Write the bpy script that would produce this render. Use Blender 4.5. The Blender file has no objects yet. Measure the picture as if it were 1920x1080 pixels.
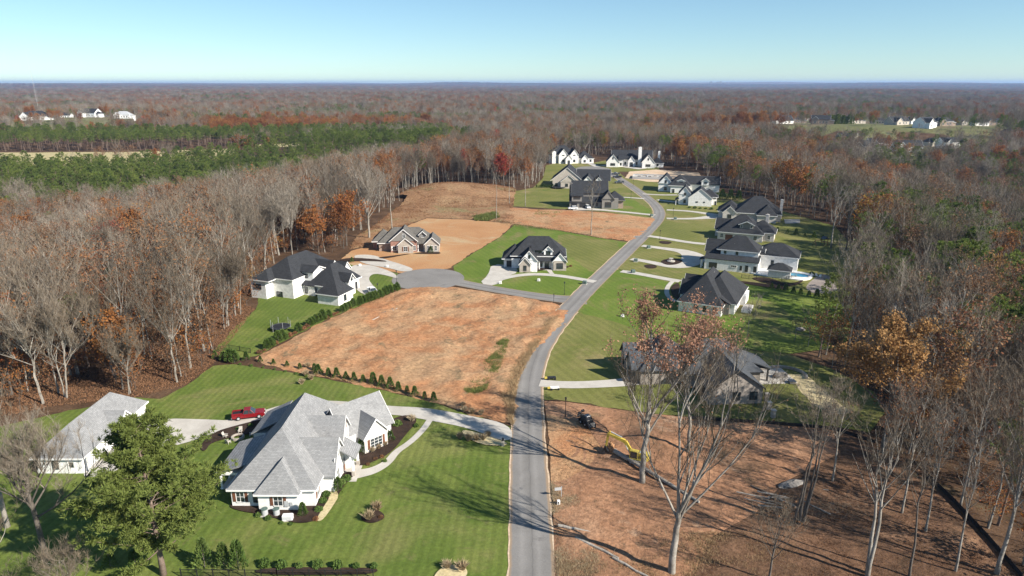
import bpy, bmesh, math, random
import numpy as np
from mathutils import Vector, noise
from mathutils.geometry import delaunay_2d_cdt
R = math.radians
SC = bpy.context.scene
COL = SC.collection

# ------------------------------------------------------------------ camera, sky, sun, exposure
CAM_H = 60.0
PITCH = math.atan(384 / 1280)
cam_data = bpy.data.cameras.new('camera')
cam_data.sensor_width = 36.0
cam_data.lens = 24.0
cam_data.clip_start = 0.5
cam_data.clip_end = 80000
cam = bpy.data.objects.new('camera', cam_data)
cam.location = (0, 0, CAM_H)
cam.rotation_euler = (R(90) - PITCH, 0, 0)
COL.objects.link(cam)
SC.camera = cam

SUN_DIR = Vector((0.862, -0.508, 0)).normalized()      # towards the sun, on the ground
SUN_EL = R(33.5)
world = bpy.data.worlds.new('World')
SC.world = world
world.use_nodes = True
wn = world.node_tree
bg = wn.nodes['Background']
sky = wn.nodes.new('ShaderNodeTexSky')
sky.sky_type = 'NISHITA'
sky.sun_disc = False
sky.sun_elevation = SUN_EL
sky.sun_rotation = math.atan2(SUN_DIR.x, SUN_DIR.y)
sky.altitude = 1500
sky.air_density = 1.0
sky.dust_density = 0.0
sky.ozone_density = 3.0
gm_ = wn.nodes.new('ShaderNodeGamma')
gm_.inputs['Gamma'].default_value = 0.85
tint_ = wn.nodes.new('ShaderNodeMix')
tint_.data_type = 'RGBA'
tint_.blend_type = 'MULTIPLY'
tint_.inputs[0].default_value = 1.0
tint_.inputs[7].default_value = (0.90, 1.08, 1.11, 1)
wn.links.new(sky.outputs['Color'], gm_.inputs['Color'])
wn.links.new(gm_.outputs['Color'], tint_.inputs[6])
wn.links.new(tint_.outputs[2], bg.inputs['Color'])
bg.inputs['Strength'].default_value = 0.073

sun_data = bpy.data.lights.new('sun', 'SUN')
sun_data.energy = 4.2
sun_data.angle = R(0.53)
sun_data.color = (1.0, 0.93, 0.82)
sun = bpy.data.objects.new('sun', sun_data)
sd = Vector((SUN_DIR.x * math.cos(SUN_EL), SUN_DIR.y * math.cos(SUN_EL), math.sin(SUN_EL)))
sun.rotation_euler = sd.to_track_quat('Z', 'Y').to_euler()
sun.location = (200, -80, 200)
COL.objects.link(sun)
vs = SC.view_settings
vs.view_transform = 'Standard'
vs.look = 'None'
vs.gamma = 1.0
vs.exposure = 1.12
SC.cycles.max_bounces = 5
SC.cycles.diffuse_bounces = 2
SC.cycles.glossy_bounces = 2
SC.cycles.transmission_bounces = 2
SC.cycles.volume_bounces = 0
SC.cycles.transparent_max_bounces = 6

# ------------------------------------------------------------------ helpers
_s, _c = math.sin(PITCH), math.cos(PITCH)
def G(x, y, z=0.0):
    """ground position (metres) surveyed from the photograph, for a thing standing on height z"""
    u, v = x - 960.0, y - 540.0
    t = (CAM_H - z) / (1280 * _s + v * _c)
    return (t * u, t * (1280 * _c - v * _s))
def GP(pts, z=0.0):
    return [G(p[0], p[1], z) for p in pts]

def tag(o, label=None, cat=None, group=None, kind=None):
    if label: o['label'] = label
    if cat: o['category'] = cat
    if group: o['group'] = group
    if kind: o['kind'] = kind
    return o
def empty(name, loc=(0, 0, 0), rz=0.0, label=None, cat=None, group=None):
    o = bpy.data.objects.new(name, None)
    o.empty_display_size = 0.3
    o.location = loc
    o.rotation_euler = (0, 0, rz)
    COL.objects.link(o)
    return tag(o, label, cat, group)
def put(name, me, parent=None, loc=(0, 0, 0), rz=0.0, link=True):
    o = bpy.data.objects.new(name, me)
    o.location = loc
    o.rotation_euler = (0, 0, rz)
    if link: COL.objects.link(o)
    if parent is not None: o.parent = parent
    return o
def copy_tree(o, loc, rz, label=None, group=None, scale=1.0):
    c = o.copy()
    COL.objects.link(c)
    c.location = loc
    c.rotation_euler = (0, 0, rz)
    c.scale = (scale,) * 3
    if label: c['label'] = label
    if group: c['group'] = group
    def kids(src, dst):
        for ch in src.children:
            k = ch.copy()
            COL.objects.link(k)
            k.parent = dst
            kids(ch, k)
    kids(o, c)
    return c

class MB:
    """collects faces of one mesh"""
    def __init__(self):
        self.v, self.f, self.m = [], [], []
    def add(self, verts, faces, mi=0):
        n = len(self.v)
        self.v.extend([tuple(q) for q in verts])
        self.f.extend([tuple(i + n for i in fc) for fc in faces])
        self.m.extend([mi] * len(faces))
    def box(self, x0, x1, y0, y1, z0, z1, mi=0):
        self.add([(x0, y0, z0), (x1, y0, z0), (x1, y1, z0), (x0, y1, z0), (x0, y0, z1), (x1, y0, z1), (x1, y1, z1), (x0, y1, z1)],
                 [(0, 3, 2, 1), (4, 5, 6, 7), (0, 1, 5, 4), (1, 2, 6, 5), (2, 3, 7, 6), (3, 0, 4, 7)], mi)
    def cham(self, x0, x1, y0, y1, z0, z1, b, mi=0):
        """box with its vertical and top edges cut by b"""
        def ring(d, z): return [(x0 + d + b, y0 + d, z), (x1 - d - b, y0 + d, z), (x1 - d, y0 + d + b, z), (x1 - d, y1 - d - b, z),
                                (x1 - d - b, y1 - d, z), (x0 + d + b, y1 - d, z), (x0 + d, y1 - d - b, z), (x0 + d, y0 + d + b, z)]
        rs = [ring(0, z0), ring(0, z1 - b), ring(b * .7, z1)]
        vs_ = [p for r in rs for p in r]
        fs = [tuple(range(7, -1, -1)), tuple(range(16, 24))]
        for k in range(2):
            for i in range(8):
                j = (i + 1) % 8
                fs.append((k * 8 + i, k * 8 + j, k * 8 + 8 + j, k * 8 + 8 + i))
        self.add(vs_, fs, mi)
    def tube(self, path, rad, n=5, mi=0, cap=True):
        path = [Vector(q) for q in path]
        k = len(path)
        rings = []
        for i, q in enumerate(path):
            d = (path[min(i + 1, k - 1)] - path[max(i - 1, 0)])
            if d.length < 1e-6: d = Vector((0, 0, 1))
            d.normalize()
            a = d.cross(Vector((0.31, 0.95, 0.05)))
            if a.length < 0.05: a = d.cross(Vector((1, 0, 0)))
            a.normalize()
            b = d.cross(a)
            r = rad[i] if isinstance(rad, (list, tuple)) else rad
            rings.append([q + a * (r * math.cos(2 * math.pi * j / n)) + b * (r * math.sin(2 * math.pi * j / n)) for j in range(n)])
        fs = []
        for i in range(k - 1):
            for j in range(n):
                jj = (j + 1) % n
                fs.append((i * n + j, i * n + jj, (i + 1) * n + jj, (i + 1) * n + j))
        if cap:
            fs.append(tuple(range(n - 1, -1, -1)))
            fs.append(tuple((k - 1) * n + j for j in range(n)))
        self.add([p for r in rings for p in r], fs, mi)
    def prism(self, poly, z0, z1, mi=0):
        n = len(poly)
        vs_ = [(p[0], p[1], z0) for p in poly] + [(p[0], p[1], z1) for p in poly]
        fs = [tuple(range(n - 1, -1, -1)), tuple(range(n, 2 * n))] + [(i, (i + 1) % n, n + (i + 1) % n, n + i) for i in range(n)]
        self.add(vs_, fs, mi)
    def side(self, prof, y0, y1, mi=0):
        """profile in x,z pulled along y"""
        n = len(prof)
        vs_ = [(p[0], y0, p[1]) for p in prof] + [(p[0], y1, p[1]) for p in prof]
        fs = [tuple(range(n)), tuple(range(2 * n - 1, n - 1, -1))] + [(i, n + i, n + (i + 1) % n, (i + 1) % n) for i in range(n)]
        self.add(vs_, fs, mi)
    def wheel(self, x, y, z, r, w, n=14, mi=0):
        """cylinder with its axis along y"""
        ring = lambda yy, rr: [(x + rr * math.cos(2 * math.pi * j / n), yy, z + rr * math.sin(2 * math.pi * j / n)) for j in range(n)]
        vs_ = ring(y - w / 2, r * .93) + ring(y - w / 2 + .04, r) + ring(y + w / 2 - .04, r) + ring(y + w / 2, r * .93)
        fs = [(k * n + j, k * n + (j + 1) % n, (k + 1) * n + (j + 1) % n, (k + 1) * n + j) for k in range(3) for j in range(n)]
        fs += [tuple(range(n - 1, -1, -1)), tuple(3 * n + j for j in range(n))]
        self.add(vs_, fs, mi)
    def blob(self, c, rx, ry, rz, nu=8, nv=5, jit=0.0, mi=0, rng=random):
        vs_, fs = [], []
        for i in range(nv + 1):
            th = math.pi * i / nv
            for j in range(nu):
                ph = 2 * math.pi * j / nu
                k = 1 + rng.uniform(-jit, jit)
                vs_.append((c[0] + rx * k * math.sin(th) * math.cos(ph), c[1] + ry * k * math.sin(th) * math.sin(ph), c[2] + rz * k * math.cos(th)))
        for i in range(nv):
            for j in range(nu):
                fs.append((i * nu + j, (i + 1) * nu + j, (i + 1) * nu + (j + 1) % nu, i * nu + (j + 1) % nu))
        self.add(vs_, fs, mi)
    def mesh(self, name, mats, smooth=False):
        me = bpy.data.meshes.new(name)
        me.from_pydata(self.v, [], self.f)
        for m in (mats if isinstance(mats, (list, tuple)) else [mats]): me.materials.append(m)
        if self.m and max(self.m) > 0: me.polygons.foreach_set('material_index', self.m)
        if smooth: me.polygons.foreach_set('use_smooth', [True] * len(self.f))
        me.update()
        return me
    def build(self, name, mats, parent=None, loc=(0, 0, 0), rz=0.0, smooth=False):
        return put(name, self.mesh(name, mats, smooth), parent, loc, rz)

# ------------------------------------------------------------------ materials
def ramp(nt, fac, stops, interp='LINEAR'):
    r = nt.nodes.new('ShaderNodeValToRGB')
    r.color_ramp.interpolation = interp
    el = r.color_ramp.elements
    while len(el) < len(stops): el.new(0.5)
    for e, (p, col) in zip(el, stops):
        e.position = p
        e.color = (*col, 1)
    nt.links.new(fac, r.inputs['Fac'])
    return r.outputs['Color']
def nz(nt, co, scale, detail=4, rough=0.55, dist=0.0, stretch=None):
    if stretch:
        mp = nt.nodes.new('ShaderNodeMapping')
        mp.inputs['Scale'].default_value = stretch
        nt.links.new(co, mp.inputs['Vector'])
        co = mp.outputs['Vector']
    n = nt.nodes.new('ShaderNodeTexNoise')
    n.inputs['Scale'].default_value = scale
    n.inputs['Detail'].default_value = detail
    n.inputs['Roughness'].default_value = rough
    n.inputs['Distortion'].default_value = dist
    nt.links.new(co, n.inputs['Vector'])
    return n.outputs['Fac']
def mix(nt, a, b, fac, mode='MIX'):
    m = nt.nodes.new('ShaderNodeMix')
    m.data_type = 'RGBA'
    m.blend_type = mode
    for sock, val in ((m.inputs[0], fac), (m.inputs[6], a), (m.inputs[7], b)):
        if hasattr(val, 'node'): nt.links.new(val, sock)
        elif isinstance(val, (int, float)): sock.default_value = val
        else: sock.default_value = (*val, 1)
    return m.outputs[2]
def base(name, rough=0.85, spec=0.3):
    m = bpy.data.materials.new(name)
    m.use_nodes = True
    nt = m.node_tree
    b = nt.nodes['Principled BSDF']
    b.inputs['Roughness'].default_value = rough
    b.inputs['Specular IOR Level'].default_value = spec
    tc = nt.nodes.new('ShaderNodeTexCoord')
    return m, nt, b, tc.outputs['Object']
def bump(nt, b, h, strength=0.5, dist=0.1):
    n = nt.nodes.new('ShaderNodeBump')
    n.inputs['Strength'].default_value = strength
    n.inputs['Distance'].default_value = dist
    nt.links.new(h, n.inputs['Height'])
    nt.links.new(n.outputs['Normal'], b.inputs['Normal'])
def m_plain(name, col, rough=0.6, spec=0.4, metal=0.0, vary=0.12, scale=3.0):
    m, nt, b, co = base(name, rough, spec)
    n = nz(nt, co, scale, 5)
    lo = tuple(c * (1 - vary) for c in col)
    hi = tuple(min(1, c * (1 + vary)) for c in col)
    nt.links.new(ramp(nt, n, [(0.3, lo), (0.7, hi)]), b.inputs['Base Color'])
    b.inputs['Metallic'].default_value = metal
    return m
def m_ground(name, stops, scale, fine, fstops=((0.3, (0.7, 0.7, 0.7)), (0.7, (1.25, 1.25, 1.25))), patch=None, bstr=0.5, bdist=0.15, stripes=None):
    """a soil or grass: broad noise ramp x fine noise, patches of a second colour (scale, colour, low, high)"""
    m, nt, b, co = base(name, 0.95, 0.1)
    col = ramp(nt, nz(nt, co, scale, 5, 0.62, 0.6), stops)
    if patch:
        for (ps, pc, lo, hi) in patch:
            f = ramp(nt, nz(nt, co, ps, 6, 0.65, 0.8), [(lo, (0, 0, 0)), (hi, (1, 1, 1))])
            col = mix(nt, col, pc, f)
    if stripes:
        ang, period, amt = stripes
        mp = nt.nodes.new('ShaderNodeMapping')
        mp.inputs['Rotation'].default_value = (0, 0, ang)
        nt.links.new(co, mp.inputs['Vector'])
        w = nt.nodes.new('ShaderNodeTexWave')
        w.inputs['Scale'].default_value = 1.0 / period * 0.31416 * 1.0
        w.inputs['Distortion'].default_value = 0.6
        w.inputs['Detail'].default_value = 1.0
        w.inputs['Detail Scale'].default_value = 0.4
        nt.links.new(mp.outputs['Vector'], w.inputs['Vector'])
        col = mix(nt, col, ramp(nt, w.outputs['Fac'], [(0.25, (1 - amt,) * 3), (0.75, (1 + amt,) * 3)]), 1.0, 'MULTIPLY')
    fn = nz(nt, co, fine, 6, 0.7)
    col = mix(nt, col, ramp(nt, fn, list(fstops)), 1.0, 'MULTIPLY')
    nt.links.new(col, b.inputs['Base Color'])
    bump(nt, b, fn, bstr, bdist)
    return m
def m_leaf(name, stops, trans=0.25):
    """foliage: the colour differs from plant to plant and leaf clump to leaf clump"""
    m, nt, b, co = base(name, 0.8, 0.15)
    oi = nt.nodes.new('ShaderNodeObjectInfo')
    geo = nt.nodes.new('ShaderNodeNewGeometry')
    ad = nt.nodes.new('ShaderNodeMath'); ad.operation = 'MULTIPLY_ADD'
    nt.links.new(geo.outputs['Random Per Island'], ad.inputs[0])
    ad.inputs[1].default_value = 0.34
    sc = nt.nodes.new('ShaderNodeMath'); sc.operation = 'MULTIPLY'
    nt.links.new(oi.outputs['Random'], sc.inputs[0]); sc.inputs[1].default_value = 0.66
    nt.links.new(sc.outputs[0], ad.inputs[2])
    col = ramp(nt, ad.outputs[0], stops)
    nt.links.new(col, b.inputs['Base Color'])
    if trans:
        t = nt.nodes.new('ShaderNodeBsdfTranslucent')
        nt.links.new(col, t.inputs['Color'])
        mx = nt.nodes.new('ShaderNodeMixShader')
        mx.inputs[0].default_value = trans
        nt.links.new(b.outputs[0], mx.inputs[1]); nt.links.new(t.outputs[0], mx.inputs[2])
        nt.links.new(mx.outputs[0], nt.nodes['Material Output'].inputs['Surface'])
    return m
def m_brick(name, c1, c2, mortar, bw=0.42, bh=0.15, rough=0.85):
    m, nt, b, co = base(name, rough, 0.2)
    # wall coordinates: run along the wall, height
    sp = nt.nodes.new('ShaderNodeSeparateXYZ'); nt.links.new(co, sp.inputs[0])
    a = nt.nodes.new('ShaderNodeMath'); a.operation = 'ADD'
    nt.links.new(sp.outputs[0], a.inputs[0]); nt.links.new(sp.outputs[1], a.inputs[1])
    cb = nt.nodes.new('ShaderNodeCombineXYZ'); nt.links.new(a.outputs[0], cb.inputs[0]); nt.links.new(sp.outputs[2], cb.inputs[1])
    t = nt.nodes.new('ShaderNodeTexBrick')
    t.inputs['Color1'].default_value = (*c1, 1); t.inputs['Color2'].default_value = (*c2, 1); t.inputs['Mortar'].default_value = (*mortar, 1)
    t.inputs['Scale'].default_value = 1.0; t.inputs['Brick Width'].default_value = bw; t.inputs['Row Height'].default_value = bh
    t.inputs['Mortar Size'].default_value = 0.012
    nt.links.new(cb.outputs[0], t.inputs['Vector'])
    n = nz(nt, co, 1.2, 5)
    nt.links.new(mix(nt, t.outputs['Color'], ramp(nt, n, [(0.3, (0.82,) * 3), (0.7, (1.1,) * 3)]), 1.0, 'MULTIPLY'), b.inputs['Base Color'])
    bump(nt, b, t.outputs['Fac'], 0.3, -0.02)
    return m
def m_shingle(name, c1, c2, rough=0.9):
    m, nt, b, co = base(name, rough, 0.15)
    sp = nt.nodes.new('ShaderNodeSeparateXYZ'); nt.links.new(co, sp.inputs[0])
    a = nt.nodes.new('ShaderNodeMath'); a.operation = 'ADD'
    nt.links.new(sp.outputs[0], a.inputs[0]); nt.links.new(sp.outputs[1], a.inputs[1])
    cb = nt.nodes.new('ShaderNodeCombineXYZ'); nt.links.new(a.outputs[0], cb.inputs[0]); nt.links.new(sp.outputs[2], cb.inputs[1])
    t = nt.nodes.new('ShaderNodeTexBrick')
    t.inputs['Color1'].default_value = (*c1, 1); t.inputs['Color2'].default_value = (*c2, 1)
    t.inputs['Mortar'].default_value = (*[c * 0.6 for c in c1], 1)
    t.inputs['Scale'].default_value = 1.0; t.inputs['Brick Width'].default_value = 0.5; t.inputs['Row Height'].default_value = 0.16
    t.inputs['Mortar Size'].default_value = 0.012
    nt.links.new(cb.outputs[0], t.inputs['Vector'])
    n1 = nz(nt, co, 0.5, 6, 0.7)
    n2 = nz(nt, co, 9.0, 3, 0.7)
    col = mix(nt, t.outputs['Color'], ramp(nt, n1, [(0.3, (0.85,) * 3), (0.7, (1.15,) * 3)]), 1.0, 'MULTIPLY')
    col = mix(nt, col, ramp(nt, n2, [(0.3, (0.8,) * 3), (0.7, (1.2,) * 3)]), 1.0, 'MULTIPLY')
    nt.links.new(col, b.inputs['Base Color'])
    bump(nt, b, n2, 0.3, 0.02)
    return m
def m_batten(name, col):
    m, nt, b, co = base(name, 0.6, 0.3)
    sp = nt.nodes.new('ShaderNodeSeparateXYZ'); nt.links.new(co, sp.inputs[0])
    a = nt.nodes.new('ShaderNodeMath'); a.operation = 'ADD'
    nt.links.new(sp.outputs[0], a.inputs[0]); nt.links.new(sp.outputs[1], a.inputs[1])
    f = nt.nodes.new('ShaderNodeMath'); f.operation = 'PINGPONG'; nt.links.new(a.outputs[0], f.inputs[0]); f.inputs[1].default_value = 0.2
    cc = ramp(nt, f.outputs[0], [(0.0, tuple(c * .8 for c in col)), (0.03, col)])
    nt.links.new(mix(nt, cc, ramp(nt, nz(nt, co, 0.8, 4), [(0.3, (0.9,) * 3), (0.7, (1.06,) * 3)]), 1.0, 'MULTIPLY'), b.inputs['Base Color'])
    return m

M = {}
M['asphalt'] = m_ground('asphalt', [(0.3, (0.185, 0.176, 0.166)), (0.7, (0.235, 0.224, 0.212))], 0.12, 6.0, ((0.3, (0.86,) * 3), (0.7, (1.12,) * 3)),
                        patch=[(0.35, (0.155, 0.147, 0.14), 0.60, 0.72)], bstr=0.15, bdist=0.02)
def m_road():
    m = M['asphalt'].copy()
    m.name = 'worn_asphalt'
    nt = m.node_tree
    b = nt.nodes['Principled BSDF']
    old = b.inputs['Base Color'].links[0].from_socket
    uv = nt.nodes.new('ShaderNodeUVMap'); uv.uv_map = 'across'
    sp = nt.nodes.new('ShaderNodeSeparateXYZ'); nt.links.new(uv.outputs[0], sp.inputs[0])
    tc = nt.nodes.new('ShaderNodeTexCoord')
    wob = nt.nodes.new('ShaderNodeMath'); wob.operation = 'MULTIPLY_ADD'
    nt.links.new(nz(nt, tc.outputs['Object'], 0.6, 4), wob.inputs[0]); wob.inputs[1].default_value = 0.07; nt.links.new(sp.outputs[0], wob.inputs[2])
    wear = ramp(nt, wob.outputs[0], [(0.0, (0.95,) * 3), (0.22, (1.0,) * 3), (0.31, (1.16,) * 3), (0.42, (1.0,) * 3), (0.53, (0.9,) * 3), (0.555, (0.72,) * 3), (0.575, (0.92,) * 3), (0.70, (1.16,) * 3), (0.82, (1.0,) * 3)])
    col = mix(nt, old, wear, 1.0, 'MULTIPLY')
    dirt = ramp(nt, wob.outputs[0], [(0.045, (1, 1, 1)), (0.10, (0, 0, 0)), (0.955, (0, 0, 0)), (1.0, (1, 1, 1))])
    nt.links.new(mix(nt, col, (0.30, 0.22, 0.15), dirt), b.inputs['Base Color'])
    return m
M['road'] = m_road()
M['concrete'] = m_ground('concrete', [(0.3, (0.40, 0.37, 0.33)), (0.7, (0.52, 0.49, 0.44))], 0.3, 5.0, ((0.3, (0.9,) * 3), (0.7, (1.08,) * 3)), bstr=0.1, bdist=0.02)
M['leaf_litter'] = m_ground('leaf_litter', [(0.25, (0.045, 0.028, 0.017)), (0.5, (0.088, 0.052, 0.031)), (0.75, (0.16, 0.098, 0.060))], 0.14, 2.2, ((0.3, (0.45,) * 3), (0.7, (1.35,) * 3)), patch=[(0.05, (0.11, 0.10, 0.05), 0.6, 0.75)])
M['lawn_green'] = m_ground('lawn_green', [(0.25, (0.074, 0.114, 0.020)), (0.5, (0.108, 0.146, 0.030)), (0.75, (0.168, 0.185, 0.050))], 0.09, 1.8, ((0.3, (0.72,) * 3), (0.7, (1.22,) * 3)),
                           patch=[(0.05, (0.20, 0.185, 0.070), 0.52, 0.74), (0.22, (0.17, 0.155, 0.065), 0.60, 0.74)], stripes=(R(3), 1.35, 0.075))
M['lawn_vivid'] = m_ground('lawn_vivid', [(0.25, (0.078, 0.128, 0.018)), (0.5, (0.115, 0.162, 0.028)), (0.75, (0.185, 0.195, 0.055))], 0.05, 1.6, ((0.3, (0.8,) * 3), (0.7, (1.18,) * 3)),
                           patch=[(0.045, (0.22, 0.165, 0.085), 0.53, 0.70)], stripes=(R(-24), 1.9, 0.04))
M['lawn_olive'] = m_ground('lawn_olive', [(0.25, (0.105, 0.122, 0.030)), (0.5, (0.150, 0.155, 0.045)), (0.75, (0.215, 0.190, 0.075))], 0.05, 1.8, ((0.3, (0.8,) * 3), (0.7, (1.2,) * 3)),
                           patch=[(0.04, (0.26, 0.20, 0.10), 0.56, 0.72), (0.07, (0.085, 0.125, 0.025), 0.6, 0.72)], stripes=(R(-24), 2.2, 0.06))
M['red_clay'] = m_ground('red_clay', [(0.22, (0.355, 0.145, 0.066)), (0.42, (0.41, 0.203, 0.100)), (0.58, (0.44, 0.268, 0.148)), (0.8, (0.32, 0.220, 0.122))], 0.07, 1.5, ((0.28, (0.5,) * 3), (0.7, (1.25,) * 3)),
                         patch=[(0.09, (0.42, 0.28, 0.16), 0.58, 0.74), (0.16, (0.23, 0.165, 0.095), 0.56, 0.68), (0.06, (0.39, 0.175, 0.080), 0.58, 0.72), (0.5, (0.27, 0.15, 0.08), 0.60, 0.70)], bstr=0.8, bdist=0.25)
M['clay_leafy'] = m_ground('clay_leafy', [(0.25, (0.22, 0.125, 0.076)), (0.5, (0.35, 0.185, 0.105)), (0.75, (0.45, 0.27, 0.165))], 0.07, 1.5, ((0.3, (0.5,) * 3), (0.7, (1.25,) * 3)),
                           patch=[(0.11, (0.45, 0.33, 0.23), 0.58, 0.72), (0.08, (0.165, 0.10, 0.06), 0.54, 0.66), (0.05, (0.17, 0.15, 0.075), 0.62, 0.72), (0.4, (0.16, 0.10, 0.06), 0.58, 0.68)], bstr=0.8, bdist=0.25)
M['litter_clay'] = m_ground('litter_clay', [(0.25, (0.085, 0.055, 0.036)), (0.5, (0.16, 0.090, 0.054)), (0.75, (0.26, 0.150, 0.090))], 0.09, 1.8, ((0.3, (0.45,) * 3), (0.7, (1.3,) * 3)),
                            patch=[(0.12, (0.34, 0.20, 0.12), 0.58, 0.70), (0.07, (0.07, 0.048, 0.032), 0.54, 0.66), (0.05, (0.13, 0.125, 0.06), 0.62, 0.72)], bstr=0.8, bdist=0.25)
M['tan_soil'] = m_ground('tan_soil', [(0.25, (0.36, 0.185, 0.085)), (0.5, (0.41, 0.225, 0.110)), (0.75, (0.43, 0.28, 0.15))], 0.04, 1.6, ((0.3, (0.8,) * 3), (0.7, (1.12,) * 3)),
                         patch=[(0.05, (0.44, 0.355, 0.22), 0.55, 0.75)], bstr=0.3, bdist=0.1)
M['brown_grass'] = m_ground('brown_grass', [(0.25, (0.20, 0.115, 0.062)), (0.5, (0.285, 0.165, 0.09)), (0.75, (0.34, 0.235, 0.13))], 0.07, 0.8, ((0.28, (0.5,) * 3), (0.7, (1.3,) * 3)),
                            patch=[(0.04, (0.22, 0.20, 0.095), 0.56, 0.70)], bstr=0.8, bdist=0.3)
M['dry_field'] = m_ground('dry_field', [(0.3, (0.36, 0.31, 0.16)), (0.7, (0.46, 0.39, 0.22))], 0.01, 0.3)
M['far_grass'] = m_ground('far_grass', [(0.3, (0.10, 0.115, 0.042)), (0.7, (0.19, 0.175, 0.085))], 0.02, 0.3, patch=[(0.012, (0.14, 0.10, 0.06), 0.5, 0.65)])
M['mulch'] = m_ground('mulch', [(0.3, (0.028, 0.018, 0.014)), (0.7, (0.060, 0.040, 0.030))], 0.5, 4.0)
M['straw'] = m_ground('straw', [(0.3, (0.46, 0.37, 0.20)), (0.7, (0.58, 0.49, 0.30))], 0.4, 3.0)
M['pebble'] = m_ground('pebble', [(0.3, (0.24, 0.20, 0.18)), (0.7, (0.32, 0.28, 0.25))], 0.3, 3.0)
M['pale_clay'] = m_ground('pale_clay', [(0.3, (0.50, 0.36, 0.24)), (0.7, (0.60, 0.47, 0.34))], 0.1, 1.5)
M['bark'] = m_ground('bark', [(0.3, (0.16, 0.142, 0.118)), (0.7, (0.40, 0.37, 0.325))], 0.8, 4.0, bstr=0.4, bdist=0.05)
M['bark_dark'] = m_ground('bark_dark', [(0.3, (0.085, 0.072, 0.062)), (0.7, (0.17, 0.15, 0.13))], 0.8, 4.0, bstr=0.4, bdist=0.05)
M['bark_pine'] = m_ground('bark_pine', [(0.3, (0.12, 0.085, 0.065)), (0.7, (0.26, 0.20, 0.165))], 0.8, 3.0, bstr=0.5, bdist=0.05)
M['twig'] = m_leaf('twig', [(0.0, (0.074, 0.058, 0.040)), (0.3, (0.142, 0.117, 0.088)), (0.5, (0.185, 0.144, 0.102)), (0.72, (0.220, 0.188, 0.150)), (1.0, (0.36, 0.325, 0.275))], 0.0)
M['leaf_russet'] = m_leaf('leaf_russet', [(0.0, (0.12, 0.055, 0.030)), (0.35, (0.21, 0.118, 0.064)), (0.6, (0.26, 0.125, 0.052)), (0.8, (0.20, 0.080, 0.045)), (1.0, (0.30, 0.19, 0.10))])
M['leaf_rose'] = m_leaf('leaf_rose', [(0.0, (0.30, 0.155, 0.10)), (0.5, (0.40, 0.22, 0.145)), (1.0, (0.46, 0.29, 0.20))])
M['leaf_autumn'] = m_leaf('leaf_autumn', [(0.0, (0.13, 0.052, 0.025)), (0.25, (0.23, 0.092, 0.032)), (0.5, (0.32, 0.140, 0.040)), (0.7, (0.25, 0.078, 0.038)), (0.85, (0.38, 0.205, 0.045)), (1.0, (0.42, 0.28, 0.06))], 0.3)
M['leaf_amber'] = m_leaf('leaf_amber', [(0.0, (0.22, 0.112, 0.045)), (0.5, (0.33, 0.180, 0.070)), (1.0, (0.42, 0.255, 0.105))], 0.3)
M['leaf_red'] = m_leaf('leaf_red', [(0.0, (0.26, 0.045, 0.035)), (0.6, (0.36, 0.075, 0.045)), (1.0, (0.42, 0.13, 0.05))], 0.3)
M['needle'] = m_leaf('needle', [(0.0, (0.070, 0.100, 0.024)), (0.5, (0.120, 0.165, 0.036)), (0.8, (0.165, 0.205, 0.046)), (1.0, (0.20, 0.225, 0.055))], 0.3)
M['needle_near'] = m_leaf('needle_near', [(0.0, (0.090, 0.122, 0.030)), (0.5, (0.148, 0.186, 0.046)), (0.9, (0.205, 0.238, 0.062)), (1.0, (0.26, 0.20, 0.08))], 0.3)
M['evergreen'] = m_leaf('evergreen', [(0.0, (0.065, 0.110, 0.026)), (0.6, (0.105, 0.165, 0.038)), (1.0, (0.155, 0.200, 0.06))], 0.2)
M['plume'] = m_leaf('plume', [(0.0, (0.30, 0.22, 0.13)), (0.6, (0.42, 0.33, 0.21)), (1.0, (0.52, 0.44, 0.31))], 0.2)
M['dry_weed'] = m_leaf('dry_weed', [(0.0, (0.24, 0.16, 0.09)), (0.6, (0.36, 0.25, 0.14)), (1.0, (0.44, 0.34, 0.20))], 0.1)
M['leaf_drift'] = m_leaf('leaf_drift', [(0.0, (0.10, 0.05, 0.03)), (0.5, (0.22, 0.115, 0.06)), (1.0, (0.34, 0.20, 0.12))], 0.1)
M['pine_weed'] = m_leaf('pine_weed', [(0.0, (0.09, 0.12, 0.03)), (1.0, (0.18, 0.20, 0.06))], 0.1)
M['shingle_grey'] = m_shingle('shingle_grey', (0.225, 0.227, 0.23), (0.285, 0.285, 0.285))
M['shingle_dark'] = m_shingle('shingle_dark', (0.032, 0.034, 0.038), (0.046, 0.048, 0.053))
M['shingle_brown'] = m_shingle('shingle_brown', (0.115, 0.108, 0.098), (0.155, 0.145, 0.13))
M['white_brick'] = m_brick('white_brick', (0.82, 0.81, 0.785), (0.87, 0.86, 0.835), (0.77, 0.755, 0.725))
M['cream_brick'] = m_brick('cream_brick', (0.50, 0.44, 0.37), (0.60, 0.54, 0.46), (0.52, 0.48, 0.42))
M['pale_brick'] = m_brick('pale_brick', (0.60, 0.555, 0.515), (0.69, 0.645, 0.60), (0.58, 0.55, 0.51))
M['taupe_brick'] = m_brick('taupe_brick', (0.27, 0.235, 0.205), (0.35, 0.305, 0.27), (0.33, 0.30, 0.27))
M['tan_brick'] = m_brick('tan_brick', (0.30, 0.215, 0.165), (0.38, 0.29, 0.235), (0.36, 0.31, 0.27))
M['red_brick'] = m_brick('red_brick', (0.30, 0.145, 0.105), (0.38, 0.20, 0.15), (0.36, 0.29, 0.25))
M['stone'] = m_brick('stone', (0.36, 0.315, 0.27), (0.47, 0.42, 0.365), (0.40, 0.37, 0.33), 0.7, 0.35)
M['white_siding'] = m_batten('white_siding', (0.87, 0.87, 0.86))
M['grey_siding'] = m_batten('grey_siding', (0.24, 0.225, 0.205))
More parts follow.
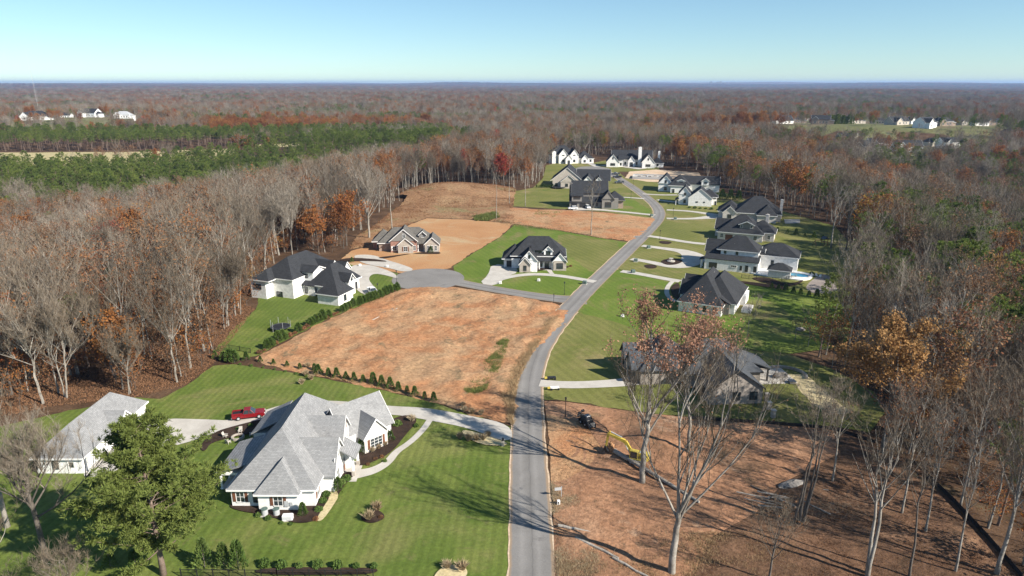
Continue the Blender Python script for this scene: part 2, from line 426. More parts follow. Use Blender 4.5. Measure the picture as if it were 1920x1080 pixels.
M['white_trim'] = m_plain('white_trim', (0.80, 0.79, 0.77), 0.5, vary=0.04)
M['dark_trim'] = m_plain('dark_trim', (0.030, 0.030, 0.032), 0.5, vary=0.1)
M['glass'] = m_plain('glass', (0.035, 0.045, 0.05), 0.06, 0.8, vary=0.2)
M['wood_brown'] = m_plain('wood_brown', (0.16, 0.065, 0.035), 0.6, vary=0.2)
M['grey_wood'] = m_plain('grey_wood', (0.22, 0.20, 0.18), 0.8, vary=0.2)
M['log'] = m_ground('log', [(0.3, (0.22, 0.19, 0.16)), (0.7, (0.42, 0.38, 0.33))], 0.8, 3.0)
M['black'] = m_plain('black', (0.018, 0.018, 0.02), 0.5, vary=0.15)
M['rubber'] = m_plain('rubber', (0.022, 0.022, 0.022), 0.9, 0.2)
M['red_paint'] = m_plain('red_paint', (0.20, 0.010, 0.013), 0.25, 0.6, vary=0.05)
M['white_paint'] = m_plain('white_paint', (0.78, 0.78, 0.78), 0.3, 0.5, vary=0.03)
M['dark_paint'] = m_plain('dark_paint', (0.05, 0.055, 0.065), 0.3, 0.6, vary=0.05)
M['yellow_paint'] = m_plain('yellow_paint', (0.56, 0.42, 0.07), 0.5, 0.4, vary=0.12)
M['metal'] = m_plain('metal', (0.42, 0.43, 0.44), 0.45, 0.5, vary=0.1)
M['green_box'] = m_plain('green_box', (0.10, 0.145, 0.13), 0.6, vary=0.1)
M['pool_water'] = m_plain('pool_water', (0.04, 0.26, 0.40), 0.05, 0.6, vary=0.15, scale=0.6)
M['lime'] = m_plain('lime', (0.25, 0.55, 0.03), 0.5, vary=0.05)
# ------------------------------------------------------------------ the ground
def smooth01(t):
    t = max(0.0, min(1.0, t))
    return t * t * (3 - 2 * t)
RISES = [(*G(1670, 246, 11), 520, 330, 13.0), (*G(140, 229, 11), 330, 300, 13.0)]      # two gentle rises with far houses on them
def H_far(x, y):
    r = math.hypot(x, y)
    if r < 800: return 0.0
    k = smooth01((r - 800) / 2500)
    k2 = smooth01((r - 3000) / 9000)
    n = noise.noise(Vector((x / 1300, y / 1300, 3.1)))
    n2 = noise.noise(Vector((x / 5200, y / 5200, 7.7)))
    h = k * 13 * n + k2 * (30 * n2 + 4)
    h += smooth01((r - 9000) / 10000) * (58 + 44 * noise.noise(Vector((x / 2600, y / 2600, 21.0))))
    for cx, cy, rx, ry, hh in RISES:
        d = math.hypot((x - cx) / rx, (y - cy) / ry)
        if d < 1: h = h * smooth01(d) + hh * (1 - smooth01(d))
    return h
HILL = (-33.0, 388.0)
def H_hill(x, y):
    d = math.hypot((x - HILL[0]) / 62, (y - HILL[1]) / 48)
    return 5.0 * (1 - smooth01(d)) if d < 1 else 0.0
def inside(poly, x, y):
    c = False
    n = len(poly)
    j = n - 1
    for i in range(n):
        xi, yi = poly[i]; xj, yj = poly[j]
        if (yi > y) != (yj > y) and x < (xj - xi) * (y - yi) / (yj - yi) + xi: c = not c
        j = i
    return c
def edge_dist(poly, x, y):
    best = 1e9
    n = len(poly)
    for i in range(n):
        ax, ay = poly[i]; bx, by = poly[(i + 1) % n]
        dx, dy = bx - ax, by - ay
        L = dx * dx + dy * dy
        t = 0 if L == 0 else max(0, min(1, ((x - ax) * dx + (y - ay) * dy) / L))
        d = math.hypot(x - ax - t * dx, y - ay - t * dy)
        if d < best: best = d
    return best
# the clearing in the woods (no forest trees inside)
CLEAR = GP([(-420, 830), (0, 778), (100, 758), (250, 743), (300, 746), (345, 722), (395, 684), (425, 655), (405, 648), (440, 612), (478, 578), (482, 550), (492, 520), (520, 492), (560, 474), (600, 478), (640, 474),
            (652, 462), (660, 446), (690, 430), (735, 392), (765, 372), (800, 357), (850, 347), (900, 353), (935, 363), (1000, 350), (1018, 332), (1022, 308), (1038, 296), (1100, 296), (1140, 290),
            (1230, 304), (1310, 323), (1335, 345), (1400, 370), (1460, 386), (1560, 420), (1592, 442), (1608, 482), (1612, 522), (1600, 572), (1590, 640), (1500, 660), (1482, 670), (1560, 690), (1640, 735),
            (1668, 775), (1655, 835), (1740, 888), (1850, 1008), (1925, 1092), (2150, 1350), (1500, 1900), (0, 1900), (-500, 1300)])
def H_valley(x, y):
    """the lots stand on a ridge: the woods on both sides fall away from it"""
    if y < 30 or y > 640 or math.hypot(x, y) > 760 or inside(CLEAR, x, y): return 0.0
    e = edge_dist(CLEAR, x, y)
    if e < 6: return 0.0
    w = 1 - (smooth01((y - 525) / 85) if x < -60 else smooth01((y - 430) / 200))
    if -60 < x < 20: w *= smooth01((-x - 30) / 40) if x < 0 else 0
    if x < 0: w *= 1 - .33 * smooth01((y - 400) / 60)
    return -w * (18.0 if x < 0 else 17.0) * smooth01((e - 6) / (130 if x < 0 else 120))
def H_base(x, y):
    return H_far(x, y) + H_valley(x, y)
def H(x, y):
    return H_hill(x, y) + H_base(x, y)

def struct(name, me):
    return tag(put(name, me), kind='structure')

# one sheet out to the horizon, rings growing with distance
rr = [2.0]
while rr[-1] < 23000: rr.append(rr[-1] * 1.06 + 1.0)
NA = 220
gv = [(0, 0, 0)]
for r in rr:
    for j in range(NA):
        a = 2 * math.pi * j / NA
        x, y = r * math.sin(a), r * math.cos(a)
        gv.append((x, y, H_base(x, y) - .02))
gf = [(0, 1 + (j + 1) % NA, 1 + j) for j in range(NA)]
for i in range(len(rr) - 1):
    for j in range(NA):
        a, b = 1 + i * NA + j, 1 + i * NA + (j + 1) % NA
        gf.append((a, b, b + NA, a + NA))
def far_forest_material():
    """near: leaf litter; kilometres away, where single trees can no longer be told apart: the colours of the woods"""
    m = M['leaf_litter'].copy()
    m.name = 'woodland_ground'
    nt = m.node_tree
    b = nt.nodes['Principled BSDF']
    old = b.inputs['Base Color'].links[0].from_socket
    tc = nt.nodes.new('ShaderNodeTexCoord')
    co = tc.outputs['Object']
    w = ramp(nt, nz(nt, co, 0.006, 8, 0.75), [(0.30, (0.045, 0.055, 0.032)), (0.42, (0.12, 0.085, 0.07)), (0.52, (0.19, 0.155, 0.14)), (0.62, (0.20, 0.11, 0.075)), (0.72, (0.15, 0.13, 0.12))])
    ln = nt.nodes.new('ShaderNodeVectorMath'); ln.operation = 'LENGTH'
    nt.links.new(co, ln.inputs[0])
    mr = nt.nodes.new('ShaderNodeMapRange')
    mr.inputs['From Min'].default_value = 2500; mr.inputs['From Max'].default_value = 5000
    nt.links.new(ln.outputs['Value'], mr.inputs['Value'])
    nt.links.new(mix(nt, old, w, mr.outputs['Result']), b.inputs['Base Color'])
    return m
gm = bpy.data.meshes.new('ground')
gm.from_pydata(gv, [], gf)
gm.materials.append(far_forest_material())
struct('ground', gm)

# ------------------------------------------------------------------ sheets laid on the ground
def chaikin(p, it=2, closed=False):
    for _ in range(it):
        q = []
        n = len(p)
        rng_ = range(n) if closed else range(n - 1)
        if not closed: q.append(p[0])
        for i in rng_:
            a, b = p[i], p[(i + 1) % n]
            q.append((a[0] * .75 + b[0] * .25, a[1] * .75 + b[1] * .25))
            q.append((a[0] * .25 + b[0] * .75, a[1] * .25 + b[1] * .75))
        if not closed: q.append(p[-1])
        p = q
    return p
def dense(poly, step, jit, seed):
    out = []
    n = len(poly)
    for i in range(n):
        a, b = poly[i], poly[(i + 1) % n]
        L = math.hypot(b[0] - a[0], b[1] - a[1])
        k = max(1, int(L / step))
        nx, ny = ((b[1] - a[1]) / L, -(b[0] - a[0]) / L) if L > 0 else (0, 0)
        for j in range(k):
            t = j / k
            x, y = a[0] + (b[0] - a[0]) * t, a[1] + (b[1] - a[1]) * t
            o = jit * (noise.noise(Vector((x * 0.35, y * 0.35, seed))) + 0.6 * noise.noise(Vector((x * 1.1, y * 1.1, seed + 5)))) if j else 0
            out.append((x + nx * o, y + ny * o))
    return out
SHEET_Z = [0.02]
def patch(name, poly, mat, z=None, jit=0.5, step=1.5, grid=0.0, amp=0.0, mounds=(), hill=False, follow=False, seed=1.0, smooth_it=0, kind='structure'):
    """a sheet over a polygon; with grid > 0 it has relief inside: noise of height amp and mounds (x, y, radius, height)"""
    if z is None:
        SHEET_Z[0] += 0.004
        z = SHEET_Z[0]
    if smooth_it: poly = chaikin(poly, smooth_it, True)
    P = dense(poly, step, jit, seed)
    co = [Vector(p) for p in P]
    n = len(co)
    if grid:
        xs = [p[0] for p in P]; ys = [p[1] for p in P]
        rng = random.Random(int(seed * 97))
        x = min(xs)
        while x < max(xs):
            y = min(ys)
            while y < max(ys):
                px, py = x + rng.uniform(-.3, .3) * grid, y + rng.uniform(-.3, .3) * grid
                if inside(P, px, py) and edge_dist(poly, px, py) > grid * .6: co.append(Vector((px, py)))
                y += grid
            x += grid
    vo, eo, fo, *_ = delaunay_2d_cdt(co, [(i, (i + 1) % n) for i in range(n)], [], 0, 1e-4)
    fo = [f for f in fo if inside(P, sum(vo[i].x for i in f) / 3, sum(vo[i].y for i in f) / 3)]
    vv = []
    for q in vo:
        h = z
        if hill: h += H_hill(q.x, q.y)
        if follow: h += H_base(q.x, q.y)
        if grid:
            e = smooth01(edge_dist(poly, q.x, q.y) / 3.0)
            if e > 0:
                a = noise.noise(Vector((q.x * .22, q.y * .22, seed))) + .6 * noise.noise(Vector((q.x * .6, q.y * .6, seed))) + .35 * noise.noise(Vector((q.x * 1.5, q.y * 1.5, seed))) + .3 * noise.noise(Vector((q.x * 3.1, q.y * 3.1, seed)))
                h += e * amp * max(0, 0.9 + a + .35 * noise.noise(Vector((q.x * .5 + q.y * .9, q.y * .15 - q.x * .08, seed))))
                for (mx, my, mr, mh) in mounds:
                    d = math.hypot(q.x - mx, q.y - my) / mr
                    if d < 1: h += e * mh * (1 - smooth01(d)) * (1 + .5 * noise.noise(Vector((q.x * .9, q.y * .9, 2.2))))
        vv.append((q.x, q.y, h))
    # all faces up
    ff = []
    for f in fo:
        a, b, c = (vo[i] for i in f[:3])
        ff.append(tuple(f) if (b.x - a.x) * (c.y - a.y) - (b.y - a.y) * (c.x - a.x) > 0 else tuple(reversed(f)))
    me = bpy.data.meshes.new(name)
    me.from_pydata(vv, [], ff)
    me.materials.append(mat)
    if grid: me.polygons.foreach_set('use_smooth', [True] * len(ff))
    o = put(name, me)
    return tag(o, kind=kind)
def ribbon(name, pts, w, mat, z=None, smooth_it=3, jit=0.0):
    """a strip of constant width (or one width per point) along a line"""
    if z is None:
        SHEET_Z[0] += 0.004
        z = SHEET_Z[0]
    ws = w if isinstance(w, (list, tuple)) else [w] * len(pts)
    p3 = [(a[0], a[1], q) for a, q in zip(pts, ws)]
    for _ in range(smooth_it):
        q = [p3[0]]
        for a, b in zip(p3[:-1], p3[1:]):
            q.append(tuple(a[i] * .75 + b[i] * .25 for i in range(3)))
            q.append(tuple(a[i] * .25 + b[i] * .75 for i in range(3)))
        q.append(p3[-1])
        p3 = q
    vv, ff = [], []
    for i, (x, y, q) in enumerate(p3):
        a, b = p3[max(i - 1, 0)], p3[min(i + 1, len(p3) - 1)]
        d = Vector((b[0] - a[0], b[1] - a[1])).normalized()
        o1 = q / 2 + jit * noise.noise(Vector((x * .3, y * .3, 1)))
        o2 = q / 2 + jit * noise.noise(Vector((x * .3, y * .3, 9)))
        vv += [(x - d.y * o1, y + d.x * o1, z), (x + d.y * o2, y - d.x * o2, z)]
        if i: ff.append((2 * i - 2, 2 * i - 1, 2 * i + 1, 2 * i))
    me = bpy.data.meshes.new(name)
    me.from_pydata(vv, [], ff)
    me.materials.append(mat)
    uv = me.uv_layers.new(name='across')
    for lp in me.loops: uv.data[lp.index].uv = (lp.vertex_index % 2, 0)
    return tag(put(name, me), kind='structure')


# lawns and lots
patch('lawn', GP([(-420, 850), (0, 800), (110, 775), (250, 745), (300, 748), (348, 724), (400, 686), (440, 683), (560, 700), (700, 728), (820, 757), (925, 792), (958, 800), (957, 900), (955, 1080), (953, 1500), (-200, 1500), (-500, 1200)]), M['lawn_green'], seed=1.3)
patch('dirt_lot', GP([(478, 672), (540, 640), (600, 606), (690, 567), (738, 545), (785, 538), (850, 538), (910, 547), (985, 559), (1035, 567), (1068, 582), (1060, 604), (1030, 634), (1002, 662), (983, 695), (972, 735), (966, 792), (925, 790), (820, 756), (700, 727), (580, 702), (500, 685)]),
      M['red_clay'], jit=1.0, grid=0.85, amp=0.42, seed=2.1,
      mounds=[(*G(800, 556), 7, 1.1), (*G(765, 560), 5, 0.9), (*G(945, 572), 6, 1.2), (*G(975, 575), 4, 0.9), (*G(1010, 580), 4, 0.8), (*G(880, 560), 6, 0.5), (*G(985, 640), 3, 0.5)])
patch('backyard_lawn', GP([(402, 655), (440, 615), (480, 580), (488, 550), (500, 525), (560, 500), (640, 492), (690, 500), (745, 512), (752, 545), (700, 563), (610, 600), (540, 636), (480, 668), (440, 672)]), M['lawn_green'], seed=3.1)
patch('bare_soil_yard', GP([(640, 486), (660, 470), (690, 462), (740, 432), (800, 409), (880, 412), (962, 420), (938, 444), (880, 478), (846, 502), (815, 508), (748, 512), (700, 503), (660, 497)]), M['tan_soil'], jit=0.7, seed=4.4)
hill_poly = GP([(655, 468), (672, 440), (700, 425), (738, 394), (765, 373)]) + [(-62, 372), (-50, 396), (-33, 412), (-14, 408), (2, 392)] + GP([(962, 388), (965, 419), (880, 411), (800, 408), (740, 431), (690, 461)])
patch('dry_grass_hill', hill_poly, M['brown_grass'], jit=0.8, grid=3.5, amp=0.3, hill=True, seed=5.2)
patch('cleared_strip', GP([(935, 414), (952, 388), (1010, 393), (1066, 394), (1130, 398), (1232, 410), (1212, 432), (1188, 454), (1120, 445), (1040, 430), (965, 420)]), M['red_clay'], jit=1.0, grid=2.5, amp=0.35, seed=6.3)
patch('front_lawn', GP([(850, 500), (882, 478), (938, 445), (965, 421), (1040, 431), (1120, 446), (1190, 456), (1142, 514), (1108, 548), (1075, 560), (1010, 557), (930, 546), (872, 531), (852, 512)]), M['lawn_vivid'], seed=7.7)
patch('dormant_turf', GP([(1040, 436), (1120, 448), (1170, 458), (1135, 500), (1112, 515), (1080, 490), (1060, 465)]), M['lawn_olive'], jit=1.5, seed=7.9, smooth_it=1)
patch('upper_lawn', GP([(930, 366), (1000, 352), (1018, 334), (1024, 310), (1060, 303), (1100, 308), (1140, 300), (1230, 308), (1240, 322), (1160, 322), (1184, 345), (1214, 366), (1244, 390), (1230, 411), (1130, 397), (1066, 393), (962, 387)]), M['lawn_olive'], seed=8.1)
patch('side_lawn', GP([(1152, 370), (1185, 372), (1222, 396), (1215, 402), (1150, 394)]), M['lawn_vivid'], jit=0.3, seed=8.6)
patch('corner_lawn', GP([(1008, 748), (1004, 720), (1005, 690), (1024, 648), (1050, 610), (1073, 580), (1160, 605), (1260, 640), (1480, 665), (1560, 692), (1640, 736), (1660, 775), (1630, 812), (1560, 800), (1440, 790), (1370, 789), (1200, 772), (1060, 752)]), M['lawn_olive'], seed=9.4)
patch('wide_lawn', GP([(1070, 582), (1106, 550), (1156, 505), (1260, 530), (1400, 530), (1500, 545), (1600, 575), (1596, 605), (1588, 650), (1480, 664), (1260, 640), (1160, 606)]), M['lawn_vivid'], seed=10.2)
patch('roadside_lawn', GP([(1156, 504), (1186, 468), (1226, 420), (1242, 402), (1236, 383), (1190, 352), (1162, 333), (1230, 342), (1310, 346), (1400, 374), (1480, 400), (1565, 424), (1604, 468), (1612, 528), (1602, 576), (1500, 546), (1400, 530), (1260, 531)]), M['lawn_olive'], seed=11.9)
patch('clay_lot', GP([(1020, 752), (1060, 754), (1200, 774), (1370, 791), (1560, 802), (1575, 850), (1470, 905), (1420, 960), (1330, 1010), (1300, 1080), (1330, 1500), (1050, 1500), (1040, 1080), (1036, 905), (1060, 900), (1112, 872), (1126, 838), (1098, 796), (1024, 776)]),
      M['clay_leafy'], jit=0.0, grid=1.1, amp=0.26, seed=12.7,
      mounds=[(*G(1215, 830), 5, 1.3), (*G(1270, 842), 5, 1.0), (*G(1130, 845), 3.5, 0.7)])
patch('graded_pad', GP([(1024, 766), (1102, 786), (1136, 836), (1120, 884), (1062, 912), (1036, 918), (1030, 850)]), M['red_clay'], z=0.045, jit=0.4, seed=12.8)
for r_, c_ in ((5.2, (1040, 850)), (6.9, (1040, 850)), (8.8, (1030, 862)), (3.4, (1046, 842))):
    q_ = G(*c_)
    ribbon('tyre_track', [(q_[0] + r_ * math.cos(R(t)), q_[1] + r_ * math.sin(R(t))) for t in range(-50, 61, 10)], 0.42, M['clay_leafy'], z=0.052, jit=0.25)
patch('littered_lot', GP([(1560, 802), (1640, 828), (1740, 890), (1850, 1010), (1930, 1100), (2100, 1350), (1500, 1500), (1330, 1500), (1300, 1080), (1330, 1010), (1420, 960), (1470, 905), (1575, 850)]),
      M['litter_clay'], jit=0.0, grid=1.5, amp=0.24, seed=12.9, mounds=[(*G(1500, 930), 6, 0.9)])
patch('building_plot', GP([(1172, 334), (1180, 322), (1230, 318), (1310, 324), (1325, 346), (1260, 343), (1215, 341)]), M['pale_clay'], jit=1.0, seed=13.1)
patch('straw_strip', GP([(1470, 702), (1510, 703), (1560, 745), (1600, 775), (1560, 778), (1525, 760), (1495, 725)]), M['straw'], jit=0.5, seed=14.2)
patch('sports_court', GP([(1640, 540), (1725, 556), (1745, 592), (1665, 590)]), M['concrete'], z=H_base(*G(1695, 570)) + 1.2, jit=0.2, seed=14.9)
patch('fire_pit_terrace', GP([(1505, 540), (1540, 512), (1558, 520), (1572, 538), (1565, 550), (1530, 553)]), M['pebble'], jit=0.2, seed=15.5, smooth_it=2)
# far fields
patch('hay_field', GP([(-60, 304), (260, 301), (440, 294), (440, 279), (260, 285), (-60, 287)]), M['dry_field'], z=0.25, jit=4, step=12, seed=16.1, grid=14, follow=True)
patch('hay_field', GP([(478, 277), (562, 275), (566, 269), (478, 271)]), M['dry_field'], z=0.25, jit=3, step=12, seed=16.8, grid=14, follow=True)

# roads
Z_ROAD = 0.30
main_line = GP([(996, 1700), (997, 1300), (997.5, 1080), (993, 900), (990, 830), (989, 745), (993, 700), (1010, 650), (1048, 600), (1092, 552), (1130, 515), (1182, 465), (1218, 430), (1238, 407), (1234, 388), (1206, 365), (1180, 347), (1152, 329), (1128, 318)])
for k in range(len(main_line)): main_line[k] = (main_line[k][0], main_line[k][1])
ribbon('road_verge', main_line, 6.3, M['pale_clay'], z=0.066, jit=0.25)
ribbon('road', main_line, 5.8, M['road'], z=0.075, jit=0.15)
side_line = GP([(1098, 562), (1060, 562), (1010, 556), (940, 545), (880, 534), (840, 526), (803, 522)])
ribbon('side_road', side_line, [9, 7, 5.8, 5.8, 5.8, 6.5, 8], M['road'], z=0.070, jit=0.1)
def disc(name, c, rx, ry, mat, z, n=40, rot=0.0):
    return patch(name, [(c[0] + rx * math.cos(2 * math.pi * i / n) * math.cos(rot) - ry * math.sin(2 * math.pi * i / n) * math.sin(rot), c[1] + rx * math.cos(2 * math.pi * i / n) * math.sin(rot) + ry * math.sin(2 * math.pi * i / n) * math.cos(rot)) for i in range(n)], mat, z=z, jit=0.05)
disc('cul_de_sac', G(803, 523), 11.5, 12.5, M['asphalt'], 0.079)
disc('cul_de_sac', G(1112, 318), 13, 20, M['asphalt'], 0.079)

# driveways and paths
CON = M['concrete']
def drive(pts, w, name='driveway', z=None): return ribbon(name, GP(pts), w, CON, z)
SHEET_Z[0] = 0.10
patch('driveway', GP([(960, 797), (880, 780), (800, 765), (725, 762), (640, 752), (560, 752), (500, 768), (440, 790), (385, 787), (300, 785), (262, 800), (200, 858), (150, 892), (172, 896), (215, 888), (262, 850), (350, 832), (400, 812), (470, 797), (545, 780), (640, 774), (745, 778), (800, 788), (880, 803), (960, 835)]), CON, jit=0.05, smooth_it=2)
ribbon('walkway', GP([(806, 788), (795, 805), (770, 830), (742, 848), (728, 868), (700, 884), (668, 890)]), [1.2, 1.2, 1.2, 1.3, 1.5, 2.0, 2.6], CON)
patch('driveway', GP([(740, 512), (700, 498), (675, 496), (655, 500), (652, 520), (668, 545), (690, 556), (712, 548), (698, 535), (690, 522), (700, 513), (722, 516), (748, 524)]), CON, jit=0.05, smooth_it=2)
patch('driveway', GP([(662, 478), (700, 478), (722, 487), (750, 495), (780, 506), (757, 511), (730, 503), (690, 497), (668, 488)]), CON, jit=0.05, smooth_it=2)
patch('driveway', GP([(922, 495), (966, 499), (972, 511), (952, 518), (930, 537), (898, 532), (915, 517)]), CON, jit=0.05, smooth_it=1)
drive([(930, 526), (960, 518), (1000, 514), (1050, 517), (1116, 529)], 2.9)
ribbon('walkway', GP([(1026, 500), (1030, 508), (1036, 515)]), [3, 1.5, 1.4], CON)
drive([(1012, 719), (1060, 723), (1130, 721), (1190, 716), (1225, 700), (1250, 690)], [3.4, 3.4, 3.4, 4.0, 9, 12])
drive([(1165, 509), (1200, 514), (1240, 522), (1275, 528)], 3.2)
ribbon('walkway', GP([(1262, 527), (1250, 540), (1250, 555), (1266, 566)]), 1.4, CON)
drive([(1184, 486), (1215, 491), (1260, 501), (1290, 497), (1305, 482), (1285, 472), (1250, 467), (1204, 461)], [3.4, 3.4, 4.5, 7, 9, 6, 3.6, 3.4])
drive([(1216, 443), (1250, 448), (1290, 455), (1322, 458)], 3.3)
drive([(1250, 410), (1290, 411), (1320, 409), (1352, 406)], [3.4, 3.4, 5, 10])
drive([(1250, 394), (1290, 396), (1320, 400), (1345, 404)], [3.2, 3.2, 4, 6])
drive([(1232, 375), (1262, 379), (1292, 382)], 3.2)
drive([(1205, 364), (1235, 366), (1270, 366)], 3.2)
drive([(1228, 404), (1180, 399), (1120, 393), (1075, 392)], [3.4, 3.4, 4, 9])
drive([(1208, 373), (1180, 371), (1160, 370)], 3.0)
drive([(1120, 313), (1105, 306), (1105, 300), (1090, 298), (1075, 303)], [5, 5, 6, 7, 10])
drive([(1130, 312), (1150, 308), (1175, 313), (1205, 317)], [5, 6, 9, 9])
patch('driveway', GP([(1050, 333), (1080, 318), (1108, 318), (1105, 330), (1075, 345)]), CON, jit=0.05)
# planting beds
def bed(pts, z=None, mat='mulch', name='planting_bed'): return patch(name, GP(pts), M[mat], z, jit=0.15, step=0.8, smooth_it=2)
bed([(426, 955), (500, 968), (560, 985), (602, 976), (625, 945), (650, 905), (668, 890), (650, 884), (620, 905), (590, 935), (560, 945), (500, 945), (440, 940)])
bed([(668, 878), (700, 868), (735, 850), (762, 815), (785, 790), (770, 778), (735, 785), (720, 815), (690, 838), (672, 850)])
bed([(672, 975), (700, 985), (725, 972), (712, 958), (690, 960)])
bed([(600, 905), (640, 925), (622, 955), (603, 980), (592, 978), (605, 955), (622, 930)], mat='straw', name='stone_edging')
bed([(440, 800), (500, 785), (560, 780), (540, 800), (470, 815), (395, 830), (385, 850), (372, 840), (400, 812)])
bed([(870, 805), (950, 830), (950, 838), (900, 836), (865, 815)], mat='straw')
bed([(480, 1066), (700, 1066), (712, 1073), (690, 1080), (480, 1080)])
bed([(815, 1078), (835, 1062), (870, 1062), (880, 1080), (850, 1100), (810, 1100)], mat='straw')
bed([(1236, 490), (1260, 484), (1284, 489), (1270, 497), (1248, 498)])
bed([(1205, 497), (1228, 497), (1234, 503), (1215, 505)])
bed([(1380, 527), (1420, 531), (1470, 538), (1482, 546), (1440, 540), (1395, 533)])
bed([(1235, 452), (1262, 454), (1255, 459), (1238, 457)])
bed([(1440, 520), (1470, 533), (1500, 530), (1506, 518), (1490, 505), (1510, 520), (1500, 536), (1460, 538), (1400, 522)])
bed([(630, 491), (690, 490), (735, 492), (700, 486), (650, 484)])
bed([(705, 484), (740, 480), (770, 476), (815, 477), (830, 476), (815, 471), (760, 478), (722, 486)])
bed([(972, 513), (1010, 509), (1026, 506), (1040, 504), (1070, 503), (1060, 498), (1010, 502)])
bed([(1262, 558), (1256, 545), (1262, 534), (1275, 530), (1275, 566)])
# ------------------------------------------------------------------ houses
class House:
    def __init__(self, name, label, at, yaw, wall, roof, trim='white_trim', cat='house', group=None):
        self.o = empty(name, (at[0], at[1], 0), R(yaw), label, cat, group)
        self.w, self.r, self.t = MB(), MB(), MB()
        self.wm, self.rm, self.tm = [wall], [roof], trim
        self.cache = {}
    def wi(self, mat):
        if mat is None: return 0
        if mat not in self.wm: self.wm.append(mat)
        return self.wm.index(mat)
    def ri(self, mat):
        if mat is None: return 0
        if mat not in self.rm: self.rm.append(mat)
        return self.rm.index(mat)
    def block(self, x0, x1, y0, y1, z1, z0=-0.3, mat=None):
        self.w.box(x0, x1, y0, y1, z0, z1, self.wi(mat))
    def xf(self, c, ang):
        a = R(ang)
        ca, sa = math.cos(a), math.sin(a)
        return lambda x, y, z: (c[0] + x * ca - y * sa, c[1] + x * sa + y * ca, z)
    def hip(self, x0, x1, y0, y1, ze, pitch, over=0.45, c=(0, 0), ang=0, mat=None):
        """hipped roof over a rectangle (in a frame turned by ang about c)"""
        T = self.xf(c, ang)
        X0, X1, Y0, Y1 = x0 - over, x1 + over, y0 - over, y1 + over
        zb = ze - over * pitch * 0.4
        w, d = X1 - X0, Y1 - Y0
        k = min(w, d) / 2
        zr = zb + k * pitch
        if w >= d: a, b = (X0 + k, (Y0 + Y1) / 2), (X1 - k, (Y0 + Y1) / 2)
        else: a, b = ((X0 + X1) / 2, Y0 + k), ((X0 + X1) / 2, Y1 - k)
        vs_ = [T(X0, Y0, zb), T(X1, Y0, zb), T(X1, Y1, zb), T(X0, Y1, zb), T(a[0], a[1], zr), T(b[0], b[1], zr)]
        if w >= d: fs = [(0, 1, 5, 4), (1, 2, 5), (2, 3, 4, 5), (3, 0, 4)]
        else: fs = [(0, 1, 4), (1, 2, 5, 4), (2, 3, 5), (3, 0, 4, 5)]
        self.r.add(vs_, fs + [(0, 3, 2, 1)], self.ri(mat))
        self.fascia([(X0, Y0), (X1, Y0), (X1, Y1), (X0, Y1)], zb, T)
        return zr
    def fascia(self, P, zb, T, t=0.06, h=0.24):
        n = len(P)
        for i in range(n):
            (ax, ay), (bx, by) = P[i], P[(i + 1) % n]
            L = math.hypot(bx - ax, by - ay)
            nx, ny = (by - ay) / L * t, -(bx - ax) / L * t
            q = [(ax - nx * .0, ay - ny * .0), (bx, by), (bx + nx, by + ny), (ax + nx, ay + ny)]
            lo = [T(p[0], p[1], zb - h) for p in q]; hi = [T(p[0], p[1], zb + 0.03) for p in q]
            self.t.add(lo + hi, [(0, 3, 2, 1), (4, 5, 6, 7), (0, 1, 5, 4), (1, 2, 6, 5), (2, 3, 7, 6), (3, 0, 4, 7)])
    def gable(self, x0, x1, y0, y1, ze, pitch, axis='y', over=0.35, c=(0, 0), ang=0, mat=None, wall=None, ends=(1, 1)):
        """gabled roof, ridge along axis, gable walls filled in"""
        T0 = self.xf(c, ang)
        if axis == 'x':
            T = lambda x, y, z: T0(y, x, z)
            x0, x1, y0, y1 = y0, y1, x0, x1
        else: T = T0
        fl = axis == 'x'
        w = x1 - x0
        zr = ze + w / 2 * pitch
        xm = (x0 + x1) / 2
        th = 0.16
        e0, e1 = (over if ends[0] else 0), (over if ends[1] else 0)
        Y0, Y1 = y0 - e0, y1 + e1
        zo = ze - over * pitch
        # two slabs
        prof = [(x0 - over, zo), (xm, zr), (x1 + over, zo), (x1 + over, zo - th), (xm, zr - th), (x0 - over, zo - th)]
        vs_ = [T(p[0], Y0, p[1] + th) for p in prof] + [T(p[0], Y1, p[1] + th) for p in prof]
        fs = [(0, 1, 7, 6), (1, 2, 8, 7), (2, 3, 9, 8), (3, 4, 10, 9), (4, 5, 11, 10), (5, 0, 6, 11), (0, 5, 4, 1), (1, 4, 3, 2), (6, 7, 10, 11), (7, 8, 9, 10)]
        if not fl: fs = [tuple(reversed(f)) for f in fs]
        self.r.add(vs_, fs, self.ri(mat))
        # rake boards
        for yy, s, e in ((Y0, -1, ends[0]), (Y1, 1, ends[1])):
            if not e: continue
            for (xa, za), (xb, zb) in (((x0 - over, zo), (xm, zr)), ((xm, zr), (x1 + over, zo))):
                y2 = yy + s * 0.06
                q = [T(xa, yy, za - 0.12), T(xb, yy, zb - 0.12), T(xb, yy, zb + th + .02), T(xa, yy, za + th + .02)] + [T(xa, y2, za - 0.12), T(xb, y2, zb - 0.12), T(xb, y2, zb + th + .02), T(xa, y2, za + th + .02)]
                self.t.add(q, [(0, 1, 2, 3), (7, 6, 5, 4), (0, 4, 5, 1), (1, 5, 6, 2), (2, 6, 7, 3), (3, 7, 4, 0)])
        # gable walls
        mi = self.wi(wall)
        for yy, s, e in ((y0, 1, ends[0]), (y1, -1, ends[1])):
            if not e: continue
            q = [T(x0, yy, ze - .02), T(x1, yy, ze - .02), T(xm, yy, zr - .02), T(x0, yy + s * .2, ze - .02), T(x1, yy + s * .2, ze - .02), T(xm, yy + s * .2, zr - .02)]
            self.w.add(q, [(0, 1, 2), (5, 4, 3), (0, 3, 4, 1), (1, 4, 5, 2), (2, 5, 3, 0)], mi)
        return zr
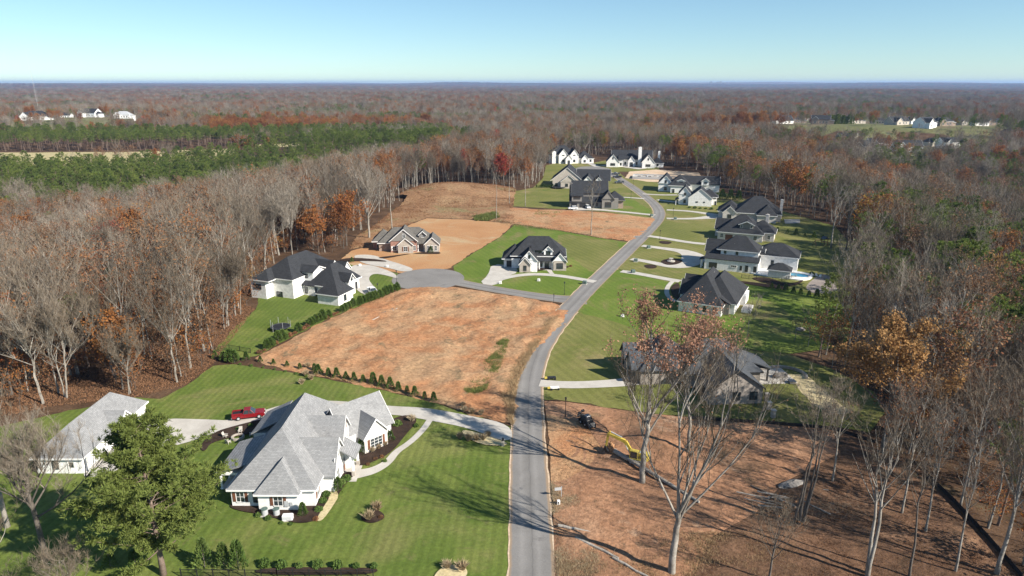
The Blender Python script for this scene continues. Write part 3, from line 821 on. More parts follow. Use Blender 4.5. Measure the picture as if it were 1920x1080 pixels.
    def shed(self, x0, x1, y0, y1, za, zb, axis='y', over=0.3, mat=None):
        """sloping slab: height za at the low-coordinate edge, zb at the high one"""
        X0, X1, Y0, Y1 = x0 - over, x1 + over, y0 - over, y1 + over
        zz = (lambda x, y: za + (zb - za) * ((y - y0) / (y1 - y0))) if axis == 'y' else (lambda x, y: za + (zb - za) * ((x - x0) / (x1 - x0)))
        P = [(X0, Y0), (X1, Y0), (X1, Y1), (X0, Y1)]
        self.r.add([(x, y, zz(x, y) - .04) for x, y in P] + [(x, y, zz(x, y) + .16) for x, y in P],
                   [(0, 3, 2, 1), (4, 5, 6, 7), (0, 1, 5, 4), (1, 2, 6, 5), (2, 3, 7, 6), (3, 0, 4, 7)], self.ri(mat))
    def orient(self, o, x, y, z, face):
        o.parent = self.o
        o.location = (x, y, z)
        o.rotation_euler = (0, 0, R(face))
    def window(self, x, y, z, w=1.0, h=1.5, face=0, frame=None, cols=2, rows=2, shutters=None):
        """window in a wall whose outside faces: 0 = -y, 90 = +x, 180 = +y, 270 = -x; x, y is on the wall, z its sill"""
        frame = frame or self.tm
        key = ('w', w, h, frame, cols, rows)
        if key not in self.cache:
            m, p = MB(), MB()
            t = 0.09
            m.box(-w / 2 - t, -w / 2, -0.07, 0.02, -t, h + t); m.box(w / 2, w / 2 + t, -0.07, 0.02, -t, h + t)
            m.box(-w / 2, w / 2, -0.072, 0.02, h, h + t + .03); m.box(-w / 2 - .04, w / 2 + .04, -0.11, 0.02, -t - .03, 0)
            for i in range(1, cols): m.box(-w / 2 + w * i / cols - .03, -w / 2 + w * i / cols + .03, -0.05, 0.0, 0, h)
            for i in range(1, rows): m.box(-w / 2, w / 2, -0.045, 0.0, h * i / rows - .025, h * i / rows + .025)
            p.box(-w / 2, w / 2, -0.022, -0.002, 0, h)
            self.cache[key] = (m.mesh('window', M[frame]), p.mesh('pane', M['glass']))
        a, b = self.cache[key]
        o = put('window', a)
        self.orient(o, x, y, z, face)
        put('pane', b, o)
        if shutters:
            k2 = ('s', h, shutters)
            if k2 not in self.cache:
                s = MB()
                s.box(-.22, .22, -0.06, 0.0, 0, h)
                for i in range(7): s.box(-.17, .17, -0.075, -.06, .08 + i * (h - .16) / 7, .08 + (i + .6) * (h - .16) / 7)
                self.cache[k2] = s.mesh('shutter', M[shutters])
            a_ = R(face)
            for sgn in (-1, 1):
                d = sgn * (w / 2 + .34)
                q = put('shutter', self.cache[k2])
                self.orient(q, x + d * math.cos(a_), y + d * math.sin(a_), z, face)
    def door(self, x, y, w=1.0, h=2.2, face=0, mat='wood_brown', name='door', z=0.0):
        m = MB()
        m.box(-w / 2, w / 2, -0.06, 0.02, 0, h, 0)
        m.box(-w / 2 - .1, -w / 2, -0.09, 0.02, 0, h + .1, 1); m.box(w / 2, w / 2 + .1, -0.09, 0.02, 0, h + .1, 1); m.box(-w / 2, w / 2, -0.092, 0.02, h, h + .1, 1)
        if name == 'garage_door':
            for i in range(4): m.box(-w / 2 + .06, w / 2 - .06, -0.08, -.055, .06 + i * h / 4, (i + 1) * h / 4 - .06, 0)
        else:
            m.box(-w / 2 + .15, w / 2 - .15, -0.075, -.055, h * .5, h - .15, 2)
            m.box(-w / 2 + .15, w / 2 - .15, -0.075, -.055, .15, h * .42, 0)
        o = m.build(name, [M[mat], M[self.tm], M['glass']])
        self.orient(o, x, y, z, face)
    def chimney(self, x, y, z0, z1, w=1.0, d=0.8, mat=None):
        m = MB()
        m.box(x - w / 2, x + w / 2, y - d / 2, y + d / 2, z0, z1)
        m.box(x - w / 2 - .08, x + w / 2 + .08, y - d / 2 - .08, y + d / 2 + .08, z1, z1 + .15)
        m.box(x - w / 4, x + w / 4, y - d / 4, y + d / 4, z1 + .15, z1 + .4)
        m.build('chimney', M[mat or self.wm[0]], self.o)
    def column(self, x, y, z1, r=0.16, z0=0.0, mat=None, base_mat=None):
        m = MB()
        m.box(x - r, x + r, y - r, y + r, z0, z1, 0)
        m.box(x - r - .08, x + r + .08, y - r - .08, y + r + .08, z0, z0 + (1.0 if base_mat else .2), 1)
        m.box(x - r - .06, x + r + .06, y - r - .06, y + r + .06, z1 - .15, z1 + .02, 0)
        m.build('column', [M[mat or self.tm], M[base_mat or mat or self.tm]], self.o)
    def vent(self, x, y, z, r=0.06, h=0.5):
        m = MB()
        m.tube([(x, y, z - .3), (x, y, z + h)], r, 6)
        m.build('vent_pipe', M['metal'], self.o)
    def slab(self, x0, x1, y0, y1, z=0.16, mat='concrete', name='porch_floor'):
        m = MB()
        m.box(x0, x1, y0, y1, -0.2, z)
        m.build(name, M[mat], self.o)
    def done(self):
        if self.w.f: self.w.build('wall', [M[k] for k in self.wm], self.o)
        if self.r.f: self.r.build('roof', [M[k] for k in self.rm], self.o)
        if self.t.f: self.t.build('fascia', M[self.tm], self.o)
        return self.o

def in_frame(at, yaw):
    """world position -> house frame"""
    ca, sa = math.cos(R(yaw)), math.sin(R(yaw))
    def f(p):
        dx, dy = p[0] - at[0], p[1] - at[1]
        return (dx * ca + dy * sa, -dx * sa + dy * ca)
    return f

# ---- 1: the big grey-roofed brick house beside the road
h = House('brick_house', 'large white brick house with pale grey shingle roof beside the striped lawn', (-35.1, 87.4), 0, 'white_brick', 'shingle_grey')
h.block(-6.2, 6.1, 0, 24.6, 3.3)
h.hip(-6.2, 6.1, 0, 24.6, 3.3, 1.0)
h.block(-1.9, 3.9, -1.0, 4, 3.15); h.hip(-1.9, 3.9, -1.0, 6.5, 3.15, 1.12)
h.block(3, 8.0, 3.6, 10.6, 3.2); h.gable(-1.0, 8.0, 3.6, 10.6, 3.2, 1.2, 'x', wall='white_trim', ends=(0, 1))
h.block(2, 7.7, 10.8, 15.4, 5.4); h.gable(-1.0, 7.7, 10.8, 15.4, 5.4, 1.15, 'x', wall='white_trim', ends=(0, 1))
h.block(5, 8.8, 10.3, 19, 3.3)
h.shed(7.9, 10.2, 8.0, 11.6, 4.9, 3.5, 'x')
h.slab(7.5, 10.6, 6.6, 12.5)
for yy in (8.2, 11.4): h.column(9.9, yy, 3.5, 0.17, base_mat='stone')
h.door(8.0, 9.7, 1.5, 2.3, 90)
wx = in_frame((-35.1, 87.4), 0)
wc = wx((-26.15, 108.85))                                  # the wing set at 45 degrees
h.w.add([h.xf(wc, 45)(x, y, z) for z in (-.3, 3.2) for x, y in ((-6, -3.8), (3, -3.8), (3, 3.8), (-6, 3.8))], [(0, 3, 2, 1), (4, 5, 6, 7), (0, 1, 5, 4), (1, 2, 6, 5), (2, 3, 7, 6), (3, 0, 4, 7)])
h.gable(-3.8, 3.8, -6.0, 3.0, 3.2, 1.1, 'y', c=wc, ang=-45, over=0.45)
h.w.add([h.xf(wc, 45)(x, y, z) for z in (-.3, 3.2) for x, y in ((-3.7, -5.7), (0.9, -5.7), (0.9, -3), (-3.7, -3))], [(0, 3, 2, 1), (4, 5, 6, 7), (0, 1, 5, 4), (1, 2, 6, 5), (2, 3, 7, 6), (3, 0, 4, 7)], h.wi('pale_brick'))
h.gable(-3.7, 0.9, -5.7, -0.5, 3.2, 1.15, 'y', c=wc, ang=45, over=0.35, wall='pale_brick', ends=(1, 0))
f45 = h.xf(wc, 45)
p_ = f45(-1.4, -5.7, 0)
h.window(p_[0], p_[1], 0.7, 2.3, 1.7, 45, cols=3, rows=3, shutters='wood_brown')
p_ = f45(-1.4, -5.7, 0); m_ = MB(); m_.wheel(0, -.03, 0, .28, .08, 16); q_ = m_.build('gable_vent', M['white_trim']); h.orient(q_, p_[0], p_[1], 4.2, 45)
h.window(-4.9, 0, 0.9, 1.1, 1.6, 0, shutters='wood_brown'); h.window(-2.7, 0, 0.9, .5, 1.6, 0, cols=1, frame='dark_trim')
h.window(1.0, -1.0, 0.9, 1.25, 1.6, 0, shutters='wood_brown')
h.window(6.1, 1.6, 0.9, 1.0, 1.6, 90, shutters='wood_brown')
h.window(8.0, 6.2, 0.8, 1.3, 1.8, 90); h.window(8.0, 5.0, 4.2, .6, .8, 90, cols=1); h.window(8.0, 7.1, 4.2, 0.9, 1.2, 90)
h.window(7.7, 13.1, 5.6, 1.0, 1.3, 90, shutters='wood_brown'); h.window(7.7, 14.3, 3.6, .8, 1.2, 90)
h.block(-9.8, -6.2, 4.5, 13.5, 2.9, 2.5, mat='white_trim')          # screened porch
h.shed(-9.8, -5.2, 4.5, 13.5, 3.0, 4.4, 'x')
for yy in (4.7, 7.6, 10.5, 13.3): h.column(-9.6, yy, 2.6, 0.13)
h.slab(-9.8, -6.2, 4.5, 13.5)
h.block(-8.8, -6.0, 16.5, 24.0, 3.1); h.shed(-8.8, -4.6, 16.5, 24.0, 3.2, 5.2, 'x')
for (x, y, z) in ((-3.6, 3.2, 5.4), (-3.0, 3.25, 5.9)):
    m_ = MB(); m_.cham(x - .22, x + .22, y - .2, y + .25, z - .3, z + .22, .08); m_.build('roof_vent', M['black'], h.o)
h.vent(-2.0, 6.3, 7.0)
m_ = MB(); m_.box(1.9, 2.5, -1.16, -1.02, .8, 1.7); m_.box(2.7, 3.1, -1.14, -1.02, .9, 1.5); m_.build('meter_box', M['metal'], h.o)
h.done()

# ---- 2: detached garage in the same white brick
h = House('detached_garage', 'detached white brick garage with hipped pale grey roof behind the tall pine', (-72.4, 96.4), 0, 'white_brick', 'shingle_grey', cat='garage')
h.block(-3.7, 3.8, 0, 19.6, 3.1); h.hip(-3.7, 3.8, 0, 19.6, 3.1, 0.92)
h.block(1, 4.9, 8.4, 13.6, 3.1); h.gable(-1, 4.9, 8.4, 13.6, 3.1, 0.92, 'x', wall='white_trim', ends=(0, 1))
h.door(2.0, 0, 1.0, 2.2, 0, 'white_trim'); h.window(-0.6, 0, .9, .9, 1.3, 0, 'dark_trim', 1)
h.door(4.9, 11.0, 3.0, 2.4, 90, 'white_trim', 'garage_door'); h.door(3.8, 4.4, 3.0, 2.4, 90, 'white_trim', 'garage_door'); h.door(3.8, 17, 2.6, 2.4, 90, 'white_trim', 'garage_door')
h.slab(3.9, 6.5, 0.2, 8.0, 0.14)
h.column(4.6, 0.3, 3.0, .15)
h.done()

# ---- 3: white farmhouse with dark roofs by the round end of the side street
Y2 = -21
at = (-48.7, 182.3)
h = House('white_farmhouse', 'white painted house with black roofs and hipped garage wing below the left woods', at, Y2, 'white_brick', 'shingle_dark')
h.block(-6.9, 0, 0, 7.2, 3.2); h.hip(-6.9, 0, 0, 7.2, 3.2, 1.05)
h.block(-13.6, -4.6, 6, 17.5, 3.6); h.hip(-14, -4.6, 5.6, 18, 3.6, 1.05)
h.block(-28, -16, 1, 22, 5.8); h.hip(-28, -16, 1, 22, 5.8, .8, .3)
h.block(-28.6, -23.2, -2.0, 5, 5.6); h.hip(-28.6, -22, -2.0, 7, 5.6, .7, .3)
h.block(-18.4, -13.0, 6.6, 12, 6.9, 0, 'white_siding'); h.gable(-20.4, -12.8, 6.4, 12, 6.9, .42, 'x', wall='white_siding', ends=(0, 1))
h.block(-16.5, -12, 5.4, 8, 3.2); h.shed(-16.6, -11.8, 5.0, 7.4, 3.3, 4.4, 'y')
h.gable(-21, -12.2, 13.5, 18.5, 5.2, 1.2, 'x', wall='white_siding', ends=(0, 1)); h.block(-18, -12.2, 13.5, 18.5, 5.2)
h.gable(-21, -11.0, 19.0, 22.6, 4.6, 1.2, 'x', wall='white_siding', ends=(0, 1)); h.block(-18, -11.0, 19.0, 22.6, 4.6)
h.gable(-8, -2.6, 9.2, 12.4, 4.6, 1.15, 'x', wall='white_siding', ends=(0, 1)); h.block(-6, -2.6, 9.2, 12.4, 4.6)
h.window(0, 3.3, .8, 1.1, 1.6, 90, 'dark_trim', 1, 1)
h.window(-26.2, -2.0, 2.9, 2.7, 1.3, 0, 'dark_trim', 2, 1); h.window(-21.0, 1, 0.2, 2.0, 1.4, 0, 'dark_trim', 2, 1)
h.window(-15.8, 6.6, 5.0, 1.7, 1.1, 0, 'dark_trim', 2, 1); h.window(-14.9, 5.4, .7, .9, 1.8, 0, 'dark_trim', 1)
h.door(-12.0, 6.0, 1.0, 2.3, 0, 'dark_trim'); h.window(-8.6, 6.0, .9, 2.0, 1.7, 0, 'dark_trim', 2, 1)
h.window(-12.2, 16, 1.0, 1.2, 1.8, 90, 'dark_trim'); h.window(-12.2, 16, 5.2, 1, 1.3, 90, 'dark_trim'); h.window(-11.0, 20.8, 1.0, 1, 1.7, 90, 'dark_trim'); h.window(-2.6, 10.8, 4.4, .9, 1.1, 90, 'dark_trim', 1)
h.door(-4.6, 15, 3.0, 2.4, 90, 'dark_trim', 'garage_door')
for (x, y, z) in ((-24.5, 3.6, 6.9), (-20.2, 4.2, 7.8)): h.vent(x, y, z)
h.done()

# ---- 4: brick house on bare soil
at = G(776, 473); Y4 = 4
h = House('brown_brick_house', 'brown brick house with grey-brown gabled roof on a bare soil yard', at, Y4, 'tan_brick', 'shingle_brown', 'white_trim')
h.block(-13, 7, 2.5, 13, 3.3); h.hip(-13, 7, 2.5, 13, 3.3, 0.85)
h.block(-8, 1, 1, 8, 3.3, mat='red_brick'); h.gable(-8.6, 1.4, -0.2, 9, 4.4, 0.85, 'y', wall='grey_siding', ends=(1, 0)); h.block(-8.4, 1.2, 0, 5, 4.4, mat='red_brick')
h.block(-5.6, -0.2, -1.5, 3, 3.3, mat='stone'); h.gable(-5.6, -.2, -1.5, 6, 3.3, 0.85, 'y', wall='stone', ends=(1, 0))
h.block(4.2, 9.4, -1.0, 8, 3.3, mat='stone'); h.gable(4.2, 9.4, -1.0, 9, 3.3, 0.9, 'y', wall='stone', ends=(1, 0))
h.shed(1.2, 4.2, 0.6, 3.5, 3.2, 4.6, 'y'); h.column(1.6, .8, 3.2); h.column(3.8, .8, 3.2); h.slab(1, 4.3, .4, 3)
h.block(1.9, 4.5, 3.4, 6, 6.2, 4, 'grey_siding'); h.gable(1.9, 4.5, 3.2, 8, 6.0, .9, 'y', wall='grey_siding', ends=(1, 0))
h.block(-15.5, -9, 6, 13.5, 3.3, mat='red_brick'); h.hip(-15.5, -8.5, 5.5, 14, 3.3, .95)
h.window(-7.0, 0, .8, 1.3, 1.6, 0, cols=2, shutters='white_trim'); h.window(-2.9, -1.5, .8, 1.3, 1.7, 0, shutters='wood_brown'); h.window(.3, 0, .8, .9, 1.7, 0)
h.window(-3.4, -.2, 5.6, 1.0, 1.3, 0); h.window(3.2, 3.4, 4.9, .9, 1.1, 0)
for x in (5.4, 6.8, 8.2): h.window(x, -1.0, .8, .75, 1.8, 0, shutters=None)
h.door(2.7, 3.0, 1.2, 2.2, 0); h.door(-12.3, 6.0, 3.6, 2.3, 0, 'dark_trim', 'garage_door')
h.done()

# ---- 5: white house with dark roof and curved drive
at = G(1006, 508); Y5 = -3
h = House('white_gabled_house', 'white brick house with black roof inside the curved concrete driveway', at, Y5, 'white_brick', 'shingle_dark', 'white_trim')
h.block(-8.5, 9.5, 3, 14, 3.4); h.hip(-8.5, 9.5, 3, 14, 4.6, .95)
h.block(-11.2, -4, 4.5, 13, 3.2); h.hip(-11.4, -4, 4, 13.5, 3.3, .95)
h.block(-5.4, 0, -1.6, 5, 3.3); h.gable(-5.2, 0.2, -1.4, 8, 4.0, 1.15, 'y', wall='white_siding', ends=(1, 0)); h.block(-5.2, 0.2, -1.3, 4, 4.0)
h.block(-5.6, -2.0, -2.4, 2, 3.0, mat='stone'); h.gable(-5.6, -2.0, -2.4, 3, 3.0, 1.15, 'y', wall='stone', ends=(1, 0))
h.block(5.6, 9.9, 0.6, 6, 3.3, mat='stone'); h.gable(5.6, 9.9, .6, 8, 3.4, 1.15, 'y', wall='white_siding', ends=(1, 0))
h.shed(0.4, 5.6, 1.2, 4.5, 3.2, 4.8, 'y'); h.column(.9, 1.4, 3.2); h.column(5.2, 1.4, 3.2); h.slab(.3, 5.6, .8, 3.2)
h.block(2.4, 5.2, 3.0, 6, 6.6, 4, 'white_siding'); h.gable(2.4, 5.2, 2.8, 8, 6.4, 1.0, 'y', wall='white_siding', ends=(1, 0)); h.block(-1.5, 2.2, 3.6, 6, 6.3, 4)
h.shed(-1.7, 2.4, 3.4, 8, 6.4, 8.2, 'y')
h.window(-3.8, -2.4, .8, .9, 1.5, 0, 'dark_trim'); h.window(-1.0, -1.3, .9, .7, 1.5, 0, 'dark_trim', 1); h.window(-2.4, -1.4, 4.7, .6, .9, 0, 'dark_trim', 1)
h.window(7.7, .6, .8, 2.0, 1.7, 0, 'dark_trim', 3); h.window(3.8, 3.0, 4.8, 1.3, 1.2, 0, 'dark_trim'); h.window(.4, 3.6, 4.9, 2.2, 1.1, 0, 'dark_trim', 3, 1)
h.window(1.4, 3.0, .8, .9, 1.6, 0, 'dark_trim'); h.door(3.4, 3.0, 1.6, 2.3, 0, 'dark_trim'); h.door(-8.6, 4.5, 3.4, 2.3, 0, 'dark_trim', 'garage_door')
h.window(9.5, 8, .8, 1.0, 1.6, 90, 'dark_trim')
h.done()

# ---- 6: white brick ranch right of the junction (near right)
at = (45.7, 178.0); Y6 = -27
h = House('white_ranch_house', 'white brick house with charcoal pyramid roof on the bright green corner lawn', at, Y6, 'white_brick', 'shingle_dark', 'white_trim')
h.block(0, 11.4, 0, 20, 3.2); h.hip(0, 11.4, 0, 20.5, 3.2, 1.12)
h.block(11, 14.2, 3.6, 20, 3.2); h.hip(3, 14.4, 3.6, 22, 3.2, .95)
h.block(11.4, 13.0, 2.4, 8, 3.1, mat='grey_siding'); h.shed(9.2, 13.0, 2.4, 9.5, 5.2, 3.2, 'x')
h.block(14.2, 15.6, 13, 19, 3.0)
h.gable(-1.4, 8, 7.6, 12.6, 3.2, 1.3, 'x', ends=(1, 0), wall='white_brick'); h.block(-1.4, 4, 7.6, 12.6, 3.2)
h.gable(-1.8, 8, 13.6, 18.6, 3.2, 1.3, 'x', ends=(1, 0), wall='white_brick'); h.block(-1.8, 4, 13.6, 18.6, 3.2)
for x, w in ((4.6, .95), (7.0, .85), (9.7, .85)): h.window(x, 0, .9, w, 1.5, 0, 'dark_trim', 1, 2)
h.window(11.4, 1.3, .9, .8, 1.5, 90, 'dark_trim', 1); h.window(-1.4, 10.1, .8, 1.4, 1.7, 270, 'dark_trim'); h.window(-1.8, 16.1, .8, 1.4, 1.7, 270, 'dark_trim'); h.door(0, 6.2, 1.2, 2.2, 270, 'dark_trim')
for (x, y, z) in ((5.4, 3.5, 6.9), (8.4, 8, 7.0), (6.6, 12, 8.8)): h.vent(x, y, z)
m_ = MB(); m_.box(2.3, 2.8, 1.6, 2.1, 4.4, 5.3); m_.build('roof_vent', M['black'], h.o)
m_ = MB(); m_.box(15.6, 18.0, 6.5, 12, -.1, .9); m_.box(15.8, 17.8, 6.7, 11.8, .9, .96, 1); m_.build('terrace', [M['white_brick'], M['concrete']], h.o)
h.done()

# ---- 7: white house with pool
at = (72.6, 219.0); Y7 = -25
h = House('white_pool_house', 'long white house with dark roofs next to the swimming pool', at, Y7, 'white_brick', 'shingle_dark', 'white_trim')
h.block(-8.6, 8.5, 0, 12, 3.7); h.shed(-8.6, 8.5, 0, 4.2, 3.8, 5.2, 'y', .22)
h.block(-4, 8.0, 3.0, 12, 6.7); h.hip(-5, 8.0, 3.0, 13, 6.7, .8, .3)
h.gable(-9.2, -2, 5, 10, 5.6, 1.2, 'x', ends=(1, 0), wall='white_siding'); h.block(-9.2, -4, 5, 10, 5.6)
h.gable(-9.6, -2, 10.6, 15.2, 5.0, 1.2, 'x', ends=(1, 0), wall='white_siding'); h.block(-9.6, -4, 10.6, 15.2, 5.0)
h.block(8, 20, 8, 18, 5.0); h.hip(6, 20, 8, 18.5, 5.0, .6)
h.gable(4, 9.4, 6.0, 9.5, 6.2, .4, 'x', ends=(0, 1), wall='white_siding')
h.window(-5.8, 0, .8, 2.5, 1.6, 0, 'dark_trim', 3); h.window(0.9, 0, 1.6, 1.8, .6, 0, 'white_trim', 3, 1); h.window(3.2, 0, .9, .6, 1.3, 0, 'dark_trim', 1); h.window(5.0, 0, .6, .8, 1.9, 0, 'dark_trim', 1); h.window(7.6, 0, .6, .8, 1.9, 0, 'dark_trim', 1)
h.window(-2.6, 3.0, 5.3, .65, .9, 0, 'dark_trim', 1); h.window(1.2, 3.0, 5.3, .65, .9, 0, 'dark_trim', 1); h.window(12.2, 8, 1.0, .8, 2.2, 0, 'dark_trim', 1)
h.window(-9.2, 7.5, .8, 1.4, 1.8, 270, 'dark_trim'); h.door(-9.6, 13, 1.2, 2.3, 270, 'dark_trim')
h.column(-9.9, 3.6, 2.9); h.column(-9.9, 1.2, 2.9); h.shed(-10.2, -8.4, .8, 4.2, 3.0, 3.5, 'x')
for (x, y, z) in ((3, 4.5, 7.4), (0, 5, 8)): h.vent(x, y, z)
h.done()
at = (90.2, 208.6)
h = House('pool_cabana', 'small white pool cabana with dark hipped roof beside the pool', (82.5, 212.0), Y7, 'white_brick', 'shingle_dark', 'white_trim', cat='shed')
h.block(0, 6.6, 0, 5.0, 2.8); h.hip(0, 6.6, 0, 5.0, 2.8, .65); h.door(6.6, 2.6, 2.6, 2.2, 90, 'dark_trim')
h.done()

# ---- 8: brick house with twin dormers, uphill of the pool house
at = (82.5, 268.5); Y8 = -24
h = House('dormer_house', 'pale brick house with dark roof and twin dormer window above garage doors', at, Y8, 'pale_brick', 'shingle_dark', 'white_trim')
h.block(0, 17, 0, 14, 3.3); h.hip(0, 17, 0, 15, 3.3, .8)
h.block(15, 21, 3, 12, 3.6); h.hip(11, 21.2, 3, 12.6, 3.6, .8)
h.block(8.0, 13.2, 1.6, 6, 6.5, 4, 'grey_siding'); h.gable(7.8, 13.4, 1.5, 8, 6.4, .45, 'y', wall='grey_siding', ends=(1, 0))
h.gable(-1.8, 6, 6, 12, 3.3, 1.2, 'x', ends=(1, 0), wall='pale_brick'); h.block(-1.8, 3, 6, 12, 3.3)
h.window(8.7, 1.6, 5.1, .7, 1.0, 0, 'white_trim', 1); h.window(12.4, 1.6, 5.1, .7, 1.0, 0, 'white_trim', 1)
h.door(8.2, 0, 2.9, 2.3, 0, 'wood_brown', 'garage_door'); h.door(4.4, 0, 2.9, 2.3, 0, 'wood_brown', 'garage_door'); h.window(14.3, 0, .9, 1.2, 1.5, 0); h.window(19.2, 3, .9, .9, 1.5, 0); h.window(-1.8, 9, .8, 1.3, 1.6, 270)
h.window(1.6, 0, .9, 1, 1.5, 0)
h.chimney(17.5, 9.5, 4, 9.5, 1.3, .9)
h.done()

# ---- 9: brick house behind it
at = G(1350, 411); Y9 = -18
h = House('dark_roofed_house', 'tan brick house with broad dark hipped roof nearest the right woods', at, Y9, 'pale_brick', 'shingle_dark', 'white_trim')
h.block(-1, 8, 4, 16, 3.3); h.hip(-1, 9, 4, 16, 3.3, .8)
h.block(6, 26, 1, 16, 3.6); h.hip(6, 26, 0.5, 17, 3.6, .78)
h.block(1, 7, 0, 5, 3.3); h.gable(1, 7, 0, 9, 3.3, .9, 'y', wall='pale_brick', ends=(1, 0))
h.block(16, 24, -3, 3, 3.5); h.hip(16, 24, -3, 8, 3.5, .9)
h.window(4, 0, .9, 1.6, 1.5, 0, 'dark_trim'); h.window(11, 1, .9, 1.2, 1.5, 0, 'dark_trim'); h.window(20, -3, .9, 1.2, 1.5, 0, 'dark_trim'); h.window(24, 0, .9, 1.0, 1.5, 90, 'dark_trim'); h.window(-1, 8, .9, 1.4, 1.5, 270, 'dark_trim')
h.chimney(26.4, 10, 0, 8.6, 1.2, .9)
h.done()

# ---- 10, 11: the two houses further up on the right
at = G(1290, 386); Y10 = -15
h = House('white_gable_end_house', 'white house with plain gable end and dark roof beside small evergreens', at, Y10, 'white_brick', 'shingle_dark', 'white_trim')
h.block(-5, 1.2, 3, 14, 5.4); h.gable(-5, 1.2, 2.8, 14, 5.4, 1.2, 'y', wall='white_siding')
h.block(0, 11.5, 0, 13, 4.2); h.gable(0, 11.5, 0, 13, 4.2, .8, 'y', wall='white_brick', over=.3)
h.block(9, 14, 5, 12, 3.4); h.hip(6, 14.2, 5, 13, 4.4, .8)
h.shed(-6.4, -5, 1.0, 8, 2.6, 3.2, 'x'); h.column(-6.2, 1.2, 2.6); h.column(-6.2, 7.6, 2.6)
h.window(4.2, 0, 2.0, 1.0, .35, 0, 'dark_trim', 1, 1); h.window(7.8, 0, 2.0, .7, .35, 0, 'dark_trim', 1, 1); h.window(-1.9, 2.8, 1, 1.0, 1.6, 0, 'dark_trim'); h.window(-1.9, 2.8, 5.0, .9, 1.2, 0, 'dark_trim'); h.window(-5, 10, 1, 1.2, 1.6, 270, 'dark_trim'); h.door(13.4, 5, 1, 2.2, 0, 'dark_trim')
h.done()
at = G(1240, 361); Y11 = -14
h = House('skylight_house', 'white house with dark roof and square lit dormer window next to the building plot', at, Y11, 'white_brick', 'shingle_dark', 'white_trim')
h.block(-2, 6, 4, 20, 4.8); h.gable(-2, 6, 3.5, 20, 4.8, 1.1, 'y', wall='white_siding')
h.block(5, 15, 0, 12, 4.4); h.hip(4, 15.5, 0, 14, 4.4, .9)
h.block(12, 32, 8, 18, 4.4); h.gable(10, 32, 8, 18, 4.4, .8, 'x', wall='white_brick')
h.block(8.6, 12.4, 1.6, 6, 6.8, 4, 'white_siding'); h.gable(8.4, 12.6, 1.4, 8, 6.8, .4, 'y', wall='white_siding', ends=(1, 0))
h.block(22, 26, 6.5, 10, 6.4, 4, 'white_siding'); h.gable(21.8, 26.2, 6.3, 12, 6.4, .7, 'y', wall='white_siding', ends=(1, 0))
h.window(10.5, 1.6, 5.0, 2.0, 1.4, 0, 'white_trim', 2); h.window(24, 6.5, 4.8, 1.8, 1.2, 0, 'white_trim'); h.window(12, 0, .9, 1.4, 1.6, 0, 'dark_trim'); h.window(2, 3.5, 1, 1.4, 1.6, 0, 'dark_trim'); h.window(2, 3.5, 5.2, 1.0, 1.4, 0, 'dark_trim'); h.door(6.6, 0, 1.4, 2.3, 0, 'dark_trim')
h.done()

# ---- 12: dark grey two-storey house left of the upper road
at = G(1068, 391); Y12 = -4
h = House('charcoal_house', 'dark taupe two-storey house with charcoal roof and three garage bays', at, Y12, 'grey_siding', 'shingle_dark', 'grey_siding')
h.block(0, 19, 2, 14, 3.4); h.shed(0, 19, 1.6, 6, 3.3, 5.8, 'y')
h.block(2, 18, 5, 15, 7.4); h.gable(1, 19, 4.6, 15.4, 7.4, .95, 'x', wall='grey_siding')
h.block(16, 24, 0, 12, 5.2); h.gable(16, 22, -.4, 10, 5.0, 1.25, 'y', wall='grey_siding', ends=(1, 0)); h.hip(18, 27, 1, 11, 4.4, .8); h.block(19, 26.6, 1.5, 10, 4.4, mat='tan_brick')
h.block(1.0, 6.0, 1.2, 5, 6.4, 3.4); h.shed(.6, 6.4, 1.0, 6, 6.2, 7.6, 'y')
h.window(3.5, 1.2, 4.6, 3.2, 1.3, 0, 'dark_trim', 3, 1)
for x in (2.2, 6.4, 10.6): h.door(x, 2.0, 3.0, 2.4, 0, 'dark_trim', 'garage_door')
h.window(19, 0, .9, 3.0, 2.4, 0, 'dark_trim', 3); h.window(23.5, 1.5, 1, 1.2, 1.6, 0, 'dark_trim'); h.window(13.6, 2, 1, 1, 1.6, 0, 'dark_trim')
h.chimney(.6, 9, 0, 11.4, 1.6, 1.2)
h.done()
# ---- 13: tan house with double gable behind it
at = G(1036, 352); Y13 = -8
h = House('tan_double_gable_house', 'tan house with nested front gables and black roof behind the trampoline', at, Y13, 'cream_brick', 'shingle_dark', 'white_trim')
h.block(0, 17, 0, 20, 4.4); h.gable(-1, 18, 0, 22, 4.4, .8, 'y', wall='cream_brick')
h.block(5, 14, -2, 6, 4.2); h.gable(5, 14.5, -2.2, 9, 4.0, .8, 'y', wall='cream_brick', ends=(1, 0))
h.block(14, 30, 6, 20, 4.0); h.gable(14, 34, 7, 21, 4.0, .8, 'x', wall='cream_brick')
h.block(17, 24, -6, 8, 3.8, mat='cream_brick'); h.gable(17, 25, -6, 12, 3.8, 1.0, 'y', wall='white_siding', ends=(1, 0)); h.block(24, 30, -2, 8, 3.6); h.gable(24, 30.5, -2, 12, 3.6, 1.0, 'y', wall='white_siding', ends=(1, 0))
h.window(8.5, -2, 1.2, 1.5, 1.6, 0, 'dark_trim'); h.window(2.4, 0, 1.2, 1.2, 1.6, 0, 'dark_trim'); h.window(27, -2, 1, 1.6, 1.6, 0, 'dark_trim'); h.window(20.6, -6, 1, 1.2, 1.4, 0, 'dark_trim')
h.done()
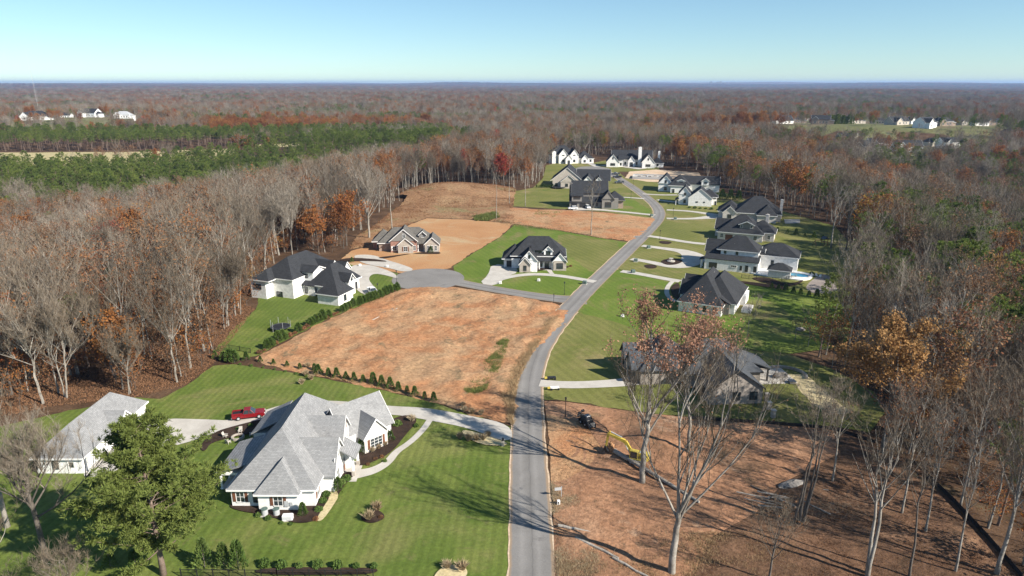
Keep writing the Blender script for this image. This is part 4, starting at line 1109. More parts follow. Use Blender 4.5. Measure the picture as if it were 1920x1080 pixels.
# ---- 14: white house with two steep gables at the end
at = G(1050, 307); Y14 = 6
h = House('twin_gable_house', 'white house with two steep front gables at the far left of the road end', at, Y14, 'white_brick', 'shingle_dark', 'white_trim')
h.block(-8, 14, 4, 20, 6.4); h.hip(-8, 14, 4, 20, 6.4, .8)
h.block(-1, 6, 0, 8, 6.8); h.gable(-1, 6, -.2, 12, 6.8, 1.2, 'y', ends=(1, 0)); h.block(8, 14.5, 0, 8, 6.8); h.gable(8, 14.5, -.2, 12, 6.8, 1.2, 'y', ends=(1, 0))
h.block(4, 9, -2.5, 5, 4.0); h.gable(4, 9, -2.6, 5, 4.0, 1.1, 'y', ends=(1, 0))
h.block(14, 27, 2, 14, 3.8); h.hip(14, 27, 2, 14, 3.8, .8); h.block(17, 22, 0, 4, 3.6); h.gable(17, 22, -.1, 6, 3.6, 1.1, 'y', ends=(1, 0))
h.chimney(-4.5, 2.6, 0, 9, 3.0, 2.0)
for x in (2.5, 11.2): h.window(x, -.1, 6.2, 1.5, 1.8, 0, 'dark_trim'); h.window(x, -.1, 1.2, 1.6, 1.8, 0, 'dark_trim')
h.door(6.5, -2.6, 1.8, 2.8, 0, 'dark_trim'); h.window(19.5, -.1, 1.0, 1.5, 1.6, 0, 'dark_trim'); h.window(24.5, 2, 1.0, 1.5, 1.6, 0, 'dark_trim')
h.done()
# ---- 15: white house with tall chimney at the end
at = G(1142, 313); Y15 = -7
h = House('tall_chimney_house', 'white brick house with black roof and tall white chimneys at the road end', at, Y15, 'white_brick', 'shingle_dark', 'white_trim')
h.block(2, 30, 6, 16, 5.6); h.gable(2, 32, 5, 17, 5.6, 1.0, 'x', wall='white_brick')
h.block(-2, 7, -1, 12, 3.8); h.gable(-2, 7.4, -1, 14, 3.8, 1.15, 'y', wall='white_brick')
h.block(24, 33, -5, 10, 4.2); h.gable(23.5, 33, -5, 14, 4.2, 1.15, 'y', wall='white_brick')
h.block(14, 19, 2.5, 8, 4.6); h.gable(14, 19, 2.4, 12, 4.6, 1.25, 'y', wall='white_brick', ends=(1, 0))
h.block(7, 10, 1, 8, 5.4); h.shed(7, 10.5, .6, 10, 5.6, 9, 'y')
h.block(33, 40, 2, 10, 3.2); h.hip(32, 40, 2, 10, 3.2, .9)
h.chimney(22.6, 4.6, 0, 14.2, 2.4, 2.0); h.chimney(37, 9, 0, 11, 1.6, 1.4)
h.window(2.6, -1, 1.2, 3.4, 1.6, 0, 'dark_trim', 4, 1); h.window(2.6, -1, 5.8, .9, 1.4, 0, 'dark_trim', 1); h.window(28.2, -5, 1.2, 3.4, 1.6, 0, 'dark_trim', 4, 1); h.window(28.2, -5, 5.8, .9, 1.4, 0, 'dark_trim', 1)
h.door(16.5, 2.4, 2.2, 3.4, 0, 'dark_trim'); h.window(12, 6, 1.2, 1.2, 2, 0, 'dark_trim'); h.window(20.5, 6, 1.2, 1.0, 2, 0, 'dark_trim'); h.window(35.6, 2, 1, 1.3, 1.5, 0, 'dark_trim'); h.window(8.6, 1, 1.2, 1.2, 1.8, 0, 'dark_trim')
h.done()

# ---- 16: brick house on the right, half hidden by bare trees
at = G(1413, 757); Y16 = 4
h = House('taupe_brick_house', 'taupe brick house with slate-grey roof behind the bare trees by the clay lot', at, Y16, 'tan_brick', 'shingle_dark', 'dark_trim')
M['shingle_slate'] = m_shingle('shingle_slate', (0.065, 0.072, 0.082), (0.09, 0.097, 0.107))
h.rm = ['shingle_slate']; h.wm = ['taupe_brick']
h.block(-9, 1.6, 0, 10, 3.4); h.gable(-9, 1.6, 0, 12, 3.4, .72, 'y', wall='taupe_brick')
h.block(-11, 4.5, 8, 19, 3.4); h.hip(-12, 4.5, 8, 20, 3.4, .8)
h.block(-20, -8, 10, 22, 3.4); h.hip(-20, -8, 10, 22, 3.4, .9)
h.gable(-21.5, -14, 11, 16, 3.4, 1.1, 'x', wall='taupe_brick', ends=(1, 0)); h.block(-21.5, -16, 11, 16, 3.4); h.gable(-21.5, -14, 17, 21.4, 3.4, 1.1, 'x', wall='taupe_brick', ends=(1, 0)); h.block(-21.5, -16, 17, 21.4, 3.4)
h.block(4, 7.4, 10, 17, 3.0, 2.6); h.shed(3, 7.4, 10, 17, 4.6, 3.0, 'x'); h.column(7.1, 10.2, 2.7); h.column(7.1, 16.8, 2.7)
h.window(-3.6, 0, 1.0, 1.4, 1.5, 0, 'dark_trim', 2); h.window(-0.2, 0, 1.0, 1.4, 1.5, 0, 'dark_trim', 2)
h.door(-9, 4, 3.6, 2.4, 270, 'dark_trim', 'garage_door'); h.door(-9, 8, 1.1, 2.3, 270, 'dark_trim'); h.window(-21.5, 13.5, .9, 1.4, 1.6, 270, 'dark_trim'); h.window(-21.5, 19, .9, 1.4, 1.6, 270, 'dark_trim')
h.slab(4.6, 13, 8.5, 17.5, .12, 'concrete', 'terrace')
h.done()
# ------------------------------------------------------------------ trees
def rdir(rng, tilt_lo, tilt_hi, az=None):
    a = rng.uniform(0, 2 * math.pi) if az is None else az
    t = R(rng.uniform(tilt_lo, tilt_hi))
    return Vector((math.sin(t) * math.cos(a), math.sin(t) * math.sin(a), math.cos(t)))
def twig(mb, p, d, L, w, rng, mi=0):
    s = d.cross(Vector((rng.uniform(-1, 1), rng.uniform(-1, 1), rng.uniform(-1, 1))))
    if s.length < 1e-3: return
    s.normalize()
    q = p + d * L * .55 + Vector((0, 0, L * .06))
    mb.add([p - s * w / 2, p + s * w / 2, q + s * w * .35, p + d * L + Vector((0, 0, L * .16)), q - s * w * .35], [(0, 1, 2, 4), (4, 2, 3)], mi)
def leafq(mb, p, s, rng, mi=0):
    a = Vector((rng.gauss(0, 1), rng.gauss(0, 1), rng.gauss(0, 1))).normalized()
    b = a.cross(Vector((rng.gauss(0, 1), rng.gauss(0, 1), rng.gauss(0, 1))))
    if b.length < 1e-3: return
    b.normalize()
    a, b = a * s * .5, b * s * .36
    mb.add([p - a, p + b, p + a, p - b], [(0, 1, 2, 3)], mi)
def curve(p, d, L, n, up, wob, rng):
    pts = [Vector(p)]
    d = Vector(d)
    for i in range(n):
        d = (d + Vector((rng.gauss(0, wob), rng.gauss(0, wob), up + rng.gauss(0, wob * .4)))).normalized()
        pts.append(pts[-1] + d * (L / n))
    return pts
def deciduous(seed, Ht=24, r0=0.3, clear=0.45, n_limb=10, n_sec=6, n_twig=12, tw=0.03, spread=40, fork=None, lean=(0, 0), leaves=0, leaf=0.3, leaf_lo=0.0, stems=1, sides=5, tert=0, tlen=1.0, lw=1.0, dome=None):
    """returns (trunk, crown): crown has materials [twig, leaf]"""
    rng = random.Random(seed)
    T, C = MB(), MB()
    tips = []
    for s in range(stems):
        base_p = Vector((0, 0, -0.9)) if s == 0 else Vector((rng.uniform(-.9, .9), rng.uniform(-.9, .9), -0.3))
        ln = Vector((lean[0], lean[1], 0)) + (Vector((rng.uniform(-.12, .12), rng.uniform(-.12, .12), 0)) if stems > 1 else Vector((0, 0, 0)))
        hh = Ht * (1 if s == 0 else rng.uniform(.8, .98))
        top = fork if fork else 0.88
        k = k_seg = 7
        path = []
        for i in range(k + 1):
            t = i / k
            z = hh * top * t
            path.append(base_p + Vector((ln.x * z + rng.gauss(0, .012) * hh * t, ln.y * z + rng.gauss(0, .012) * hh * t, z)))
        rb = r0 * (1 if s == 0 else rng.uniform(.7, .95))
        r_top = rb * (.62 if fork else .16)
        rad = [rb * 1.35] + [rb + (r_top - rb) * (i / k) ** 1.1 for i in range(1, k + 1)]
        T.tube(path, rad, sides + 1, 0)
        limbs = []
        if fork:
            for i in range(3 if rng.random() < .5 else 2):
                d = rdir(rng, 10, 28)
                L = hh * (1 - fork) * rng.uniform(.85, 1.05)
                limbs.append((path[-1] - Vector((0, 0, .3)), d, L, r_top * .8, 0.07))
        for i in range(n_limb):
            t = clear + (top - clear) * (i + rng.random()) / n_limb if top > clear else rng.uniform(top * .75, top)
            kk = min(k - 1, int(t / top * k))
            f = t / top * k - kk
            p = path[kk].lerp(path[kk + 1], min(1, f))
            L = (hh * (1.02 - t)) * rng.uniform(.5, .8) + 1.2
            rl = max(.03, rad[kk] * .5)
            limbs.append((p, rdir(rng, spread * .6, spread * 1.35, i * 2.4 + rng.uniform(-.5, .5)), L, rl, 0.12))
        more = []
        if dome:                                   # limbs reach out to a rounded crown
            rx, zc, rz = dome
            limbs = []
            for i in range(n_limb):
                u = (i + .5) / n_limb
                th = math.acos(1 - 1.25 * u)
                az = i * 2.4 + rng.uniform(-.4, .4)
                k = rng.uniform(.82, 1.05)
                tip = Vector((ln.x * hh * .8 + rx * k * math.sin(th) * math.cos(az), ln.y * hh * .8 + rx * k * math.sin(th) * math.sin(az), hh * (zc + rz * k * math.cos(th))))
                zt = max(hh * clear, min(hh * top * .98, tip.z - (tip.xy.length * rng.uniform(.7, 1.3)) - hh * .06))
                kk = min(k_seg - 1, int(zt / (hh * top) * k_seg))
                p = path[kk].lerp(path[kk + 1], max(0, min(1, zt / (hh * top) * k_seg - kk)))
                limbs.append((p, tip - p, (tip - p).length, max(.03, rad[kk] * .5), .06))
        for (p, d, L, rl, up) in limbs:
            pts = curve(p, d.normalized(), L, 4, up, .07 if dome else .1, rng)
            T.tube(pts, [rl, rl * .75, rl * .55, rl * .38, rl * .15], max(3, sides - 1), 0, False)
            if fork and L > hh * .25:
                for q in range(4):
                    i = rng.randrange(1, 4)
                    more.append((pts[i], (pts[i + 1] - pts[i]).normalized() * .8 + rdir(rng, 30, 75) * .7, L * rng.uniform(.35, .6), rl * .45))
            more.append((None, pts, L, rl))
        for it in more:
            if it[0] is not None:
                pts = curve(it[0], it[1], it[2], 4, .1, .1, rng)
                T.tube(pts, [it[3], it[3] * .7, it[3] * .5, it[3] * .3, it[3] * .1], max(3, sides - 1), 0, False)
                L, rl = it[2], it[3]
            else: pts, L, rl = it[1], it[2], it[3]
            for j in range(n_sec):
                i = rng.randrange(1, 4)
                f = rng.random()
                q = pts[i].lerp(pts[i + 1], f)
                d = ((pts[i + 1] - pts[i]).normalized() * .7 + rdir(rng, 15, 95) * .8).normalized()
                l2 = L * rng.uniform(.25, .5)
                sp = curve(q, d, l2, 3, .09, .12, rng)
                r2 = max(.012, rl * .3)
                C.tube(sp, [r2, r2 * .75, r2 * .5, r2 * .2], 3, 0, False)
                hosts = [sp]
                for e in range(tert):
                    i2 = rng.randrange(0, 3)
                    q2 = sp[i2].lerp(sp[i2 + 1], rng.random())
                    d2 = ((sp[i2 + 1] - sp[i2]).normalized() * .7 + rdir(rng, 10, 100) * .8).normalized()
                    s2 = curve(q2, d2, l2 * rng.uniform(.35, .6), 2, .08, .12, rng)
                    C.tube(s2, [r2 * .5, r2 * .35, r2 * .12], 3, 0, False)
                    hosts.append(s2)
                for hst in hosts:
                    for e in range(n_twig):
                        i2 = rng.randrange(0, len(hst) - 1)
                        q2 = hst[i2].lerp(hst[i2 + 1], rng.random())
                        d2 = ((hst[i2 + 1] - hst[i2]).normalized() * .6 + rdir(rng, 0, 110) * .8).normalized()
                        l3 = rng.uniform(.5, 1.3) * tlen
                        twig(C, q2, d2, l3, tw * rng.uniform(.7, 1.3), rng)
                        tips.append(q2 + d2 * l3 * rng.uniform(.4, 1.0))
    if leaves and tips:
        zl = min(p.z for p in tips) + leaf_lo * (max(p.z for p in tips) - min(p.z for p in tips))
        cand = [p for p in tips if p.z >= zl]
        for i in range(leaves):
            p = rng.choice(cand)
            leafq(C, p + Vector((rng.gauss(0, .35), rng.gauss(0, .35), rng.gauss(0, .3))) * lw, leaf * rng.uniform(.7, 1.35), rng, 1)
    return T, C
def pine(seed, Ht=22, r0=0.28, clear=0.5, n_br=26, tuft=9, needles=10, nl=0.5, nw=0.05, width=0.2, droop=0.0, jag=0.0, lean=(0, 0)):
    """returns (trunk, crown): trunk with boughs, crown of needle tufts"""
    rng = random.Random(seed)
    T, C = MB(), MB()
    path = [Vector((lean[0] * z + rng.gauss(0, .05), lean[1] * z + rng.gauss(0, .05), z)) for z in [-.9] + [Ht * .97 * (i / 8) for i in range(1, 9)]]
    rad = [r0 * 1.2] + [r0 * (1 - .85 * i / 8) for i in range(1, 9)]
    T.tube(path, rad, 7, 0)
    for i in range(n_br):
        t = clear + (0.99 - clear) * ((i + rng.random()) / n_br)
        kk = min(7, int(t / .97 * 8))
        p = path[kk].lerp(path[min(8, kk + 1)], min(1, t / .97 * 8 - kk))
        u = (t - clear) / (1 - clear)
        L = Ht * width * (0.45 + 1.25 * math.sin(math.pi * min(1, (u * .72 + .22))) ** 1.2) * rng.uniform(.65 - jag, 1.15 + jag) * (1.05 - .45 * u)
        d = rdir(rng, 55 + droop, 90 + droop, i * 2.4 + rng.uniform(-.6, .6))
        pts = curve(p, d, L, 4, .07, .1, rng)
        rl = max(.025, rad[kk] * .3)
        T.tube(pts, [rl, rl * .7, rl * .5, rl * .35, rl * .15], 4, 0, False)
        for j in range(tuft):
            f = rng.uniform(.35, 1.0) * 4
            k2 = min(3, int(f))
            q = pts[k2].lerp(pts[k2 + 1], f - k2) + Vector((rng.gauss(0, .1), rng.gauss(0, .1), rng.gauss(0, .05))) * L * .55
            ax = (d * .5 + rdir(rng, 0, 80)).normalized()
            for e in range(needles):
                dd = (ax + Vector((rng.gauss(0, .75), rng.gauss(0, .75), rng.gauss(0, .75)))).normalized()
                s = dd.cross(Vector((rng.gauss(0, 1), rng.gauss(0, 1), rng.gauss(0, 1))))
                if s.length < 1e-3: continue
                s = s.normalized() * nw * rng.uniform(.7, 1.3)
                l = nl * rng.uniform(.6, 1.25)
                o = q + dd * nl * .05
                C.add([o - s * .5, o + dd * l * .6 + s * 1.0, o + dd * l, o + dd * l * .6 - s * 1.0], [(0, 1, 2, 3)], 0)
    return T, C
def shrub_conifer(seed, Ht=1.8, rad=0.55, n=240, s=0.22, rows=1.0):
    """conical evergreen made of small sprays over a dark core"""
    rng = random.Random(seed)
    C = MB()
    for i in range(n):
        t = rng.random() ** .8
        z = Ht * (0.04 + .96 * t)
        rr_ = rad * (1 - t) ** .75 * (1 + .18 * math.sin(5 * t + seed)) + .04
        a = rng.uniform(0, 2 * math.pi)
        k = rr_ * rng.uniform(.62, 1.05)
        p = Vector((k * math.cos(a), k * math.sin(a), z))
        dd = Vector((math.cos(a) * .7, math.sin(a) * .7, .9 + rng.uniform(-.3, .3))).normalized()
        sd_ = dd.cross(Vector((rng.gauss(0, 1), rng.gauss(0, 1), rng.gauss(0, 1))))
        if sd_.length < 1e-3: continue
        sd_ = sd_.normalized() * s * .4
        C.add([p - sd_ * .5, p + dd * s * .5 + sd_ * .4, p + dd * s * 1.1, p + dd * s * .4 - sd_ * .7], [(0, 1, 2, 3)], 0)
    T = MB()
    T.tube([(0, 0, -.1), (0, 0, Ht * .5), (0, 0, Ht * .9)], [.05, .035, .01], 5)
    return T, C
def round_shrub(seed, rx=0.6, rz=0.55, n=200, s=0.2):
    rng = random.Random(seed)
    C = MB()
    for i in range(n):
        d = Vector((rng.gauss(0, 1), rng.gauss(0, 1), abs(rng.gauss(0, 1)))).normalized()
        k = rng.uniform(.6, 1.05)
        leafq(C, Vector((d.x * rx * k, d.y * rx * k, .08 + d.z * rz * k)), s * rng.uniform(.7, 1.3), rng, 0)
    T = MB()
    for i in range(5):
        d = rdir(rng, 10, 50)
        T.tube([(0, 0, -.05), d * rx * .8], [.025, .01], 4)
    return T, C
def plume_grass(seed, Ht=1.4, rad=0.7, n=220):
    rng = random.Random(seed)
    C = MB()
    for i in range(n):
        d = rdir(rng, 2, 42)
        L = Ht * rng.uniform(.6, 1.08)
        p = Vector((rng.gauss(0, .12), rng.gauss(0, .12), 0))
        s = d.cross(Vector((rng.gauss(0, 1), rng.gauss(0, 1), .2))).normalized() * .035
        m1 = p + d * L * .6
        e = p + d * L + Vector((d.x, d.y, 0)) * L * .25
        C.add([p - s, p + s, m1 + s * 1.4, e, m1 - s * 1.4], [(0, 1, 2, 4), (4, 2, 3)], 0)
    return C

TW = M['twig']
def proto_pair(T, C, bark, leafm):
    return T.mesh('trunk', bark), C.mesh('crown', [TW, leafm])
def merged(T, C, bark, mats):
    """one mesh of a whole tree, for the mass of the woods"""
    me = bpy.data.meshes.new('tree')
    n = len(T.v)
    me.from_pydata(T.v + C.v, [], T.f + [tuple(i + n for i in f) for f in C.f])
    for m in [bark] + mats: me.materials.append(m)
    me.polygons.foreach_set('material_index', [0] * len(T.f) + [i + 1 for i in C.m])
    me.update()
    return bpy.data.objects.new('tree', me)

KINDS = []          # (kind, bark, [crown materials], (T, C), base height)
def add_kind(kind, bark, mats, TC, ht): KINDS.append((kind, M[bark], [M[k] for k in mats], TC, ht))
for s_ in range(5):
    add_kind('bare', 'bark', ['twig', 'leaf_russet'], deciduous(100 + s_, Ht=24, r0=.19, clear=.40 + .04 * s_, n_limb=13, n_sec=6, n_twig=13, tw=.036, sides=4, dome=(3.4 + .5 * s_, .74, .26)), 24)
for s_ in range(3):
    add_kind('bare', 'bark', ['twig', 'leaf_russet'], deciduous(110 + s_, Ht=23, r0=.17, clear=.3, n_limb=8, n_sec=6, n_twig=13, tw=.036, spread=40, sides=4, fork=(.45, .55, .38)[s_], stems=(1, 2, 1)[s_], lean=((.06, .03), (-.03, .05), (-.07, -.02))[s_]), 23)
for s_ in range(4):
    add_kind('russet', 'bark', ['twig', 'leaf_russet'], deciduous(120 + s_, Ht=22, r0=.19, clear=.36, n_limb=13, n_sec=6, n_twig=8, tw=.036, sides=4, leaves=500 + 220 * s_, leaf=.40, lw=1.2, dome=(3.8 + .5 * s_, .70, .29)), 22)
for s_ in range(3):
    add_kind('autumn', 'bark_dark', ['twig', 'leaf_autumn'], deciduous(140 + s_, Ht=20, r0=.22, clear=.28, n_limb=14, n_sec=6, n_twig=6, tw=.03, sides=4, leaves=2300, leaf=.52, lw=1.5, dome=(4.6 + .5 * s_, .64, .34)), 20)
for s_ in range(3):
    add_kind('pine', 'bark_pine', ['needle'], pine(160 + s_, Ht=21, r0=.2, clear=.42 + .08 * s_, n_br=28, tuft=10, needles=7, nl=.75, nw=.09, width=.16), 21)
for s_ in range(4):
    add_kind('sapling', 'bark_dark', ['twig', ('leaf_autumn', 'leaf_russet')[s_ % 2]], deciduous(180 + s_, Ht=7, r0=.06, clear=.2, n_limb=7, n_sec=4, n_twig=6, tw=.02, spread=50, sides=3, leaves=330, leaf=.30), 7)
add_kind('red', 'bark_dark', ['twig', 'leaf_red'], deciduous(190, Ht=18, r0=.18, clear=.28, n_limb=13, n_sec=6, n_twig=6, tw=.03, sides=4, leaves=1700, leaf=.5, lw=1.4, dome=(3.8, .66, .33)), 18)
KIDX = {}
for i_, k_ in enumerate(KINDS): KIDX.setdefault(k_[0], []).append(i_)
PROTO = [merged(k[3][0], k[3][1], k[1], k[2]) for k in KINDS]
PAIRS = [(k[3][0].mesh('trunk', k[1]), k[3][1].mesh('crown', k[2])) for k in KINDS]

def forest_object(name, label, cat, pts):
    """one object for a mass of trees: points, each drawn as one of the tree shapes"""
    me = bpy.data.meshes.new(name)
    me.from_pydata([(p[0], p[1], p[2]) for p in pts], [], [])
    a = me.attributes.new('kind', 'INT', 'POINT')
    a.data.foreach_set('value', [p[5] for p in pts])
    a = me.attributes.new('rot', 'FLOAT_VECTOR', 'POINT')
    a.data.foreach_set('vector', [c for p in pts for c in (.07 * math.sin(p[3] * 7.3), .07 * math.cos(p[3] * 5.1), p[3])])
    a = me.attributes.new('scl', 'FLOAT_VECTOR', 'POINT')
    a.data.foreach_set('vector', [c for p in pts for c in (p[4] * p[8] * (1.05 + .22 * math.sin(p[3] * 9)), p[4] * p[8] * (1.05 + .22 * math.cos(p[3] * 4)), p[4] * min(p[8], 1.12))])
    o = put(name, me)
    tag(o, label, cat, kind='stuff')
    ng = bpy.data.node_groups.new(name, 'GeometryNodeTree')
    ng.interface.new_socket('Geometry', in_out='INPUT', socket_type='NodeSocketGeometry')
    ng.interface.new_socket('Geometry', in_out='OUTPUT', socket_type='NodeSocketGeometry')
    gi, go = ng.nodes.new('NodeGroupInput'), ng.nodes.new('NodeGroupOutput')
    jn = ng.nodes.new('GeometryNodeJoinGeometry')
    def attr(n, t):
        q = ng.nodes.new('GeometryNodeInputNamedAttribute')
        q.data_type = t
        q.inputs['Name'].default_value = n
        return q.outputs['Attribute']
    ra, sa, ka = attr('rot', 'FLOAT_VECTOR'), attr('scl', 'FLOAT_VECTOR'), attr('kind', 'INT')
    for k in sorted({p[5] for p in pts}):
        cmp_ = ng.nodes.new('FunctionNodeCompare')
        cmp_.data_type = 'INT'; cmp_.operation = 'EQUAL'
        ng.links.new(ka, cmp_.inputs[2]); cmp_.inputs[3].default_value = k
        ob = ng.nodes.new('GeometryNodeObjectInfo')
        ob.inputs['Object'].default_value = PROTO[k]
        ob.inputs['As Instance'].default_value = False
        ins = ng.nodes.new('GeometryNodeInstanceOnPoints')
        ng.links.new(gi.outputs[0], ins.inputs['Points'])
        ng.links.new(cmp_.outputs[0], ins.inputs['Selection'])
        ng.links.new(ob.outputs['Geometry'], ins.inputs['Instance'])
        ng.links.new(ra, ins.inputs['Rotation'])
        ng.links.new(sa, ins.inputs['Scale'])
        ng.links.new(ins.outputs[0], jn.inputs[0])
    ng.links.new(jn.outputs[0], go.inputs[0])
    md = o.modifiers.new('trees', 'NODES')
    md.node_group = ng
    return o

# ---- where the woods stand
PINES_NEAR = GP([(-60, 356), (300, 352), (440, 344), (640, 322), (760, 300), (845, 287), (842, 275), (700, 280), (575, 286), (470, 294), (440, 297), (260, 304), (-60, 307)])
PINES_BACK = GP([(-60, 288), (300, 285), (440, 279), (600, 272), (800, 266), (845, 262), (840, 255), (600, 258), (300, 264), (-60, 268)])
FIELDS = [GP([(-60, 306), (260, 303), (445, 296), (470, 292), (570, 285), (572, 268), (445, 276), (260, 283), (-60, 286)])]
ORANGE_BAND = GP([(380, 268), (600, 256), (810, 252), (810, 240), (600, 243), (380, 250)])
SUBDIV = [GP([(1440, 246), (1540, 268), (1610, 284), (1760, 284), (1860, 262), (1905, 240), (1880, 222), (1700, 216), (1520, 213), (1440, 218)], 10)]
FARM = [GP([(10, 244), (110, 242), (115, 222), (10, 222)], 11), GP([(118, 243), (255, 242), (255, 219), (118, 217)], 11)]
COURT = GP([(1625, 533), (1740, 550), (1765, 600), (1650, 600)])
RIGHT_PINES = GP([(1610, 470), (1700, 560), (1900, 640), (1960, 600), (1900, 470), (1760, 430), (1660, 420)])
def pick_kind(x, y, r, rng):
    if inside(PINES_NEAR, x, y) or inside(PINES_BACK, x, y): return 'pine'
    n = noise.noise(Vector((x / 60, y / 60, 4.0))) + .5 * noise.noise(Vector((x / 260, y / 260, 14.0)))
    q = rng.random() + .30 * n
    if inside(ORANGE_BAND, x, y): return 'autumn' if q < .72 else 'russet'
    if r > 450 and noise.noise(Vector((x / 240, y / 150, 44.0))) > .19: return 'pine' if rng.random() < .75 else 'bare'
    if r > 450 and noise.noise(Vector((x / 170, y / 110, 74.0))) > .30: return 'autumn' if rng.random() < .65 else 'russet'
    if x > 60 and r < 480 and inside(RIGHT_PINES, x, y) and rng.random() < .42: return 'pine'
    if x > 60 and r < 700 and noise.noise(Vector((x / 38, y / 38, 90.0))) > .12 and rng.random() < .55: return 'pine'
    if x > 30 and y < 180: return 'bare' if q < .58 else ('russet' if q < .84 else 'pine')
    if q < (.47 if r < 900 else .58): return 'bare'
    if q < .72: return 'russet'
    if q < (.90 if x < 0 else .81): return 'autumn'
    if q < .925: return 'red' if x < 0 else 'pine'
    return 'pine' if rng.random() < .45 else 'bare'
def woods():
    rng = random.Random(7)
    near, out = [], []
    r = 62.0
    HALF = R(46)
    while r < 15000:
        step = 6.3 if r < 420 else (6.3 + (r - 420) * .0055 if r < 9000 else 53.5)
        na = int(2 * HALF * r / step)
        for j in range(na):
            a = -HALF + 2 * HALF * (j + rng.random()) / na
            q = r + rng.uniform(-.5, .5) * step
            x, y = q * math.sin(a), q * math.cos(a)
            if q < 640 and inside(CLEAR, x, y): continue
            if any(inside(f, x, y) for f in FIELDS): continue
            if q > 640 and any(inside(f, x, y) for f in SUBDIV + FARM) and rng.random() > .16: continue
            if inside(COURT, x, y): continue
            kd = pick_kind(x, y, q, rng)
            if kd in ('autumn', 'red', 'pine') and x < 0 and y < 250 and edge_dist(CLEAR, x, y) < 16 and rng.random() < .75: kd = 'bare'
            if kd == 'pine' and q < 1000 and rng.random() < .15: continue
            k = rng.choice(KIDX[kd])
            big = max(1.0, step / 10.5)
            s = (rng.uniform(.58, 1.18) if kd != 'pine' else rng.uniform(.75, .98))
            if q > 700: s *= .88
            elif x < -45 and y < 300 and kd in ('bare', 'russet') and edge_dist(CLEAR, x, y) < 30: s *= 1.2
            out.append((x, y, H(x, y) - (.5 if big > 1.2 else 0), rng.uniform(0, 6.28), s, k, q, kd, big))
            for _ in range((2 if rng.random() < .6 else 1) if q < 330 else 0):     # undergrowth
                x2, y2 = x + rng.uniform(-3, 3), y + rng.uniform(-3, 3)
                if not inside(CLEAR, x2, y2): out.append((x2, y2, H(x2, y2), rng.uniform(0, 6.28), rng.uniform(.3, 1.5), rng.choice(KIDX['sapling']), q, 'sapling', 1.0))
        r += step * .9
    return out
WOODS = woods()
# the trees that show largest become things of their own: those near the edge of the clearing, nearest first
def seen_key(p):
    e = edge_dist(CLEAR, p[0], p[1])
    return p[6] + 3.5 * e
cand = sorted([p for p in WOODS if p[7] != 'sapling' and p[6] < 470 and abs(p[0]) < p[1] * .80 + 5], key=seen_key)
quota = {'bare': 200, 'russet': 95, 'autumn': 45, 'pine': 40, 'red': 10}
ZONES = [('in the woods behind the detached garage', lambda x, y: x < -38 and y < 150), ('in the woods left of the farmhouse lawn', lambda x, y: x < -38 and y < 200), ('in the woods behind the white farmhouse', lambda x, y: x < -38 and y < 260),
         ('in the woods behind the brown brick house', lambda x, y: x < -38 and y < 345), ('in the wood edge behind the dry grass hill', lambda x, y: x < 28), ('in the woods behind the road end', lambda x, y: x < 118 and y > 330),
         ('in the wood edge beyond the upper right lawns', lambda x, y: y > 240), ('in the woods right of the bright green lawns', lambda x, y: y > 165), ('in the woods round the amber oak', lambda x, y: y > 105), ('in the woods beyond the right silt fence', lambda x, y: True)]
WORDS = {'bare': 'bare grey-trunked tree', 'russet': 'tree with thin russet-brown leaves', 'autumn': 'full orange-brown autumn tree', 'pine': 'tall green pine', 'red': 'crimson-leaved tree'}
PLUR = {'bare': 'bare grey-trunked trees', 'russet': 'trees with thin russet-brown leaves', 'autumn': 'full orange-brown autumn trees', 'pine': 'tall green pines', 'red': 'crimson-leaved trees'}
NAMES = {'bare': 'bare_tree', 'russet': 'russet_tree', 'autumn': 'autumn_tree', 'pine': 'pine_tree', 'red': 'red_maple_tree'}
own = set()
for p in cand:
    kd = p[7]
    if quota[kd] <= 0: continue
    quota[kd] -= 1
    own.add(id(p))
    zone = next(z for z, f in ZONES if f(p[0], p[1]))
    size = '' if kd == 'pine' else ('very tall ' if p[4] > 1.12 else 'small ' if p[4] < .72 else 'mid-sized ' if p[4] < .92 else '')
    o = empty(NAMES[kd], (p[0], p[1], p[2]), p[3], ('%s%s %s' % (size, WORDS[kd], zone)).strip().capitalize().lower(), 'tree', '%s%s %s' % (size, PLUR[kd], zone))
    o.scale = (p[4] * (1.05 + .22 * math.sin(p[3] * 9)), p[4] * (1.05 + .22 * math.cos(p[3] * 4)), p[4])
    o.rotation_euler = (.07 * math.sin(p[3] * 7.3), .07 * math.cos(p[3] * 5.1), p[3])
    t_, c_ = PAIRS[p[5]]
    put('trunk', t_, o)
    put('crown', c_, o)
rest = [p for p in WOODS if id(p) not in own]
forest_object('woodland', 'autumn woods of bare, russet and evergreen trees round the clearing', 'woodland', [p for p in rest if p[6] < 700 and not inside(PINES_NEAR, p[0], p[1])])
forest_object('pine_plantation', 'rows of green plantation pines beside the hay field', 'woodland', [p for p in rest if inside(PINES_NEAR, p[0], p[1]) or inside(PINES_BACK, p[0], p[1])])
forest_object('distant_woodland', 'hazy autumn forest stretching to the horizon', 'woodland', [p for p in rest if p[6] >= 700 and not inside(PINES_BACK, p[0], p[1])])
